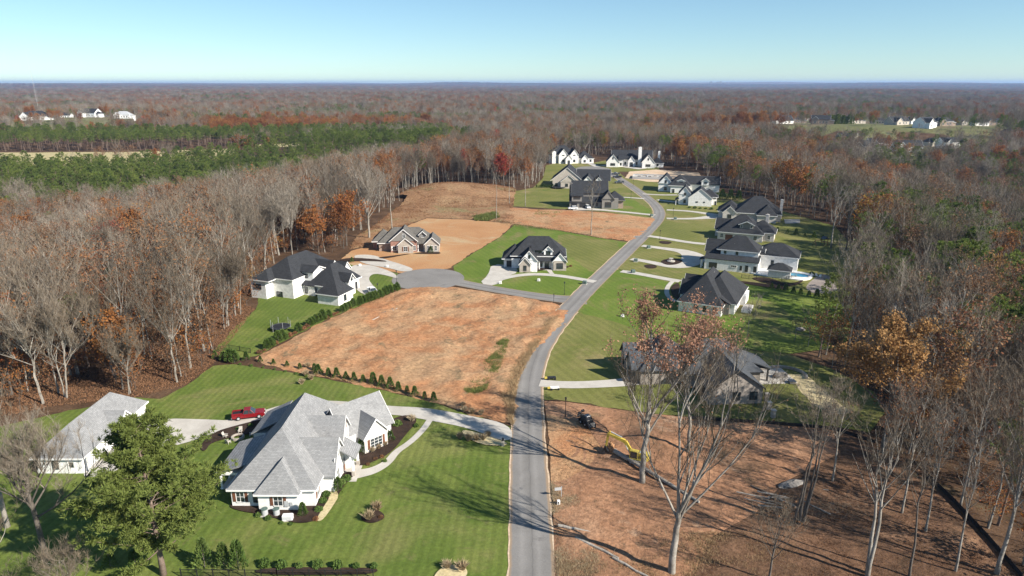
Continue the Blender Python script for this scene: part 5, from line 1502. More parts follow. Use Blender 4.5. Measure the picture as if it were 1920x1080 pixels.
# ------------------------------------------------------------------ single trees standing in the clearing
def tree_thing(name, label, TC, bark, mats, at, rz=0.0, cat='tree', group=None, z=None):
    T, C = TC
    x, y = at
    o = empty(name, (x, y, H(x, y) if z is None else z), rz, label, cat, group)
    T.build('trunk', M[bark], o, smooth=True)
    C.build('crown', [M[k] for k in mats], o)
    return o
BT = ['twig', 'leaf_russet']
srng0 = random.Random(5)
tree_thing('bare_tree', 'tall tree with a forked grey trunk and russet leaves standing beside the yellow excavator', deciduous(11, Ht=28, r0=.48, clear=.62, n_limb=5, n_sec=5, n_twig=7, tert=3, tw=.026, spread=38, fork=.42, sides=7, leaves=3600, leaf=.33, leaf_lo=.5, lean=(.02, .02)), 'bark', ['twig', 'leaf_rose'], G(1203, 906))
tree_thing('bare_tree', 'tall bare tree rising from the bottom edge, its trunk split low into two grey stems', deciduous(23, Ht=30, r0=.50, clear=.5, n_limb=4, n_sec=4, n_twig=8, tert=3, tw=.024, spread=36, fork=.34, sides=7, leaves=140, leaf=.26, lean=(.04, .02)), 'bark', BT, G(1258, 1076))
tree_thing('bare_tree', 'leafy russet tree with pale branches in front of the taupe brick house', deciduous(31, Ht=24, r0=.34, clear=.5, n_limb=6, n_sec=5, n_twig=7, tert=3, tw=.024, spread=36, fork=.45, sides=6, leaves=2600, leaf=.30, leaf_lo=.55, lean=(-.02, 0)), 'bark', ['twig', 'leaf_rose'], G(1290, 853))
tree_thing('bare_tree', 'bare silver tree between the taupe brick house and the clay lot', deciduous(37, Ht=16, r0=.16, clear=.5, n_limb=6, n_sec=4, n_twig=8, tert=2, tw=.022, spread=36, sides=5, lean=(.04, 0)), 'bark', BT, G(1362, 795))
tree_thing('bare_tree', 'clump of four thin dark bare stems on the clay lot', deciduous(41, Ht=23, r0=.24, clear=.55, n_limb=6, n_sec=4, n_twig=9, tert=2, tw=.024, spread=34, stems=4, sides=5, lean=(.05, .05)), 'bark_dark', BT, G(1497, 985))
tree_thing('bare_tree', 'pair of leaning grey bare stems left of the black silt fence', deciduous(47, Ht=24, r0=.28, clear=.45, n_limb=11, n_sec=4, n_twig=7, tert=2, tw=.024, stems=2, sides=5, lean=(.07, .02), dome=(4.2, .72, .27)), 'bark', BT, G(1625, 1085))
tree_thing('bare_tree', 'bare pale tree at the lower right corner beyond the silt fence', deciduous(53, Ht=25, r0=.3, clear=.4, n_limb=13, n_sec=5, n_twig=10, tert=2, tw=.024, sides=5, lean=(.03, .02), dome=(4.5, .68, .3)), 'bark', BT, G(1868, 1080))
tree_thing('bare_tree', 'bare tree with dark trunk and white upper limbs left of the tall pine', deciduous(59, Ht=21, r0=.38, clear=.35, n_limb=12, n_sec=6, n_twig=10, tert=2, tw=.024, spread=48, sides=7, fork=.6, lean=(-.02, 0)), 'bark_dark', BT, G(88, 1050))
tree_thing('bare_tree', 'pale-trunked bare tree at the left edge beside the garage lawn', deciduous(61, Ht=23, r0=.36, clear=.4, n_limb=9, n_sec=5, n_twig=10, tert=2, tw=.026, spread=44, sides=6), 'bark', BT, G(14, 988))
tree_thing('bare_tree', 'low sprawling bare tree in the bottom left corner', deciduous(67, Ht=14, r0=.3, clear=.2, n_limb=12, n_sec=6, n_twig=12, tert=2, tw=.026, spread=62, sides=5), 'bark', BT, G(-10, 1150))
tree_thing('bare_tree', 'bare grey saplings in front of the tall pine at the bottom edge', deciduous(71, Ht=8, r0=.12, clear=.15, n_limb=9, n_sec=5, n_twig=12, tert=1, tw=.022, spread=58, sides=4, stems=3), 'bark', BT, G(130, 1130))
tree_thing('pine_tree', 'tall full green pine in the left foreground in front of the garage', pine(5, Ht=21.0, r0=.40, clear=.16, n_br=115, tuft=44, needles=22, nl=.6, nw=.05, width=.235, jag=.28, lean=(-.03, .02)), 'bark_pine', ['needle_near'], G(308, 1077))
tree_thing('amber_oak_tree', 'broad amber-leaved oak at the edge of the right woods', deciduous(73, Ht=24, r0=.5, clear=.3, n_limb=15, n_sec=8, n_twig=9, tert=1, tw=.03, spread=58, sides=7, leaves=9000, leaf=.42, lw=1.3, leaf_lo=.1), 'bark_dark', ['twig', 'leaf_amber'], G(1655, 850))
tree_thing('bare_tree', 'bare spreading grey tree right of the broad amber oak', deciduous(79, Ht=19, r0=.3, clear=.35, n_limb=12, n_sec=6, n_twig=12, tert=1, tw=.028, spread=52, sides=6), 'bark', BT, G(1745, 850))
tree_thing('bare_tree', 'large white-limbed bare tree behind the brown brick house', deciduous(83, Ht=30, r0=.5, clear=.3, n_limb=10, n_sec=6, n_twig=20, tw=.04, spread=34, sides=6, fork=.4), 'bark', BT, G(692, 447))
tree_thing('bare_tree', 'slender bare tree right of the brown brick house roof', deciduous(89, Ht=27, r0=.32, clear=.4, n_limb=9, n_sec=5, n_twig=18, tw=.04, spread=32, sides=5), 'bark', ['twig', 'leaf_russet'], G(735, 433))
tree_thing('bare_tree', 'lone thin bare trunk on the edge of the cleared strip above the black-roofed white house', deciduous(97, Ht=26, r0=.2, clear=.7, n_limb=6, n_sec=3, n_twig=8, tw=.035, spread=40, sides=5), 'bark', BT, G(931, 412))
tree_thing('bare_tree', 'lone thin bare trunk at the left end of the upper lawn', deciduous(101, Ht=26, r0=.2, clear=.7, n_limb=6, n_sec=3, n_twig=8, tw=.035, spread=40, sides=5), 'bark', BT, G(955, 383))
tree_thing('bare_tree', 'second thin bare trunk on the upper lawn beside the tan house hedge', deciduous(103, Ht=27, r0=.2, clear=.7, n_limb=6, n_sec=3, n_twig=8, tw=.035, spread=40, sides=5), 'bark', BT, G(985, 388))
tree_thing('bare_tree', 'small-crowned bare tree in front of the charcoal two-storey house', deciduous(107, Ht=23, r0=.24, clear=.45, n_limb=9, n_sec=5, n_twig=16, tw=.034, spread=28, sides=5), 'bark', BT, G(1108, 441))
tree_thing('bare_tree', 'bare pale tree by the playset on the shaded right lawn', deciduous(109, Ht=25, r0=.36, clear=.3, n_limb=11, n_sec=6, n_twig=18, tw=.036, spread=32, sides=6), 'bark', BT, G(1558, 466))
tree_thing('bare_tree', 'bare tree behind the playset on the shaded right lawn', deciduous(113, Ht=24, r0=.26, clear=.4, n_limb=9, n_sec=5, n_twig=16, tw=.036, spread=36, sides=5), 'bark_dark', BT, G(1586, 470))
for k_, (px, py, hh, lb) in enumerate([(1515, 650, 10, 'small bare tree at the back of the bright lawn'), (1590, 668, 14, 'bare grey tree at the corner of the bright lawn and woods'), (1560, 690, 7, 'low russet tree behind the straw strip'),
                                       (1490, 640, 6, 'young bare sapling on the bright lawn'), (1415, 600, 7, 'leafless young tree behind the white ranch house'), (1400, 640, 9, 'spindly grey tree between the two right-hand houses')]):
    tree_thing('bare_tree', lb, deciduous(200 + k_, Ht=hh, r0=.1, clear=.25, n_limb=9, n_sec=4, n_twig=11, tw=.024, spread=40, sides=4, leaves=(500 if 'russet' in lb else 0), leaf=.3), 'bark', BT, G(px, py))

for k_, (px, py, hh, lb) in enumerate([(1560, 905, 17, 'slim bare tree above the log heap near the silt fence'), (1690, 965, 22, 'bare tree nearest the bend of the right silt fence'), (1735, 1000, 20, 'thin bare tree left of the right silt fence'),
                                       (1705, 1085, 23, 'tall bare tree at the bottom edge between the leaning pair and the silt fence'), (1790, 1075, 21, 'bare tree at the bottom edge beside the silt fence'), (1660, 905, 18, 'bare russet tree on the upper right of the littered lot'),
                                       (1800, 950, 22, 'bare tree just outside the right silt fence'), (1440, 1090, 12, 'small bare tree at the bottom edge right of the forked tree')]):
    tree_thing('bare_tree', lb, deciduous(300 + k_, Ht=hh, r0=.17, clear=.35, n_limb=13, n_sec=5, n_twig=9, tert=1, tw=.024, sides=5, leaves=(700 if 'russet' in lb else 60), leaf=.28, dome=(3.2, .70, .28), lean=(srng0.uniform(-.06, .06), srng0.uniform(-.05, .05))), srng0.choice(['bark', 'bark_dark']), BT, G(px, py))
def crown_tree(name, label, px, py, Ht, mats, rx, seed, leaves=2400, bark='bark_dark', s=.5):
    x, y = G(px, py, 7.0)
    tree_thing(name, label, deciduous(seed, Ht=Ht, r0=.26, clear=.3, n_limb=15, n_sec=6, n_twig=6, tw=.03, sides=5, leaves=leaves, leaf=s, lw=1.4, dome=(rx, .68, .31)), bark, ['twig', mats], (x, y))
M['leaf_gold'] = m_leaf('leaf_gold', [(0.0, (0.26, 0.19, 0.035)), (0.5, (0.36, 0.27, 0.05)), (1.0, (0.42, 0.33, 0.08))], 0.3)
crown_tree('red_maple_tree', 'bright red tree standing out in the left woods', 212, 488, 23, 'leaf_red', 5.2, 401)
crown_tree('gold_tree', 'small golden-yellow tree behind the bright red tree', 256, 447, 21, 'leaf_gold', 3.6, 402, 1500)
crown_tree('orange_tree', 'orange tree left of the bright red tree in the left woods', 165, 374, 22, 'leaf_amber', 4.6, 403)
crown_tree('orange_tree', 'orange tree in the left woods below the green pines', 402, 384, 22, 'leaf_amber', 4.8, 404)
crown_tree('orange_tree', 'dark orange tree at the left edge of the woods below the pines', 30, 395, 22, 'leaf_autumn', 5.5, 405, 2200)
crown_tree('oak_tree', 'broad dark brown-leaved oak in the left woods', 130, 437, 23, 'leaf_russet', 6.0, 406, 2600)
crown_tree('oak_tree', 'tall brown-leaved oak at the wood edge left of the dry grass hill', 718, 352, 25, 'leaf_russet', 4.2, 407, 2200)
crown_tree('orange_tree', 'orange tree low in the woods between garage and farmhouse', 505, 372, 22, 'leaf_autumn', 4.4, 408)
crown_tree('orange_tree', 'orange tree in the right woods above the playset', 1520, 285, 22, 'leaf_amber', 5.0, 409)
crown_tree('orange_tree', 'small orange tree beside the dark pines on the right', 1852, 548, 19, 'leaf_amber', 3.6, 410, 1500)
for k_, (px, py, hh, w_, lb) in enumerate([(1815, 540, 21, .24, 'broad dark green pine beside the small orange tree in the right woods'), (1650, 478, 20, .19, 'dark pine at the edge of the shaded lawn by the tall black screen'), (1690, 425, 21, .2, 'dark pine in the right woods above the sports court'),
                                           (1735, 405, 21, .2, 'dark pine high in the right woods'), (1885, 690, 20, .22, 'dark pine at the right edge above the silt fence corner'), (1775, 565, 19, .2, 'dark pine right of the sports court'), (1640, 405, 21, .19, 'dark pine behind the playset tree')]):
    x, y = G(px, py, 7.0)
    tree_thing('pine_tree', lb, pine(500 + k_, Ht=hh, r0=.22, clear=.3, n_br=40, tuft=16, needles=9, nl=.7, nw=.075, width=w_, jag=.2), 'bark_pine', ['needle'], (x, y))
# ------------------------------------------------------------------ hedges, shrubs, ornamental grasses
def shrub_proto(T, C, mats, bark='bark_dark'): return (T.mesh('stem', M[bark]), C.mesh('foliage', [M[k] for k in mats]))
CON_P = [shrub_proto(*shrub_conifer(s, 1.9, .68, 620, .28), ['evergreen']) for s in (1, 2, 3)]
CONB_P = [shrub_proto(*shrub_conifer(s, 1.9, .85, 620, .34), ['evergreen']) for s in (4, 5)]
RND_P = [shrub_proto(*round_shrub(s, .62, .62, 420, .22), ['evergreen']) for s in (6, 7)]
BRN_P = [shrub_proto(*round_shrub(s, .6, .5, 200, .2), ['leaf_russet']) for s in (8, 9)]
PLM_P = [shrub_proto(MB(), plume_grass(s), ['plume']) for s in (10, 11)]
srng = random.Random(77)
def plant(name, protos, at, s, label, cat='shrub', group=None, sz=None):
    o = empty(name, (at[0], at[1], 0.05 + (H_far(*at) if at[1] > 700 else 0)), srng.uniform(0, 6.28), label, cat, group)
    o.scale = (s, s, sz or s)
    t, c = srng.choice(protos)
    if len(t.vertices): put('stem', t, o)
    put('foliage', c, o)
    return o
def row(name, protos, line, n, s, label, group, cat='shrub', jit=.15, sz=None):
    P = GP(line)
    seg = [math.hypot(b[0] - a[0], b[1] - a[1]) for a, b in zip(P[:-1], P[1:])]
    tot = sum(seg)
    for i in range(n):
        d = tot * i / max(1, n - 1)
        for a, b, L in zip(P[:-1], P[1:], seg):
            if d <= L + 1e-6:
                t = d / L
                k = s * srng.uniform(.72, 1.25)
                plant(name, protos, (a[0] + (b[0] - a[0]) * t + srng.uniform(-jit, jit), a[1] + (b[1] - a[1]) * t + srng.uniform(-jit, jit)), k, label, cat, group, (sz or 1) * k)
                break
            d -= L
row('arborvitae', CON_P, [(598, 703), (700, 720), (812, 752)], 14, 1.05, 'young evergreen in the planted row between the grey-roofed house lawn and the red clay lot', 'evergreens along the lawn above the driveway', 'shrub')
row('arborvitae', CON_P, [(405, 672), (470, 676), (590, 696)], 8, .85, 'small evergreen in the upper of two short rows left of the clay lot', 'evergreens in the upper short row')
row('arborvitae', RND_P, [(450, 684), (500, 690), (575, 706)], 7, .6, 'tiny round shrub in the mulched row left of the clay lot', 'tiny shrubs in the mulched row')
row('arborvitae', CONB_P, [(420, 676), (440, 680)], 3, 1.15, 'dense evergreen by the woods at the left end of the hedge', 'evergreens at the left end of the hedge')
row('hedge_evergreen', CONB_P + BRN_P[:1], [(488, 662), (540, 632), (600, 602), (660, 577), (720, 556), (745, 545)], 46, 1.15, 'bushy evergreen in the long hedge dividing the farmhouse lawn from the clay lot', 'long hedge along the clay lot', jit=.3)
row('arborvitae', CON_P, [(385, 1062), (450, 1066)], 3, 1.7, 'plump tall evergreen at the bottom of the lawn right of the pine', 'tall evergreens at the bottom of the lawn', sz=1.25)
row('arborvitae', CON_P, [(205, 1062), (255, 1068)], 2, 1.5, 'evergreen half hidden under the tall pine', 'evergreens under the tall pine')
row('holly_shrub', RND_P, [(494, 1062), (700, 1066)], 7, 1.0, 'round shrub in the mulched row at the bottom of the striped lawn', 'round shrubs along the bottom of the lawn', sz=1.25)
row('arborvitae', CON_P, [(1446, 541), (1500, 553), (1592, 571)], 11, 1.1, 'young evergreen in the row across the lawn below the round terrace', 'evergreens below the round terrace')
row('arborvitae', CON_P, [(1440, 432), (1480, 438), (1560, 455)], 8, 1.1, 'young evergreen in the row behind the dormer house', 'evergreens behind the dormer house')
row('arborvitae', CON_P, [(1333, 370), (1352, 374), (1385, 376)], 5, 2.2, 'dark evergreen standing behind the gable-end house', 'dark evergreens behind the gable-end house')
row('arborvitae', CON_P, [(1006, 352), (1062, 352)], 14, 1.0, 'clipped evergreen in the hedge beside the tan double-gable house', 'hedge by the tan house')
row('arborvitae', RND_P, [(1292, 390), (1345, 394)], 6, 1.3, 'shrub below the plain white gable end', 'shrubs below the white gable end')
for px, py, s in ((862, 822, .9), (878, 826, 1.0), (893, 826, .9), (905, 826, 1.0), (915, 818, .8)):
    plant('plume_grass', PLM_P, G(px, py), s, 'tan ornamental grass in the straw bed below the driveway mouth', 'grass plant', 'ornamental grasses at the driveway mouth')
for px, py, s in ((870, 772, .9), (885, 776, .9), (902, 778, .8), (868, 762, .7)):
    plant('plume_grass', PLM_P, G(px, py), s, 'tan ornamental grass on the upper side of the driveway mouth', 'grass plant', 'ornamental grasses above the driveway')
plant('plume_grass', PLM_P, G(692, 975), 1.15, 'larger tan ornamental grass in the round island bed', 'grass plant')
plant('plume_grass', PLM_P, G(706, 957), 1.1, 'greyer ornamental grass at the back of the round island bed', 'grass plant')
plant('round_shrub', BRN_P, G(714, 972), .8, 'dark low shrub in the round island bed')
for px, py, s in ((838, 1066, .9), (866, 1070, 1.1)): plant('plume_grass', PLM_P, G(px, py), s, 'tan ornamental grass at the bottom edge of the striped lawn', 'grass plant', 'ornamental grasses at the lawn bottom')
for px, py, s in ((577, 690, 1.0), (573, 705, 1.0), (584, 712, .9), (566, 720, .9)): plant('plume_grass', PLM_P, G(px, py), s, 'pale ornamental grass where hedge row and garden bed meet', 'grass plant', 'ornamental grasses by the hedge corner')
for px, py, s, pr, lb in ((485, 968, .8, RND_P, 'round green shrub beside the air conditioners'), (503, 974, .8, RND_P, 'round green shrub in front of the air conditioners'), (568, 966, 1.0, CON_P, 'pointed shrub at the near corner of the grey-roofed house'),
                          (528, 982, .5, RND_P, 'small shrub left of the white generator'), (545, 984, .5, RND_P, 'small shrub right of the white generator'), (592, 975, .8, BRN_P, 'brown shrub at the end of the stone edging'),
                          (598, 958, 1.0, RND_P, 'dark round shrub low in the side bed of the grey-roofed house'), (606, 942, 1.0, RND_P, 'dark round shrub in the middle of the side bed'), (612, 930, 1.1, RND_P, 'dark round shrub higher in the side bed'),
                          (634, 922, 1.2, CON_P, 'pointed evergreen beside the bay window'), (640, 908, 1.2, RND_P, 'leafy bush below the bay window'), (650, 900, 1.2, RND_P, 'leafy bush beside the porch'),
                          (679, 850, 1.3, CON_P, 'narrow evergreen left of the big gable window'), (732, 826, 1.0, CON_P, 'narrow evergreen right of the big gable window'), (697, 848, .8, PLM_P, 'pale grass clump under the left of the gable window'),
                          (709, 842, .8, PLM_P, 'pale grass clump under the gable window'), (722, 836, .8, PLM_P, 'pale grass clump under the right of the gable window'), (745, 798, 1.4, RND_P, 'green bush by the driveway corner of the grey-roofed house'),
                          (704, 862, .7, BRN_P, 'reddish low shrub near the walkway bend'), (716, 858, .7, BRN_P, 'reddish low shrub in the middle of the front bed'), (690, 872, .6, BRN_P, 'brown shrub by the front porch'), (722, 866, .6, RND_P, 'small green shrub at the walkway edge'),
                          (772, 790, 1.0, PLM_P, 'tan grass clump at the top of the walkway'), (780, 800, .8, RND_P, 'low shrub at the top of the walkway'), (470, 800, .8, RND_P, 'shrub in the shaded bed near the red truck'), (446, 806, .7, RND_P, 'shrub in the shaded bed behind the house'), (500, 795, .9, RND_P, 'bush in the shade below the red truck'),
                          (808, 474, 1.2, CON_P, 'small conifer at the right corner of the brown brick house'), (660, 492, .9, CON_P, 'young conifer by the brown brick house driveway'), (1070, 500, 1.0, BRN_P, 'brown shrub at the right corner of the black-roofed white house'),
                          (1522, 515, 1.4, RND_P, 'round bush beside the white seats on the terrace'), (1385, 545, .6, RND_P, 'low shrub at the garden end of the white ranch house')):
    plant('garden_shrub' if pr is not PLM_P else 'plume_grass', pr, G(px, py), s, lb, 'shrub' if pr is not PLM_P else 'grass plant')

# weeds and dry grass on the lots: nobody could count them
def weeds(name, label, poly, n, mat, hgt, seed, clump=6, wid=.05, mask=None):
    rng = random.Random(seed)
    mb = MB()
    xs = [p[0] for p in poly]; ys = [p[1] for p in poly]
    k = 0
    while k < n:
        x, y = rng.uniform(min(xs), max(xs)), rng.uniform(min(ys), max(ys))
        if not inside(poly, x, y): continue
        if mask and noise.noise(Vector((x * mask[0], y * mask[0], seed))) < mask[1]:
            if rng.random() < .9: continue
        k += 1
        z = H_hill(x, y) if name == 'hill_grass' else 0
        for e in range(clump):
            d = rdir(rng, 5, 55)
            p = Vector((x + rng.gauss(0, .15), y + rng.gauss(0, .15), z))
            L = hgt * rng.uniform(.5, 1.3)
            s = d.cross(Vector((rng.gauss(0, 1), rng.gauss(0, 1), .3))).normalized() * wid
            mb.add([p - s, p + s, p + d * L], [(0, 1, 2)])
    return tag(mb.build(name, M[mat]), label, 'weeds', kind='stuff')
LOT = GP([(500, 672), (690, 572), (790, 548), (1000, 572), (1045, 590), (990, 655), (960, 740), (950, 785), (820, 752), (580, 700)])
weeds('dry_weeds', 'dry brown weeds scattered over the red clay lot', LOT, 8500, 'dry_weed', .34, 1, 6, .045, mask=(.09, .0))
weeds('green_weeds', 'green pine seedlings on the right side of the red clay lot', GP([(870, 735), (905, 690), (930, 645), (955, 635), (940, 690), (915, 730), (885, 745)]), 1500, 'pine_weed', .8, 2, 7, .06, mask=(.2, .08))
weeds('roadside_weeds', 'tall dry weeds along the ditch beside the road', GP([(955, 790), (940, 740), (962, 690), (985, 655), (1030, 600), (1050, 592), (1000, 660), (975, 705), (965, 750), (962, 800)]), 2400, 'dry_weed', .85, 3)
weeds('hill_grass', 'dry brown grass on the rounded hill', hill_poly, 9000, 'leaf_drift', .7, 4, 5, .09, mask=(.05, -.1))
weeds('strip_weeds', 'brown weeds along the cleared strip above the black-roofed white house', GP([(935, 421), (960, 405), (1040, 412), (1180, 430), (1180, 452), (1120, 446), (1040, 432)]), 1800, 'dry_weed', .6, 5, 5, .06)
weeds('lot_brush', 'dry brush and leaves at the bottom of the clay lot', GP([(1045, 985), (1150, 975), (1280, 1000), (1500, 1000), (1500, 1090), (1250, 1120), (1046, 1120)]), 5200, 'dry_weed', .5, 6, 6, .035, mask=(.12, -.05))
weeds('verge_grass', 'straw-coloured dry grass along the right side of the road', GP([(1034, 905), (1075, 900), (1120, 930), (1150, 985), (1110, 1010), (1140, 1090), (1044, 1090)]), 3200, 'plume', .42, 23, 6, .03, mask=(.14, .05))
weeds('corner_brush', 'grey and brown brush covering the lower right corner of the lot', GP([(1420, 960), (1560, 900), (1700, 910), (1850, 1015), (1920, 1095), (1300, 1095)]), 5200, 'leaf_drift', .55, 19, 5, .03, mask=(.1, -.05))
weeds('leaf_drift', 'fallen leaves and twigs strewn over the clay lot', GP([(1040, 770), (1370, 800), (1640, 840), (1850, 1020), (1900, 1090), (1050, 1090)]), 9000, 'dry_weed', .2, 7, 4, .045, mask=(.1, 0))
weeds('litter_edge', 'fallen leaves and brush on the floor of the left wood edge', GP([(0, 782), (100, 762), (250, 746), (345, 724), (395, 688), (420, 655), (478, 580), (440, 560), (330, 640), (200, 690), (0, 710)]), 9000, 'leaf_drift', .3, 17, 4, .06)
weeds('field_shrubs', 'green scrub at the edge of the dry grass hill', GP([(885, 408), (930, 398), (938, 408), (915, 415), (890, 414)]), 420, 'pine_weed', 1.4, 8, 8, .1)
weeds('strip_scrub', 'dark weed tufts on the cleared strip', GP([(1010, 395), (1060, 400), (1040, 408), (1000, 404)]), 160, 'pine_weed', .9, 9, 7, .08)

# ------------------------------------------------------------------ vehicles
def pickup(name, label, at, rz, paint, group=None):
    """crew-cab pickup, nose towards +x, 5.8 m long"""
    o = empty(name, (at[0], at[1], 0.13), rz, label, 'pickup truck', group)
    b = MB()
    b.side([(-2.85, .55), (-2.85, 1.12), (-1.0, 1.14), (2.0, 1.14), (2.75, 1.06), (2.9, .85), (2.9, .5), (2.45, .42), (-2.6, .42)], -.97, .97)
    b.build('body', paint, o)
    bd = MB()
    bd.box(-2.75, -1.0, -.80, .80, 1.125, 1.15)
    bd.build('bed_floor', M['black'], o)
    bw = MB()
    for s in (-1, 1): bw.box(-2.85, -1.0, s * .97 - (.16 if s > 0 else 0), s * .97 + (.16 if s < 0 else 0), 1.1, 1.38)
    bw.box(-2.86, -2.72, -.81, .81, 1.1, 1.38)
    bw.build('bed_wall', paint, o)
    cab = MB()
    lo = [(-1.0, -.93), (1.25, -.93), (1.25, .93), (-1.0, .93)]
    hi = [(-.72, -.72), (.45, -.72), (.45, .72), (-.72, .72)]
    cab.add([(x, y, 1.12) for x, y in lo] + [(x, y, 1.80) for x, y in hi], [(0, 1, 5, 4), (1, 2, 6, 5), (2, 3, 7, 6), (3, 0, 4, 7)], 1)
    cab.add([(x * 1.0, y, 1.80) for x, y in hi] + [(x * .96, y * .95, 1.88) for x, y in hi], [(0, 1, 5, 4), (1, 2, 6, 5), (2, 3, 7, 6), (3, 0, 4, 7), (4, 5, 6, 7)], 0)
    for (xa, xb) in ((-.95, -.68), (.14, .2), (1.05, .42)):
        for s in (-1, 1): cab.tube([(xa, s * .94, 1.12), (xb, s * .73, 1.82)], .05, 4, 0)
    cab.build('cab', [paint, M['glass']], o)
    for x in (-1.75, 1.85):
        for s in (-1, 1):
            w = MB(); w.wheel(0, 0, 0, .40, .27)
            q = w.build('wheel', M['rubber'], o, (x, s * .88, .40))
            r_ = MB(); r_.wheel(0, s * .03, 0, .24, .25, 10); r_.build('rim', M['metal'], q)
    for s in (-1, 1):
        l = MB(); l.box(2.80, 2.91, s * .72 - .17, s * .72 + .17, .78, .95); l.build('headlight', M['white_trim'], o)
        l = MB(); l.box(-2.89, -2.84, s * .86 - .07, s * .86 + .07, .75, 1.08); l.build('tail_light', M['red_paint'], o)
    g_ = MB(); g_.box(2.87, 2.93, -.5, .5, .62, .92); g_.box(2.85, 3.0, -.9, .9, .42, .56, 1); g_.box(-3.0, -2.84, -.9, .9, .45, .58, 1); g_.build('bumper', [M['black'], M['metal']], o)
    return o
def suv(name, label, at, rz, paint, group=None, cat='car'):
    o = empty(name, (at[0], at[1], 0.13), rz, label, cat, group)
    b = MB()
    b.side([(-2.3, .45), (-2.35, .95), (-2.2, 1.12), (1.1, 1.08), (2.1, .98), (2.35, .75), (2.35, .42), (-2.1, .38)], -.92, .92)
    b.build('body', paint, o)
    c = MB()
    lo = [(-2.15, -.88), (1.15, -.88), (1.15, .88), (-2.15, .88)]; hi = [(-1.8, -.68), (.35, -.68), (.35, .68), (-1.8, .68)]
    c.add([(x, y, 1.08) for x, y in lo] + [(x, y, 1.62) for x, y in hi], [(0, 1, 5, 4), (1, 2, 6, 5), (2, 3, 7, 6), (3, 0, 4, 7)], 1)
    c.add([(x, y, 1.62) for x, y in hi] + [(x * .95, y * .93, 1.70) for x, y in hi], [(0, 1, 5, 4), (1, 2, 6, 5), (2, 3, 7, 6), (3, 0, 4, 7), (4, 5, 6, 7)], 0)
    c.build('cab', [paint, M['glass']], o)
    for x in (-1.4, 1.45):
        for s in (-1, 1):
            w = MB(); w.wheel(0, 0, 0, .36, .24, 12); q = w.build('wheel', M['rubber'], o, (x, s * .84, .36))
            r_ = MB(); r_.wheel(0, s * .03, 0, .2, .22, 8); r_.build('rim', M['metal'], q)
    for s in (-1, 1):
        l = MB(); l.box(2.28, 2.37, s * .66 - .16, s * .66 + .16, .68, .82); l.build('headlight', M['white_trim'], o)
    return o
pickup('pickup_truck', 'red crew-cab pickup truck parked on the driveway behind the grey-roofed house', ((-51.5 - 46.9) / 2, 115.4), R(16), M['red_paint'])
pickup('pickup_truck', 'white pickup truck parked at the end of the farmhouse driveway', G(699, 551), R(-62), M['white_paint'])
pickup('pickup_truck', 'dark pickup truck nearest of the three parked on the upper road', G(1161, 344), R(182), M['dark_paint'])
pickup('pickup_truck', 'black pickup truck in the middle of the three by the building plot', G(1157, 334), R(178), M['black'])
pickup('pickup_truck', 'farthest dark truck by the building plot at the road end', G(1154, 328), R(180), M['dark_paint'])
suv('car', 'white car in front of the charcoal house garage', G(1074, 393), R(188), M['white_paint'])
suv('van', 'white van parked nose out beside the charcoal house garage', G(1102, 391), R(-80), M['white_paint'], cat='van')

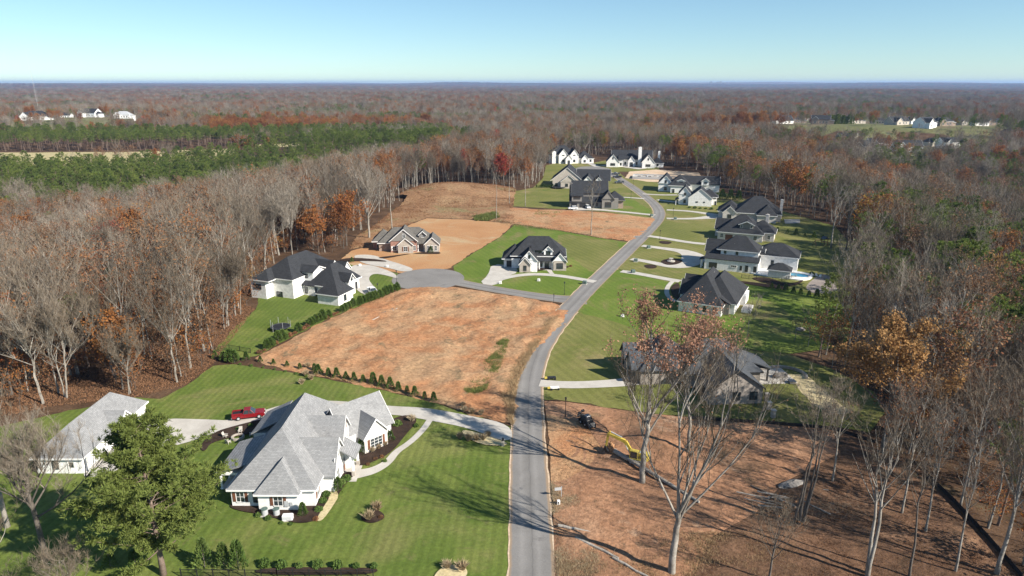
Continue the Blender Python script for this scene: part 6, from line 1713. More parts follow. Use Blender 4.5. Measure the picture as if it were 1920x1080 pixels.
def excavator():
    c = G(1196, 868)
    o = empty('excavator', (c[0], c[1], 0.25), R(155), 'yellow tracked excavator digging at the fallen trunk on the clay lot', 'excavator')
    o.scale = (.8, .8, .8)
    for s in (-1, 1):
        t = MB()
        n = 18
        prof = []
        for i in range(n):
            a = 2 * math.pi * i / n
            prof.append((math.copysign(1.45, math.cos(a)) + .42 * math.cos(a), .45 + .43 * math.sin(a)))
        t.side(prof, s * 1.25 - .3, s * 1.25 + .3)
        q = t.build('track', M['rubber'], o)
        for i in range(5):
            w = MB(); w.wheel(-1.2 + i * .6, s * 1.57, .36, .2, .06, 10); w.build('roller', M['metal'], q)
        g = MB()
        for i in range(14): g.box(-1.5 + i * .23, -1.4 + i * .23, s * 1.25 - .32, s * 1.25 + .32, .875, .905)
        g.build('track_pad', M['metal'], q)
    m = MB(); m.box(-1.2, 1.2, -.95, .95, .35, .75); m.tube([(0, 0, .7), (0, 0, 1.02)], .7, 14); m.build('undercarriage', M['black'], o)
    m = MB()
    m.prism([(1.5, -1.3), (1.5, 1.3), (-1.6, 1.3), (-2.15, .9), (-2.3, 0), (-2.15, -.9), (-1.6, -1.3)], 1.0, 1.28)
    m.cham(-1.4, .2, -1.28, .2, 1.26, 2.05, .12); m.cham(-1.4, 1.45, -1.28, -.35, 1.27, 1.85, .12)
    m.build('upper_body', M['yellow_paint'], o)
    m = MB(); m.prism([(-1.38, -1.28), (-1.38, 1.28), (-1.85, 1.15), (-2.25, .8), (-2.4, 0), (-2.25, -.8), (-1.85, -1.15)], 1.3, 2.12); m.build('counterweight', M['yellow_paint'], o)
    m = MB(); m.cham(-1.2, -.2, -.9, .0, 2.04, 2.16, .04); m.box(-1.0, -.9, .3, .4, 1.9, 2.6); m.build('engine_cover', M['metal'], o)
    m = MB(); m.cham(-.1, 1.5, .35, 1.28, 1.28, 2.75, .1, 1)
    for (x, y) in ((-.08, .37), (1.48, .37), (1.48, 1.26), (-.08, 1.26)): m.box(x - .06, x + .06, y - .05, y + .05, 1.28, 2.82, 0)
    m.cham(-.14, 1.54, .31, 1.32, 2.74, 2.9, .06, 0); m.build('cab', [M['yellow_paint'], M['glass']], o)
    def arm(name, pts, w, mat, par=o):
        m = MB()
        for (a, ha), (b, hb) in zip(pts[:-1], pts[1:]):
            a, b = Vector(a), Vector(b)
            d = (b - a).normalized(); n_ = Vector((-d.z, 0, d.x))
            q = []
            for s in (-w, w):
                q += [a + n_ * ha + Vector((0, s, 0)), b + n_ * hb + Vector((0, s, 0)), b - n_ * hb + Vector((0, s, 0)), a - n_ * ha + Vector((0, s, 0))]
            m.add(q, [(0, 1, 2, 3), (7, 6, 5, 4), (0, 4, 5, 1), (1, 5, 6, 2), (2, 6, 7, 3), (3, 7, 4, 0)])
        return m.build(name, M[mat], par)
    arm('boom', [((1.2, 0, 1.7), .3), ((2.9, 0, 4.0), .36), ((6.4, 0, 4.9), .24)], .22, 'yellow_paint')
    st = arm('stick', [((6.1, 0, 5.5), .18), ((6.5, 0, 4.9), .28), ((6.9, 0, 2.0), .16)], .17, 'yellow_paint')
    m = MB(); m.tube([(1.6, .32, 1.5), (2.7, .32, 3.3)], .1, 7); m.tube([(1.6, -.32, 1.5), (2.7, -.32, 3.3)], .1, 7); m.tube([(3.6, 0, 4.75), (6.0, 0, 5.5)], .1, 7); m.tube([(6.25, 0, 4.9), (7.2, 0, 2.6)], .09, 7); m.build('hydraulic_ram', M['metal'], o)
    m = MB(); m.side([(6.8, 2.1), (7.2, 2.0), (7.3, 1.3), (6.9, .75), (6.3, .7), (6.1, 1.0), (6.6, 1.3)], -.45, .45)
    for i in range(4): m.box(6.0, 6.3, -.42 + i * .24, -.32 + i * .24, .72, .8)
    m.build('bucket', M['black'], o)
excavator()
def black_machine():
    c = G(1100, 797)
    o = empty('skid_steer', (c[0], c[1], 0.2), R(-60), 'black machine with round drums standing at the top of the clay lot', 'machine')
    o.scale = (.85, .85, .85)
    m = MB(); m.cham(-1.3, 1.0, -.8, .8, .5, 1.4, .12); m.build('body', M['black'], o)
    m = MB(); m.cham(-.5, .7, -.65, .65, 1.4, 2.2, .1); m.build('cab', [M['dark_paint']], o)
    for x in (-.85, .75):
        for s in (-1, 1):
            w = MB(); w.wheel(0, 0, 0, .45, .32); q = w.build('wheel', M['rubber'], o, (x, s * .92, .45)); r_ = MB(); r_.wheel(0, s * .05, 0, .2, .28, 8); r_.build('rim', M['metal'], q)
    for s in (-1, 1):
        m = MB(); m.tube([(-1.2, s * .72, 1.6), (.4, s * .75, 1.75), (1.5, s * .72, .6)], .1, 5); m.build('lift_arm', M['black'], o)
    m = MB(); m.side([(1.3, .2), (1.3, .9), (1.6, .95), (2.2, .25), (2.2, .15)], -.95, .95); m.build('bucket', M['black'], o)
    rng = random.Random(3)
    for i in range(9):
        m = MB(); x, y, z = rng.uniform(-2.4, -1.5), rng.uniform(-.9, .9), .35 + .55 * (i % 4)
        m.tube([(x, y - .3, z), (x, y + .3, z)], .3, 10); d = m.build('drum', M['black'], o)
        m = MB(); m.tube([(x, y - .33, z), (x, y - .29, z)], .12, 8); m.build('drum_cap', M['metal'], d)
black_machine()

# ------------------------------------------------------------------ logs and brush on the lot
def log_thing(label, a, b, r0, r1, group=None, z0=None, z1=None, roots=False, name='log', mat='log', branches=0):
    rng = random.Random(hash(label) % 1000 if False else len(label) * 7 + int(a[0] * 10))
    A = Vector((a[0], a[1], z0 if z0 is not None else r0 + .15)); B = Vector((b[0], b[1], z1 if z1 is not None else r1 + .15))
    o = empty(name, (A.x, A.y, 0), 0, label, 'log', group)
    m = MB()
    n = 6
    pts = [A.lerp(B, i / n) - Vector((A.x, A.y, 0)) + Vector((rng.gauss(0, .06), rng.gauss(0, .06), 0)) for i in range(n + 1)]
    m.tube(pts, [r0 + (r1 - r0) * i / n for i in range(n + 1)], 8)
    m.build('stem', M[mat], o, smooth=False)
    if branches:
        c = MB()
        for i in range(branches):
            p = pts[rng.randrange(2, n)]
            d = rdir(rng, 20, 85)
            q = curve(p, d, rng.uniform(1, 3), 3, 0, .2, rng)
            c.tube(q, [.05, .035, .025, .008], 4)
            for e in range(8): twig(c, q[2], rdir(rng, 0, 100), rng.uniform(.4, 1), .02, rng)
        c.build('branches', M['twig'], o)
    if roots:
        c = MB()
        c.blob((0, 0, 1.0), .55, 1.0, 1.0, 10, 7, .28, rng=rng)
        for i in range(26):
            d = Vector((rng.gauss(0, .5), rng.gauss(0, 1), rng.gauss(0, 1))).normalized()
            q = curve(Vector((0, 0, 1.0)), d, rng.uniform(1.1, 1.7), 3, 0, .25, rng)
            c.tube(q, [.09, .06, .04, .01], 4)
        rb = c.build('root_ball', M['red_clay'], o)
    return o
log_thing('long felled trunk with its root ball lying in front of the excavator', G(1146, 850), G(1310, 945), .42, .2, roots=True, branches=5, z0=.9)
log_thing('grey log lying by the roadside brush at the bottom of the clay lot', G(1045, 988), G(1112, 1003), .22, .16, mat='log')
log_thing('long grey log slanting through the brush at the bottom of the clay lot', G(1078, 1012), G(1160, 1050), .24, .16, branches=3)
log_thing('weathered log along the bottom edge right of the road', G(1150, 1050), G(1215, 1085), .2, .14)
lr = random.Random(12)
pc = G(1470, 940)
for i in range(16):
    a = lr.uniform(-.5, .5) + R(160)
    x, y = pc[0] + lr.uniform(-5.5, 5.5), pc[1] + lr.uniform(-2.6, 2.6)
    L = lr.uniform(2.5, 6)
    r_ = lr.uniform(.09, .2)
    z = .2 + lr.uniform(0, .7)
    log_thing('cut log in the tangled log heap beside the four thin stems', (x - L / 2 * math.cos(a), y - L / 2 * math.sin(a)), (x + L / 2 * math.cos(a), y + L / 2 * math.sin(a)), r_, r_ * .7, 'logs in the heap on the clay lot', z, z + lr.uniform(-.15, .3), mat=lr.choice(['log', 'bark_dark', 'log']))
m = MB()
for i in range(900):
    p = Vector((pc[0] + 3 + lr.gauss(0, 5), pc[1] - 2.5 + lr.gauss(0, 2.2), lr.uniform(.1, 1.0)))
    twig(m, p, rdir(lr, 40, 100), lr.uniform(.6, 1.8), .03, lr)
tag(m.build('brush_heap', M['twig']), 'grey brush and cut branches heaped round the logs', 'brush', kind='stuff')
for a, b, lb in (((690, 607), (722, 590), 'long pale pole lying on the red clay by the hedge'), ((715, 590), (738, 580), 'dark beam lying across the pole at the hedge end'), ((722, 592), (745, 580), 'pale beam beside the dirt mound at the hedge end')):
    log_thing(lb, G(*a), G(*b), .16, .14, mat='bark_dark' if 'dark' in lb else 'log', name='beam')
rock = MB(); rock.blob((0, 0, .2), 2.4, 1.2, .8, 12, 6, .12, rng=lr)
rock.build('tarp', M['grey_wood'], None, (*G(1488, 914), 0.1), .2)
tag(bpy.data.objects['tarp'], 'grey tarp-covered mound above the log heap', 'tarp')

# ------------------------------------------------------------------ fences
def fence(name, label, line, hgt, spacing, mat, panel=True, cat='fence', pickets=False, thick=.03, rail=True):
    P = GP(line)
    o = empty(name, (P[0][0], P[0][1], 0), 0, label, cat)
    ox, oy = P[0]
    pm = MB(); pm.box(-.05, .05, -.05, .05, -.1, hgt + .1)
    pme = pm.mesh('post', M[mat])
    for a, b in zip(P[:-1], P[1:]):
        L = math.hypot(b[0] - a[0], b[1] - a[1])
        n = max(1, int(L / spacing))
        ang = math.atan2(b[1] - a[1], b[0] - a[0])
        for i in range(n + 1):
            put('post', pme, o, (a[0] - ox + (b[0] - a[0]) * i / n, a[1] - oy + (b[1] - a[1]) * i / n, 0), ang)
        s = L / n
        m = MB()
        if panel: m.box(.05, s - .05, -thick / 2, thick / 2, .02, hgt)
        if rail:
            m.box(.05, s - .05, -.025, .025, hgt - .1, hgt - .05); m.box(.05, s - .05, -.025, .025, .12, .17)
        if pickets:
            for k in range(int(s / .16)): m.box(.1 + k * .16, .12 + k * .16, -.012, .012, .05, hgt)
        me = m.mesh('panel', M[mat])
        for i in range(n): put('panel', me, o, (a[0] - ox + (b[0] - a[0]) * i / n, a[1] - oy + (b[1] - a[1]) * i / n, 0), ang)
    return o
fence('silt_fence', 'black silt fence along the far side of the clay lot', [(1290, 786), (1440, 796), (1560, 806), (1640, 832)], .75, 2.4, 'black', rail=False)
fence('silt_fence', 'black silt fence running down the right side of the clay lot to the corner', [(1735, 892), (1790, 945), (1850, 1010), (1915, 1085)], .8, 2.4, 'black', rail=False)
fence('metal_fence', 'black metal picket fence at the bottom edge of the lawn', [(340, 1082), (520, 1083), (700, 1084)], 1.2, 2.0, 'black', panel=False, pickets=True)
fence('metal_fence', 'black picket fence by the woods left of the farmhouse lawn', [(378, 665), (430, 655), (470, 662)], 1.2, 2.2, 'black', panel=False, pickets=True)
fence('pool_fence', 'thin black fence round the white pool deck', [(1390, 522), (1432, 526), (1465, 528), (1492, 522)], 1.3, 2.0, 'dark_trim', panel=False, pickets=True)
fence('white_screen_fence', 'white panel screen beside the farmhouse basement wall', [(536, 551), (566, 547), (570, 543)], 1.7, 1.5, 'white_trim')
fence('tall_black_screen', 'tall black netting screen at the edge of the right woods', [(1608, 492), (1603, 466)], 4.0, 4.0, 'black')

# ------------------------------------------------------------------ pool, terraces, yard things
pool_c = (90.0, 212.5)
def yard(name, at, rz=0.0, label=None, cat=None, group=None): return empty(name, (at[0], at[1], 0.05), rz, label, cat, group)
o = yard('swimming_pool', (89.3, 214.0), R(-27), 'swimming pool with blue water in a white deck beside the cabana', 'swimming pool')
deck = MB(); deck.prism(chaikin([(-13, -3.5), (2, -5.0), (6, -4.4), (8, 0), (7.2, 4.5), (2, 6), (-13, 4.5)], 2, True), 0.0, .42); deck.build('deck', M['white_trim'], o)
w_ = MB(); w_.prism(chaikin([(.2, -1.5), (6.6, -1.8), (6.8, 2.4), (.4, 3)], 1, True), .40, .44); w_.build('water', M['pool_water'], o)
cp = MB()
ring_ = chaikin([(.2, -1.5), (6.6, -1.8), (6.8, 2.4), (.4, 3)], 1, True)
for a, b in zip(ring_, ring_[1:] + ring_[:1]): cp.tube([(a[0], a[1], .44), (b[0], b[1], .44)], .12, 5)
cp.build('coping', M['concrete'], o)
def trampoline(at, r, label, net=True, s=1.0):
    o = yard('trampoline', at, 0, label, 'trampoline')
    n = 20
    ring = lambda rr_, z: [(rr_ * math.cos(2 * math.pi * i / n), rr_ * math.sin(2 * math.pi * i / n), z) for i in range(n)]
    m = MB(); m.add([(0, 0, .86)] + ring(r * .86, .88), [(0, i + 1, (i + 1) % n + 1) for i in range(n)]); m.add([(0, 0, .82)] + ring(r * .86, .83), [(0, (i + 1) % n + 1, i + 1) for i in range(n)]); m.build('mat', M['black'], o)
    m = MB(); m.add(ring(r * .86, .9) + ring(r, .9) + ring(r, .84) + ring(r * .86, .84), [(k * n + i, k * n + (i + 1) % n, (k + 1) % 4 * n + (i + 1) % n, (k + 1) % 4 * n + i) for k in range(4) for i in range(n)]); m.build('pad', M['dark_paint'], o)
    for i in range(6):
        a = 2 * math.pi * i / 6
        m = MB(); m.tube([(r * math.cos(a), r * math.sin(a), 0), (r * math.cos(a), r * math.sin(a), 2.6 if net else .9)], .035, 5); m.build('leg', M['metal'], o)
    if net:
        m = MB()
        for z in (2.55, 1.7, 1.2):
            rg = ring(r, z)
            m.tube(rg + rg[:1], .012, 3)
        for i in range(40):
            a = 2 * math.pi * i / 40
            m.tube([(r * math.cos(a), r * math.sin(a), .9), (r * math.cos(a), r * math.sin(a), 2.55)], .006, 3)
        m.build('net', M['black'], o)
trampoline(G(527, 618), 2.5, 'round trampoline with safety net on the farmhouse lawn by the hedge')
trampoline(G(1048, 353), 4.2, 'large dark round trampoline beside the tan double-gable house', False)
# playset
o = yard('playset', G(1545, 460), R(20), 'dark wooden playset with swing beam on the shaded right lawn', 'playset')
for x in (-.8, .8):
    for y in (-.8, .8):
        m = MB(); m.box(x - .08, x + .08, y - .08, y + .08, -.1, 2.6); m.build('post', M['wood_brown'], o)
m = MB(); m.box(-.9, .9, -.9, .9, 1.3, 1.42); m.build('platform', M['wood_brown'], o)
m = MB(); m.add([(-1.1, -1.1, 2.55), (1.1, -1.1, 2.55), (1.1, 1.1, 2.55), (-1.1, 1.1, 2.55), (0, -1.1, 3.5), (0, 1.1, 3.5)], [(0, 3, 2, 1), (0, 1, 4), (1, 2, 5, 4), (2, 3, 5), (3, 0, 4, 5)]); m.build('roof', M['dark_paint'], o)
m = MB(); m.tube([(-.8, 0, 2.3), (-4.6, 0, 2.3)], .09, 6); m.tube([(-4.6, 0, 2.3), (-4.9, -1.2, 0)], .08, 5); m.tube([(-4.6, 0, 2.3), (-4.9, 1.2, 0)], .08, 5); m.build('swing_beam', M['wood_brown'], o)
for x in (-1.9, -3.4):
    m = MB(); m.tube([(x, -.2, 2.25), (x, -.2, .6)], .02, 3); m.tube([(x, .2, 2.25), (x, .2, .6)], .02, 3); m.box(x - .12, x + .12, -.28, .28, .56, .6); m.build('swing', M['black'], o)
m = MB(); m.side([(.9, 1.35), (3.4, .1), (3.5, .1), (3.5, .16), (.9, 1.45)], -.3, .3); m.build('slide', M['green_box'], o)
def chair(name, at, rz, label, mat, group=None):
    o = yard(name, at, rz, label, 'chair', group)
    m = MB(); m.box(-.3, .3, -.3, .3, .32, .4); m.build('seat', M[mat], o)
    m = MB(); m.add([(-.3, .28, .38), (.3, .28, .38), (.3, .5, 1.0), (-.3, .5, 1.0), (-.3, .34, .38), (.3, .34, .38), (.3, .56, 1.0), (-.3, .56, 1.0)], [(0, 1, 2, 3), (7, 6, 5, 4), (0, 4, 5, 1), (1, 5, 6, 2), (2, 6, 7, 3), (3, 7, 4, 0)]); m.build('backrest', M[mat], o)
    for x in (-.27, .27):
        for y in (-.27, .27):
            m = MB(); m.box(x - .04, x + .04, y - .04, y + .04, 0, .33); m.build('leg', M[mat], o)
        m = MB(); m.box(x - .06, x + .06, -.32, .34, .55, .6); m.build('armrest', M[mat], o)
for i, (px, py, a) in enumerate(((1524, 518, 40), (1531, 519, 0), (1537, 521, -40))): chair('garden_chair', G(px, py), R(a), 'white garden chair beside the round gravel terrace', 'white_trim', 'white chairs by the round terrace')
# patio furniture behind the taupe brick house
pt = G(1462, 712)
o = yard('patio_set', (pt[0] + .5, pt[1] + 1), R(10), 'grey cushioned seats on the patio of the taupe brick house', 'sofa')
m = MB(); m.box(-1.2, 1.2, -.4, .4, .12, .5); m.build('seat', M['grey_wood'], o); m = MB(); m.box(-1.2, 1.2, .4, .6, .12, .95); m.build('backrest', M['grey_wood'], o)
for s in (-1, 1): m = MB(); m.box(s * 1.3 - .1, s * 1.3 + .1, -.4, .6, .12, .7); m.build('armrest', M['grey_wood'], o)
o = yard('fire_table', (pt[0] + 1.8, pt[1] - 1.8), 0, 'square grey fire table on the patio of the taupe brick house', 'table'); m = MB(); m.cham(-.6, .6, -.6, .6, .12, .55, .05); m.build('base', M['grey_wood'], o); m = MB(); m.box(-.7, .7, -.7, .7, .55, .62); m.build('top', M['dark_paint'], o)
o = yard('curved_wall', (pt[0] + 2.0, pt[1] + 2.0), 0, 'low curved stone wall round the patio of the taupe brick house', 'wall')
arc = [(4.2 * math.cos(R(a)), 4.2 * math.sin(R(a))) for a in range(-30, 121, 10)]
for i, (a, b) in enumerate(zip(arc[:-1], arc[1:])):
    m = MB(); d = Vector((b[0] - a[0], b[1] - a[1])); L = d.length; m.box(0.01, L - .01, -.2, .2, 0, .55); q = m.build('block', M['stone'], o, (a[0], a[1], 0), math.atan2(d.y, d.x))
for px, py, lb in ((1441, 768, 'stone gate pillar nearest the taupe brick house corner'), (1449, 783, 'stone gate pillar next to the silt fence'), (1437, 752, 'low stone pillar at the corner of the taupe brick house')):
    o = yard('stone_pillar', G(px, py), .1, lb, 'pillar'); m = MB(); m.box(-.35, .35, -.35, .35, 0, 1.5); m.build('shaft', M['stone'], o); m = MB(); m.box(-.45, .45, -.45, .45, 1.5, 1.62); m.build('cap', M['concrete'], o)
# fire pit and boulders behind the grey-roofed house
fc = G(446, 822)
o = yard('fire_pit', fc, 0, 'round stone fire pit in the shade behind the grey-roofed house', 'fire pit')
for i in range(12):
    a = 2 * math.pi * i / 12; m = MB(); m.cham(-.28, .28, -.16, .16, 0, .42, .05); m.build('stone', M['stone'], o, (.95 * math.cos(a), .95 * math.sin(a), 0), a + math.pi / 2)
for i in range(4):
    a = .4 + i * 1.3
    chair('patio_chair', (fc[0] + 2.3 * math.cos(a), fc[1] + 2.0 * math.sin(a)), a - math.pi / 2, 'pale chair round the fire pit behind the grey-roofed house', 'concrete', 'chairs round the fire pit')
# side bed rocks, air conditioners, generator
for i, px in enumerate((497, 519)):
    o = yard('air_conditioner', G(px, 966), 0, 'grey round air conditioner, the %s of two at the near wall of the grey-roofed house' % ('left' if i == 0 else 'right'), 'air conditioner')
    m = MB(); m.tube([(0, 0, .1), (0, 0, 1.0)], .46, 14); m.build('body', M['metal'], o); m = MB(); m.tube([(0, 0, 1.0), (0, 0, 1.08)], .48, 14); m.tube([(0, 0, 1.08), (0, 0, 1.12)], .2, 10); m.build('top', M['green_box'], o); m = MB(); m.box(-.55, .55, -.55, .55, -.05, .1); m.build('pad', M['concrete'], o)
o = yard('generator', G(540, 975), R(4), 'white standby generator box in the mulch bed of the grey-roofed house', 'generator'); m = MB(); m.cham(-.75, .75, -.4, .4, .1, .85, .08); m.build('body', M['white_paint'], o); m = MB(); m.box(-.85, .85, -.5, .5, -.05, .1); m.build('pad', M['concrete'], o); m = MB()
for i in range(5): m.box(-.6, .6, -.415, -.40, .25 + i * .1, .3 + i * .1)
m.build('louver', M['metal'], o)
o = yard('recycling_cart', G(581, 544), 0, 'lime green wheeled cart beside the farmhouse back door', 'bin'); m = MB(); m.add([(-.3, -.35, .1), (.3, -.35, .1), (.3, .35, .1), (-.3, .35, .1), (-.38, -.42, 1.1), (.38, -.42, 1.1), (.38, .42, 1.1), (-.38, .42, 1.1)], [(0, 3, 2, 1), (4, 5, 6, 7), (0, 1, 5, 4), (1, 2, 6, 5), (2, 3, 7, 6), (3, 0, 4, 7)]); m.build('body', M['lime'], o); m = MB(); m.cham(-.42, .42, -.46, .46, 1.1, 1.2, .04); m.build('lid', M['lime'], o)
for s in (-1, 1): m = MB(); m.wheel(s * .3, .38, .12, .12, .08, 10); m.build('wheel', M['rubber'], o)
o = yard('red_playhouse', G(1447, 498), R(-27), 'small red playhouse beside the pool', 'playhouse'); m = MB(); m.box(-1.2, 1.2, -1, 1, 0, 1.5); m.build('wall', M['white_siding'], o); m = MB(); m.add([(-1.5, -1.2, 1.5), (1.5, -1.2, 1.5), (1.5, 1.2, 1.5), (-1.5, 1.2, 1.5), (-1.5, 0, 2.5), (1.5, 0, 2.5)], [(0, 3, 2, 1), (0, 1, 5, 4), (1, 2, 5), (2, 3, 4, 5), (3, 0, 4)]); m.build('roof', M['red_paint'], o); m = MB(); m.box(-.3, .3, -1.03, -1.0, 0, 1.1); m.build('door', M['green_box'], o)
o = yard('fountain', G(1258, 491), 0, 'round pale fountain in the dark bed of the circular drive', 'fountain')
m = MB(); m.tube([(0, 0, 0), (0, 0, .4)], 1.4, 18); m.build('basin', M['concrete'], o); m = MB(); m.tube([(0, 0, .4), (0, 0, 1.1)], [.25, .18], 8); m.tube([(0, 0, 1.1), (0, 0, 1.25)], [.3, .8], 14); m.build('bowl', M['concrete'], o)

# utility boxes, lamp posts, signs, mailboxes
def ubox(at, label, mat='green_box', s=1.0, group=None):
    o = yard('utility_box', at, srng.uniform(-.3, .3), label, 'utility box', group)
    o.scale = (s, s, s)
    m = MB(); m.cham(-.55, .55, -.45, .45, .1, .95, .08); m.build('cabinet', M[mat], o); m = MB(); m.box(-.7, .7, -.6, .6, -.05, .1); m.build('pad', M['concrete'], o); m = MB(); m.box(-.02, .02, -.47, -.44, .15, .85); m.box(.2, .28, -.475, -.44, .5, .62); m.build('door_seam', M['black'], o)
for px, py, lb in ((1096, 533, 'green transformer box beside the curved drive near the road'), (1187, 512, 'green transformer box by the drive of the white ranch house'), (1192, 491, 'green utility box at the lower circular-drive entrance'), (1216, 466, 'green utility box at the upper circular-drive entrance'),
                   (1266, 412, 'green utility box below the drive of the dark-roofed house'), (1222, 406, 'grey utility box at the end of the charcoal house drive')):
    ubox(G(px, py), lb, s=1.15)
for px, py, lb in ((938, 532, 'small white box at the curved drive mouth by the side street'), (1010, 527, 'small white box in the middle of the oval lawn'), (1167, 594, 'small white box on the lawn edge by the big shadow'), (675, 499, 'small white box on the lawn right of the farmhouse'), (726, 501, 'small white box by the brown brick house driveway')):
    ubox(G(px, py), lb, 'white_trim', .75)
def lamp_post(at, label):
    o = yard('lamp_post', at, 0, label, 'lamp post')
    m = MB(); m.tube([(0, 0, -.1), (0, 0, 3.4)], [.07, .05], 8); m.tube([(0, 0, 0), (0, 0, .4)], .11, 8); m.build('post', M['black'], o)
    m = MB(); m.tube([(0, 0, 3.4), (0, 0, 3.9)], [.13, .2], 6); m.build('lantern', M['glass'], o)
    m = MB(); m.tube([(0, 0, 3.9), (0, 0, 4.12)], [.26, .03], 6); m.build('cap', M['black'], o)
for px, py, lb in ((1058, 553, 'black lamp post on the oval lawn by the junction'), (744, 530, 'black lamp post at the round end of the side street'), (1060, 782, 'black lamp post at the corner of the lawn and clay lot'), (1237, 450, 'black lamp post beside the dormer house drive'), (1262, 406, 'black lamp post below the drive of the dark-roofed house'), (1183, 372, 'black lamp post beside the upper road'), (1187, 349, 'black lamp post by the building plot'), (709, 556, 'black lamp post beside the white pickup')):
    lamp_post(G(px, py), lb)
o = yard('street_sign', G(1038, 569), R(60), 'dark street sign post at the junction corner of the clay lot', 'sign')
m = MB(); m.tube([(0, 0, -.1), (0, 0, 2.9)], .05, 6); m.build('post', M['black'], o); m = MB(); m.box(-.45, .45, -.02, .02, 2.65, 2.85); m.build('name_plate', M['black'], o)
m = MB(); m.add([(.38 * math.cos(R(22.5 + 45 * i)), y, 2.2 + .38 * math.sin(R(22.5 + 45 * i))) for y in (-.08, -.05) for i in range(8)], [tuple(range(8)), tuple(range(15, 7, -1))] + [(i, i + 8, (i + 1) % 8 + 8, (i + 1) % 8) for i in range(8)]); m.build('plate', M['dark_paint'], o)
o = yard('lot_sign', G(1047, 935), R(10), 'small white lot sign with a metal post beside the road', 'sign')
m = MB(); m.tube([(.5, .2, -.1), (.5, .2, 1.9)], .05, 6); m.build('post', M['metal'], o); m = MB(); m.box(-.55, .45, .18, .22, 1.25, 1.75); m.build('panel', M['metal'], o)
o = yard('meter_pedestal', G(1047, 947), R(5), 'small white utility pedestal below the lot sign', 'utility box'); m = MB(); m.cham(-.22, .22, -.18, .18, 0, .8, .05); m.build('cabinet', M['white_trim'], o); m = MB(); m.box(-.09, .09, -.2, -.175, .3, .6); m.build('label_plate', M['black'], o)
def mailbox(at, label, mat='black', rz=0.0):
    o = yard('mailbox', at, rz, label, 'mailbox'); m = MB(); m.box(-.25, .25, -.25, .25, -.1, 1.1); m.build('pier', M['stone'], o); m = MB(); m.cham(-.18, .18, -.32, .32, 1.1, 1.4, .07); m.build('box', M[mat], o)
mailbox(G(943, 836), 'stone mailbox at the mouth of the long driveway')
for px, py, lb in ((1034, 712, 'low yellow and black cart on the upper side of the right driveway mouth'), (1040, 731, 'low yellow and white cart on the lower side of the right driveway mouth')):
    o = yard('hand_cart', G(px, py), .1, lb, 'cart'); m = MB(); m.box(-.9, .9, -.4, .4, .4, .62); m.build('tray', M['white_trim' if 'white' in lb else 'black'], o); m = MB(); m.box(-1.5, -.9, -.3, .3, .35, .6); m.build('motor', M['yellow_paint'], o)
    for x in (-.7, .7):
        for s in (-1, 1): m = MB(); m.wheel(x, s * .42, .25, .25, .12, 10); m.build('wheel', M['rubber'], o)
o = yard('boulder', G(1500, 620), 0, 'grey boulder on the bright green lawn behind the ranch house', 'rock'); m = MB(); m.blob((0, 0, .25), 1.2, .8, .6, 9, 6, .15, rng=lr); m.build('rock', M['stone'], o)
o = yard('parasol', G(1500, 408), 0, 'dark closed parasol on the patio behind the dark-roofed house', 'parasol'); m = MB(); m.tube([(0, 0, 0), (0, 0, 3)], .04, 6); m.build('pole', M['metal'], o); m = MB(); m.tube([(0, 0, 1.2), (0, 0, 2.9)], [.28, .08], 8); m.build('canopy', M['black'], o)
patch('patio', GP([(1470, 412), (1500, 412), (1500, 419), (1472, 420)]), M['concrete'], z=.2, jit=.05)
# building site at the end of the road
bc = G(1222, 334)
o = yard('foundation', bc, R(-14), 'pale concrete house foundation on the building plot', 'foundation')
m = MB(); m.box(-12, 10, -7, 7, 0, 1.0); m.build('slab', M['concrete'], o)
for (x0, x1, y0, y1) in ((-12, 10, -7.3, -7), (-12, 10, 7, 7.3), (-12.3, -12, -7, 7), (10, 10.3, -7, 7), (-3, -2.7, -7, 3)): m = MB(); m.box(x0, x1, y0, y1, .2, 1.6); m.build('footing_wall', M['metal'], o)
for i in range(5): m = MB(); m.box(-9 + i * 3.4, -7 + i * 3.4, -4 + (i % 2) * 5, -2 + (i % 2) * 5, 1.0, 1.7); m.build('block_pallet', M['stone'] if i % 2 else M['grey_wood'], o)

# ------------------------------------------------------------------ far houses
def far_house(label, at, yaw, w, d, hgt, wall, roof='shingle_dark', wings=1, group=None):
    h = House('distant_house', label, at, yaw, wall, roof, 'white_trim', 'house', group)
    z0 = H_far(at[0], at[1])
    h.o.location.z = z0 + 2.6
    h.block(-w / 2, w / 2, 0, d, hgt, -3); h.gable(-w / 2, w / 2, 0, d, hgt, .8, 'x', wall=wall) if wings % 2 else h.hip(-w / 2, w / 2, 0, d, hgt, .8)
    if wings > 0:
        h.block(-w * .45, -w * .1, -d * .35, d * .5, hgt, -3); h.gable(-w * .45, -w * .1, -d * .35, d * .5, hgt, .9, 'y', wall=wall, ends=(1, 0))
    if wings > 1:
        h.block(w * .3, w * .7, d * .1, d * .8, hgt * .8, -3); h.hip(w * .3, w * .7, d * .1, d * .8, hgt * .8, .7)
    for i in range(3): h.window(w * (-.02 + .17 * i), 0, hgt * .35, 1.6, 1.8, 0, 'white_trim')
    h.window(-w * .275, -d * .35, hgt * .35, 1.8, 2.0, 0, 'white_trim')
    h.window(w / 2, d * .5, hgt * .35, 1.6, 1.8, 90, 'white_trim')
    return h.done()
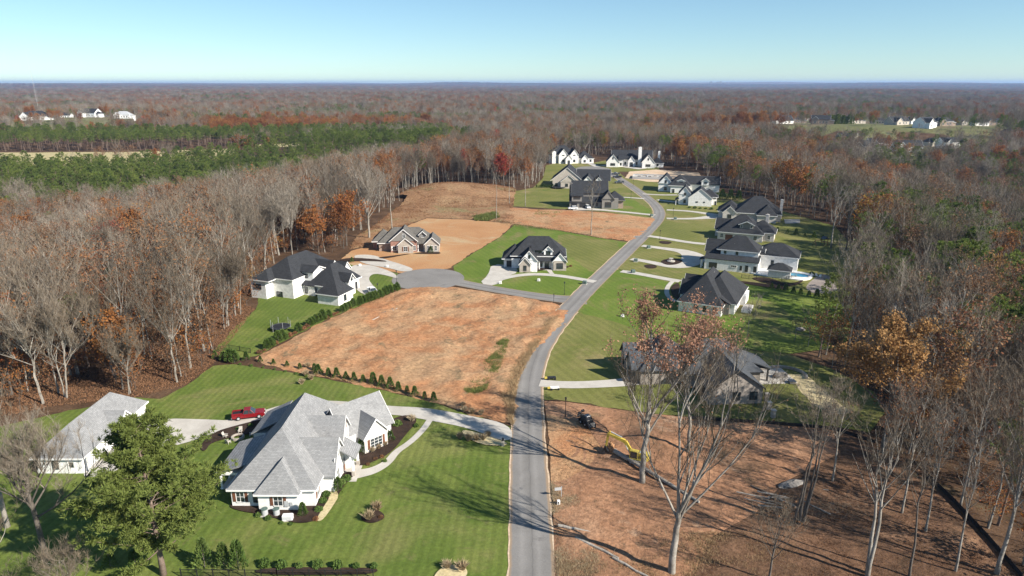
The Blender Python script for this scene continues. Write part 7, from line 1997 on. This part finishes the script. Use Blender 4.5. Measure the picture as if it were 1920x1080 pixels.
FARH = [((1468, 232), 30, 'white_brick', 12, 'white distant house at the left end of the far right neighbourhood'), ((1494, 222), 20, 'tan_brick', -10, 'brown distant house with dark roof left of the far evergreens'), ((1535, 220), 24, 'tan_brick', -20, 'brown two-gabled distant house in the far back row'),
        ((1560, 229), 22, 'cream_brick', -30, 'cream distant house beside the far evergreen row'), ((1602, 226), 26, 'cream_brick', 8, 'pale stone distant house behind the far evergreen row'), ((1537, 240), 20, 'tan_brick', -25, 'brown distant house in the second row of the far neighbourhood'),
        ((1585, 250), 20, 'cream_brick', -55, 'cream distant house with bright end wall in front of the far evergreens'), ((1626, 268), 24, 'cream_brick', -20, 'cream distant house lowest in the far neighbourhood'), ((1650, 263), 18, 'white_brick', -10, 'white-trimmed distant house beside the lowest one'),
        ((1688, 242), 24, 'cream_brick', 20, 'distant house with broad dark roof in the middle of the far lawn'), ((1714, 233), 22, 'white_brick', 20, 'white distant house with steep roof and dormers in the far neighbourhood'), ((1742, 249), 24, 'white_brick', 35, 'white distant house right of the far lawn centre'),
        ((1705, 266), 24, 'white_brick', -8, 'white low distant house at the front of the far neighbourhood'), ((1770, 244), 20, 'tan_brick', 10, 'brown distant house in the trees right of the far lawn'), ((1785, 262), 18, 'white_brick', 15, 'distant house by itself at the right front of the far neighbourhood'), ((1865, 225), 26, 'tan_brick', 0, 'distant dark-roofed house at the right end of the far lawn'),
        ((65, 232), 30, 'white_siding', 6, 'long white farmhouse far away on the left'), ((165, 226), 26, 'white_siding', -15, 'white distant house with steep gables on the far left'), ((120, 222), 18, 'white_siding', 5, 'small white distant house between the two far left farmhouses'), ((230, 228), 20, 'white_siding', 0, 'low white distant barn on the far left')]
patch('far_lawn', SUBDIV[0], M['far_grass'], z=3.2, jit=6, step=25, seed=31, grid=30, follow=True)
for f_ in FARM: patch('far_lawn', f_, M['far_grass'], z=3.2, jit=6, step=25, seed=32, grid=30, follow=True)
for i, (pp, w, wall, yaw, lb) in enumerate(FARH):
    far_house(lb, G(*pp, 11), yaw, w, w * .5, 4.5 + (i % 3), wall, 'metal' if 'barn' in lb else 'shingle_dark', 1 + i % 3)
for i, (px, py) in enumerate([(1327, 215), (1338, 217), (1485, 216), (1515, 216), (1575, 218), (1645, 234), (1662, 226), (1735, 226), (1805, 236), (1840, 240), (1605, 262), (1760, 258)]):
    far_house('small distant house among the trees of the far right neighbourhood', G(px, py, 11), (i * 37) % 60 - 30, 15 + i % 4 * 2, 9, 4.2, ('white_brick', 'tan_brick', 'cream_brick')[i % 3], 'shingle_dark', i % 3, 'small houses of the far right neighbourhood')
far_con = [(1552 + i * 5.5, 238 + (i % 2) * 1.2) for i in range(9)]
big_con = [shrub_proto(*shrub_conifer(s, 12, 3.2, 500, 1.5), ['needle']) for s in (21, 22)]
for px, py in far_con: plant('cypress_tree', big_con, G(px, py, 11), srng.uniform(.9, 1.15), 'dark evergreen in the row between the far neighbourhood houses', 'tree', 'evergreens between the far houses')
# antenna mast and the faint skyline
ax, ay = G(64, 160); k_ = 1300 / math.hypot(ax, ay); ax, ay = ax * k_, ay * k_
o = empty('radio_mast', (ax, ay, H_far(ax, ay)), 0, 'thin radio mast rising above the horizon at the far left', 'mast')
m = MB(); m.tube([(0, 0, -2), (-2, 0, 108)], [.2, .14], 4); m.build('mast', M['metal'], o)
for i in range(3):
    a = 2.1 * i; m = MB(); m.tube([(50 * math.cos(a), 50 * math.sin(a), -2), (-1.5, 0, 84)], .03, 3); m.build('guy_wire', M['metal'], o)
for i, (px, w, hh, lb) in enumerate(((1318, 60, 76, 'leftmost tower block on the horizon skyline'), (1324, 45, 58, 'short tower block second on the horizon skyline'), (1330, 70, 70, 'tower block in the middle of the horizon skyline'), (1335, 50, 82, 'tallest tower block on the horizon skyline'), (1342, 60, 60, 'rightmost tower block on the horizon skyline'))):
    x = (px - 960) / 1336.0 * 15000
    o = empty('tower_block', (x, 15000 * .96, H_far(x, 15000 * .96) - 8), 0, lb, 'building')
    m = MB(); m.box(-w / 2, w / 2, -20, 20, -10, hh * .8); m.box(-w / 3, w / 3, -14, 14, hh * .8, hh); m.build('shaft', M['grey_wood'], o)
# ------------------------------------------------------------------ haze
HZ = 122.0
hb = MB()
hb.box(-25500, 25500, -25500, 25500, -60, HZ)
hz = hb.build('haze', [])
tag(hz, kind='stuff')
hz['label'] = 'thin blue autumn haze over the whole landscape'
hz['category'] = 'haze'
mh = bpy.data.materials.new('haze')
mh.use_nodes = True
nt = mh.node_tree
for n in list(nt.nodes):
    if n.type != 'OUTPUT_MATERIAL': nt.nodes.remove(n)
pv = nt.nodes.new('ShaderNodeVolumePrincipled')
pv.inputs['Color'].default_value = (0.40, 0.60, 1.0, 1)
pv.inputs['Density'].default_value = 0.000055
pv.inputs['Anisotropy'].default_value = 0.1
nt.links.new(pv.outputs[0], nt.nodes['Material Output'].inputs['Volume'])
hz.data.materials.append(mh)
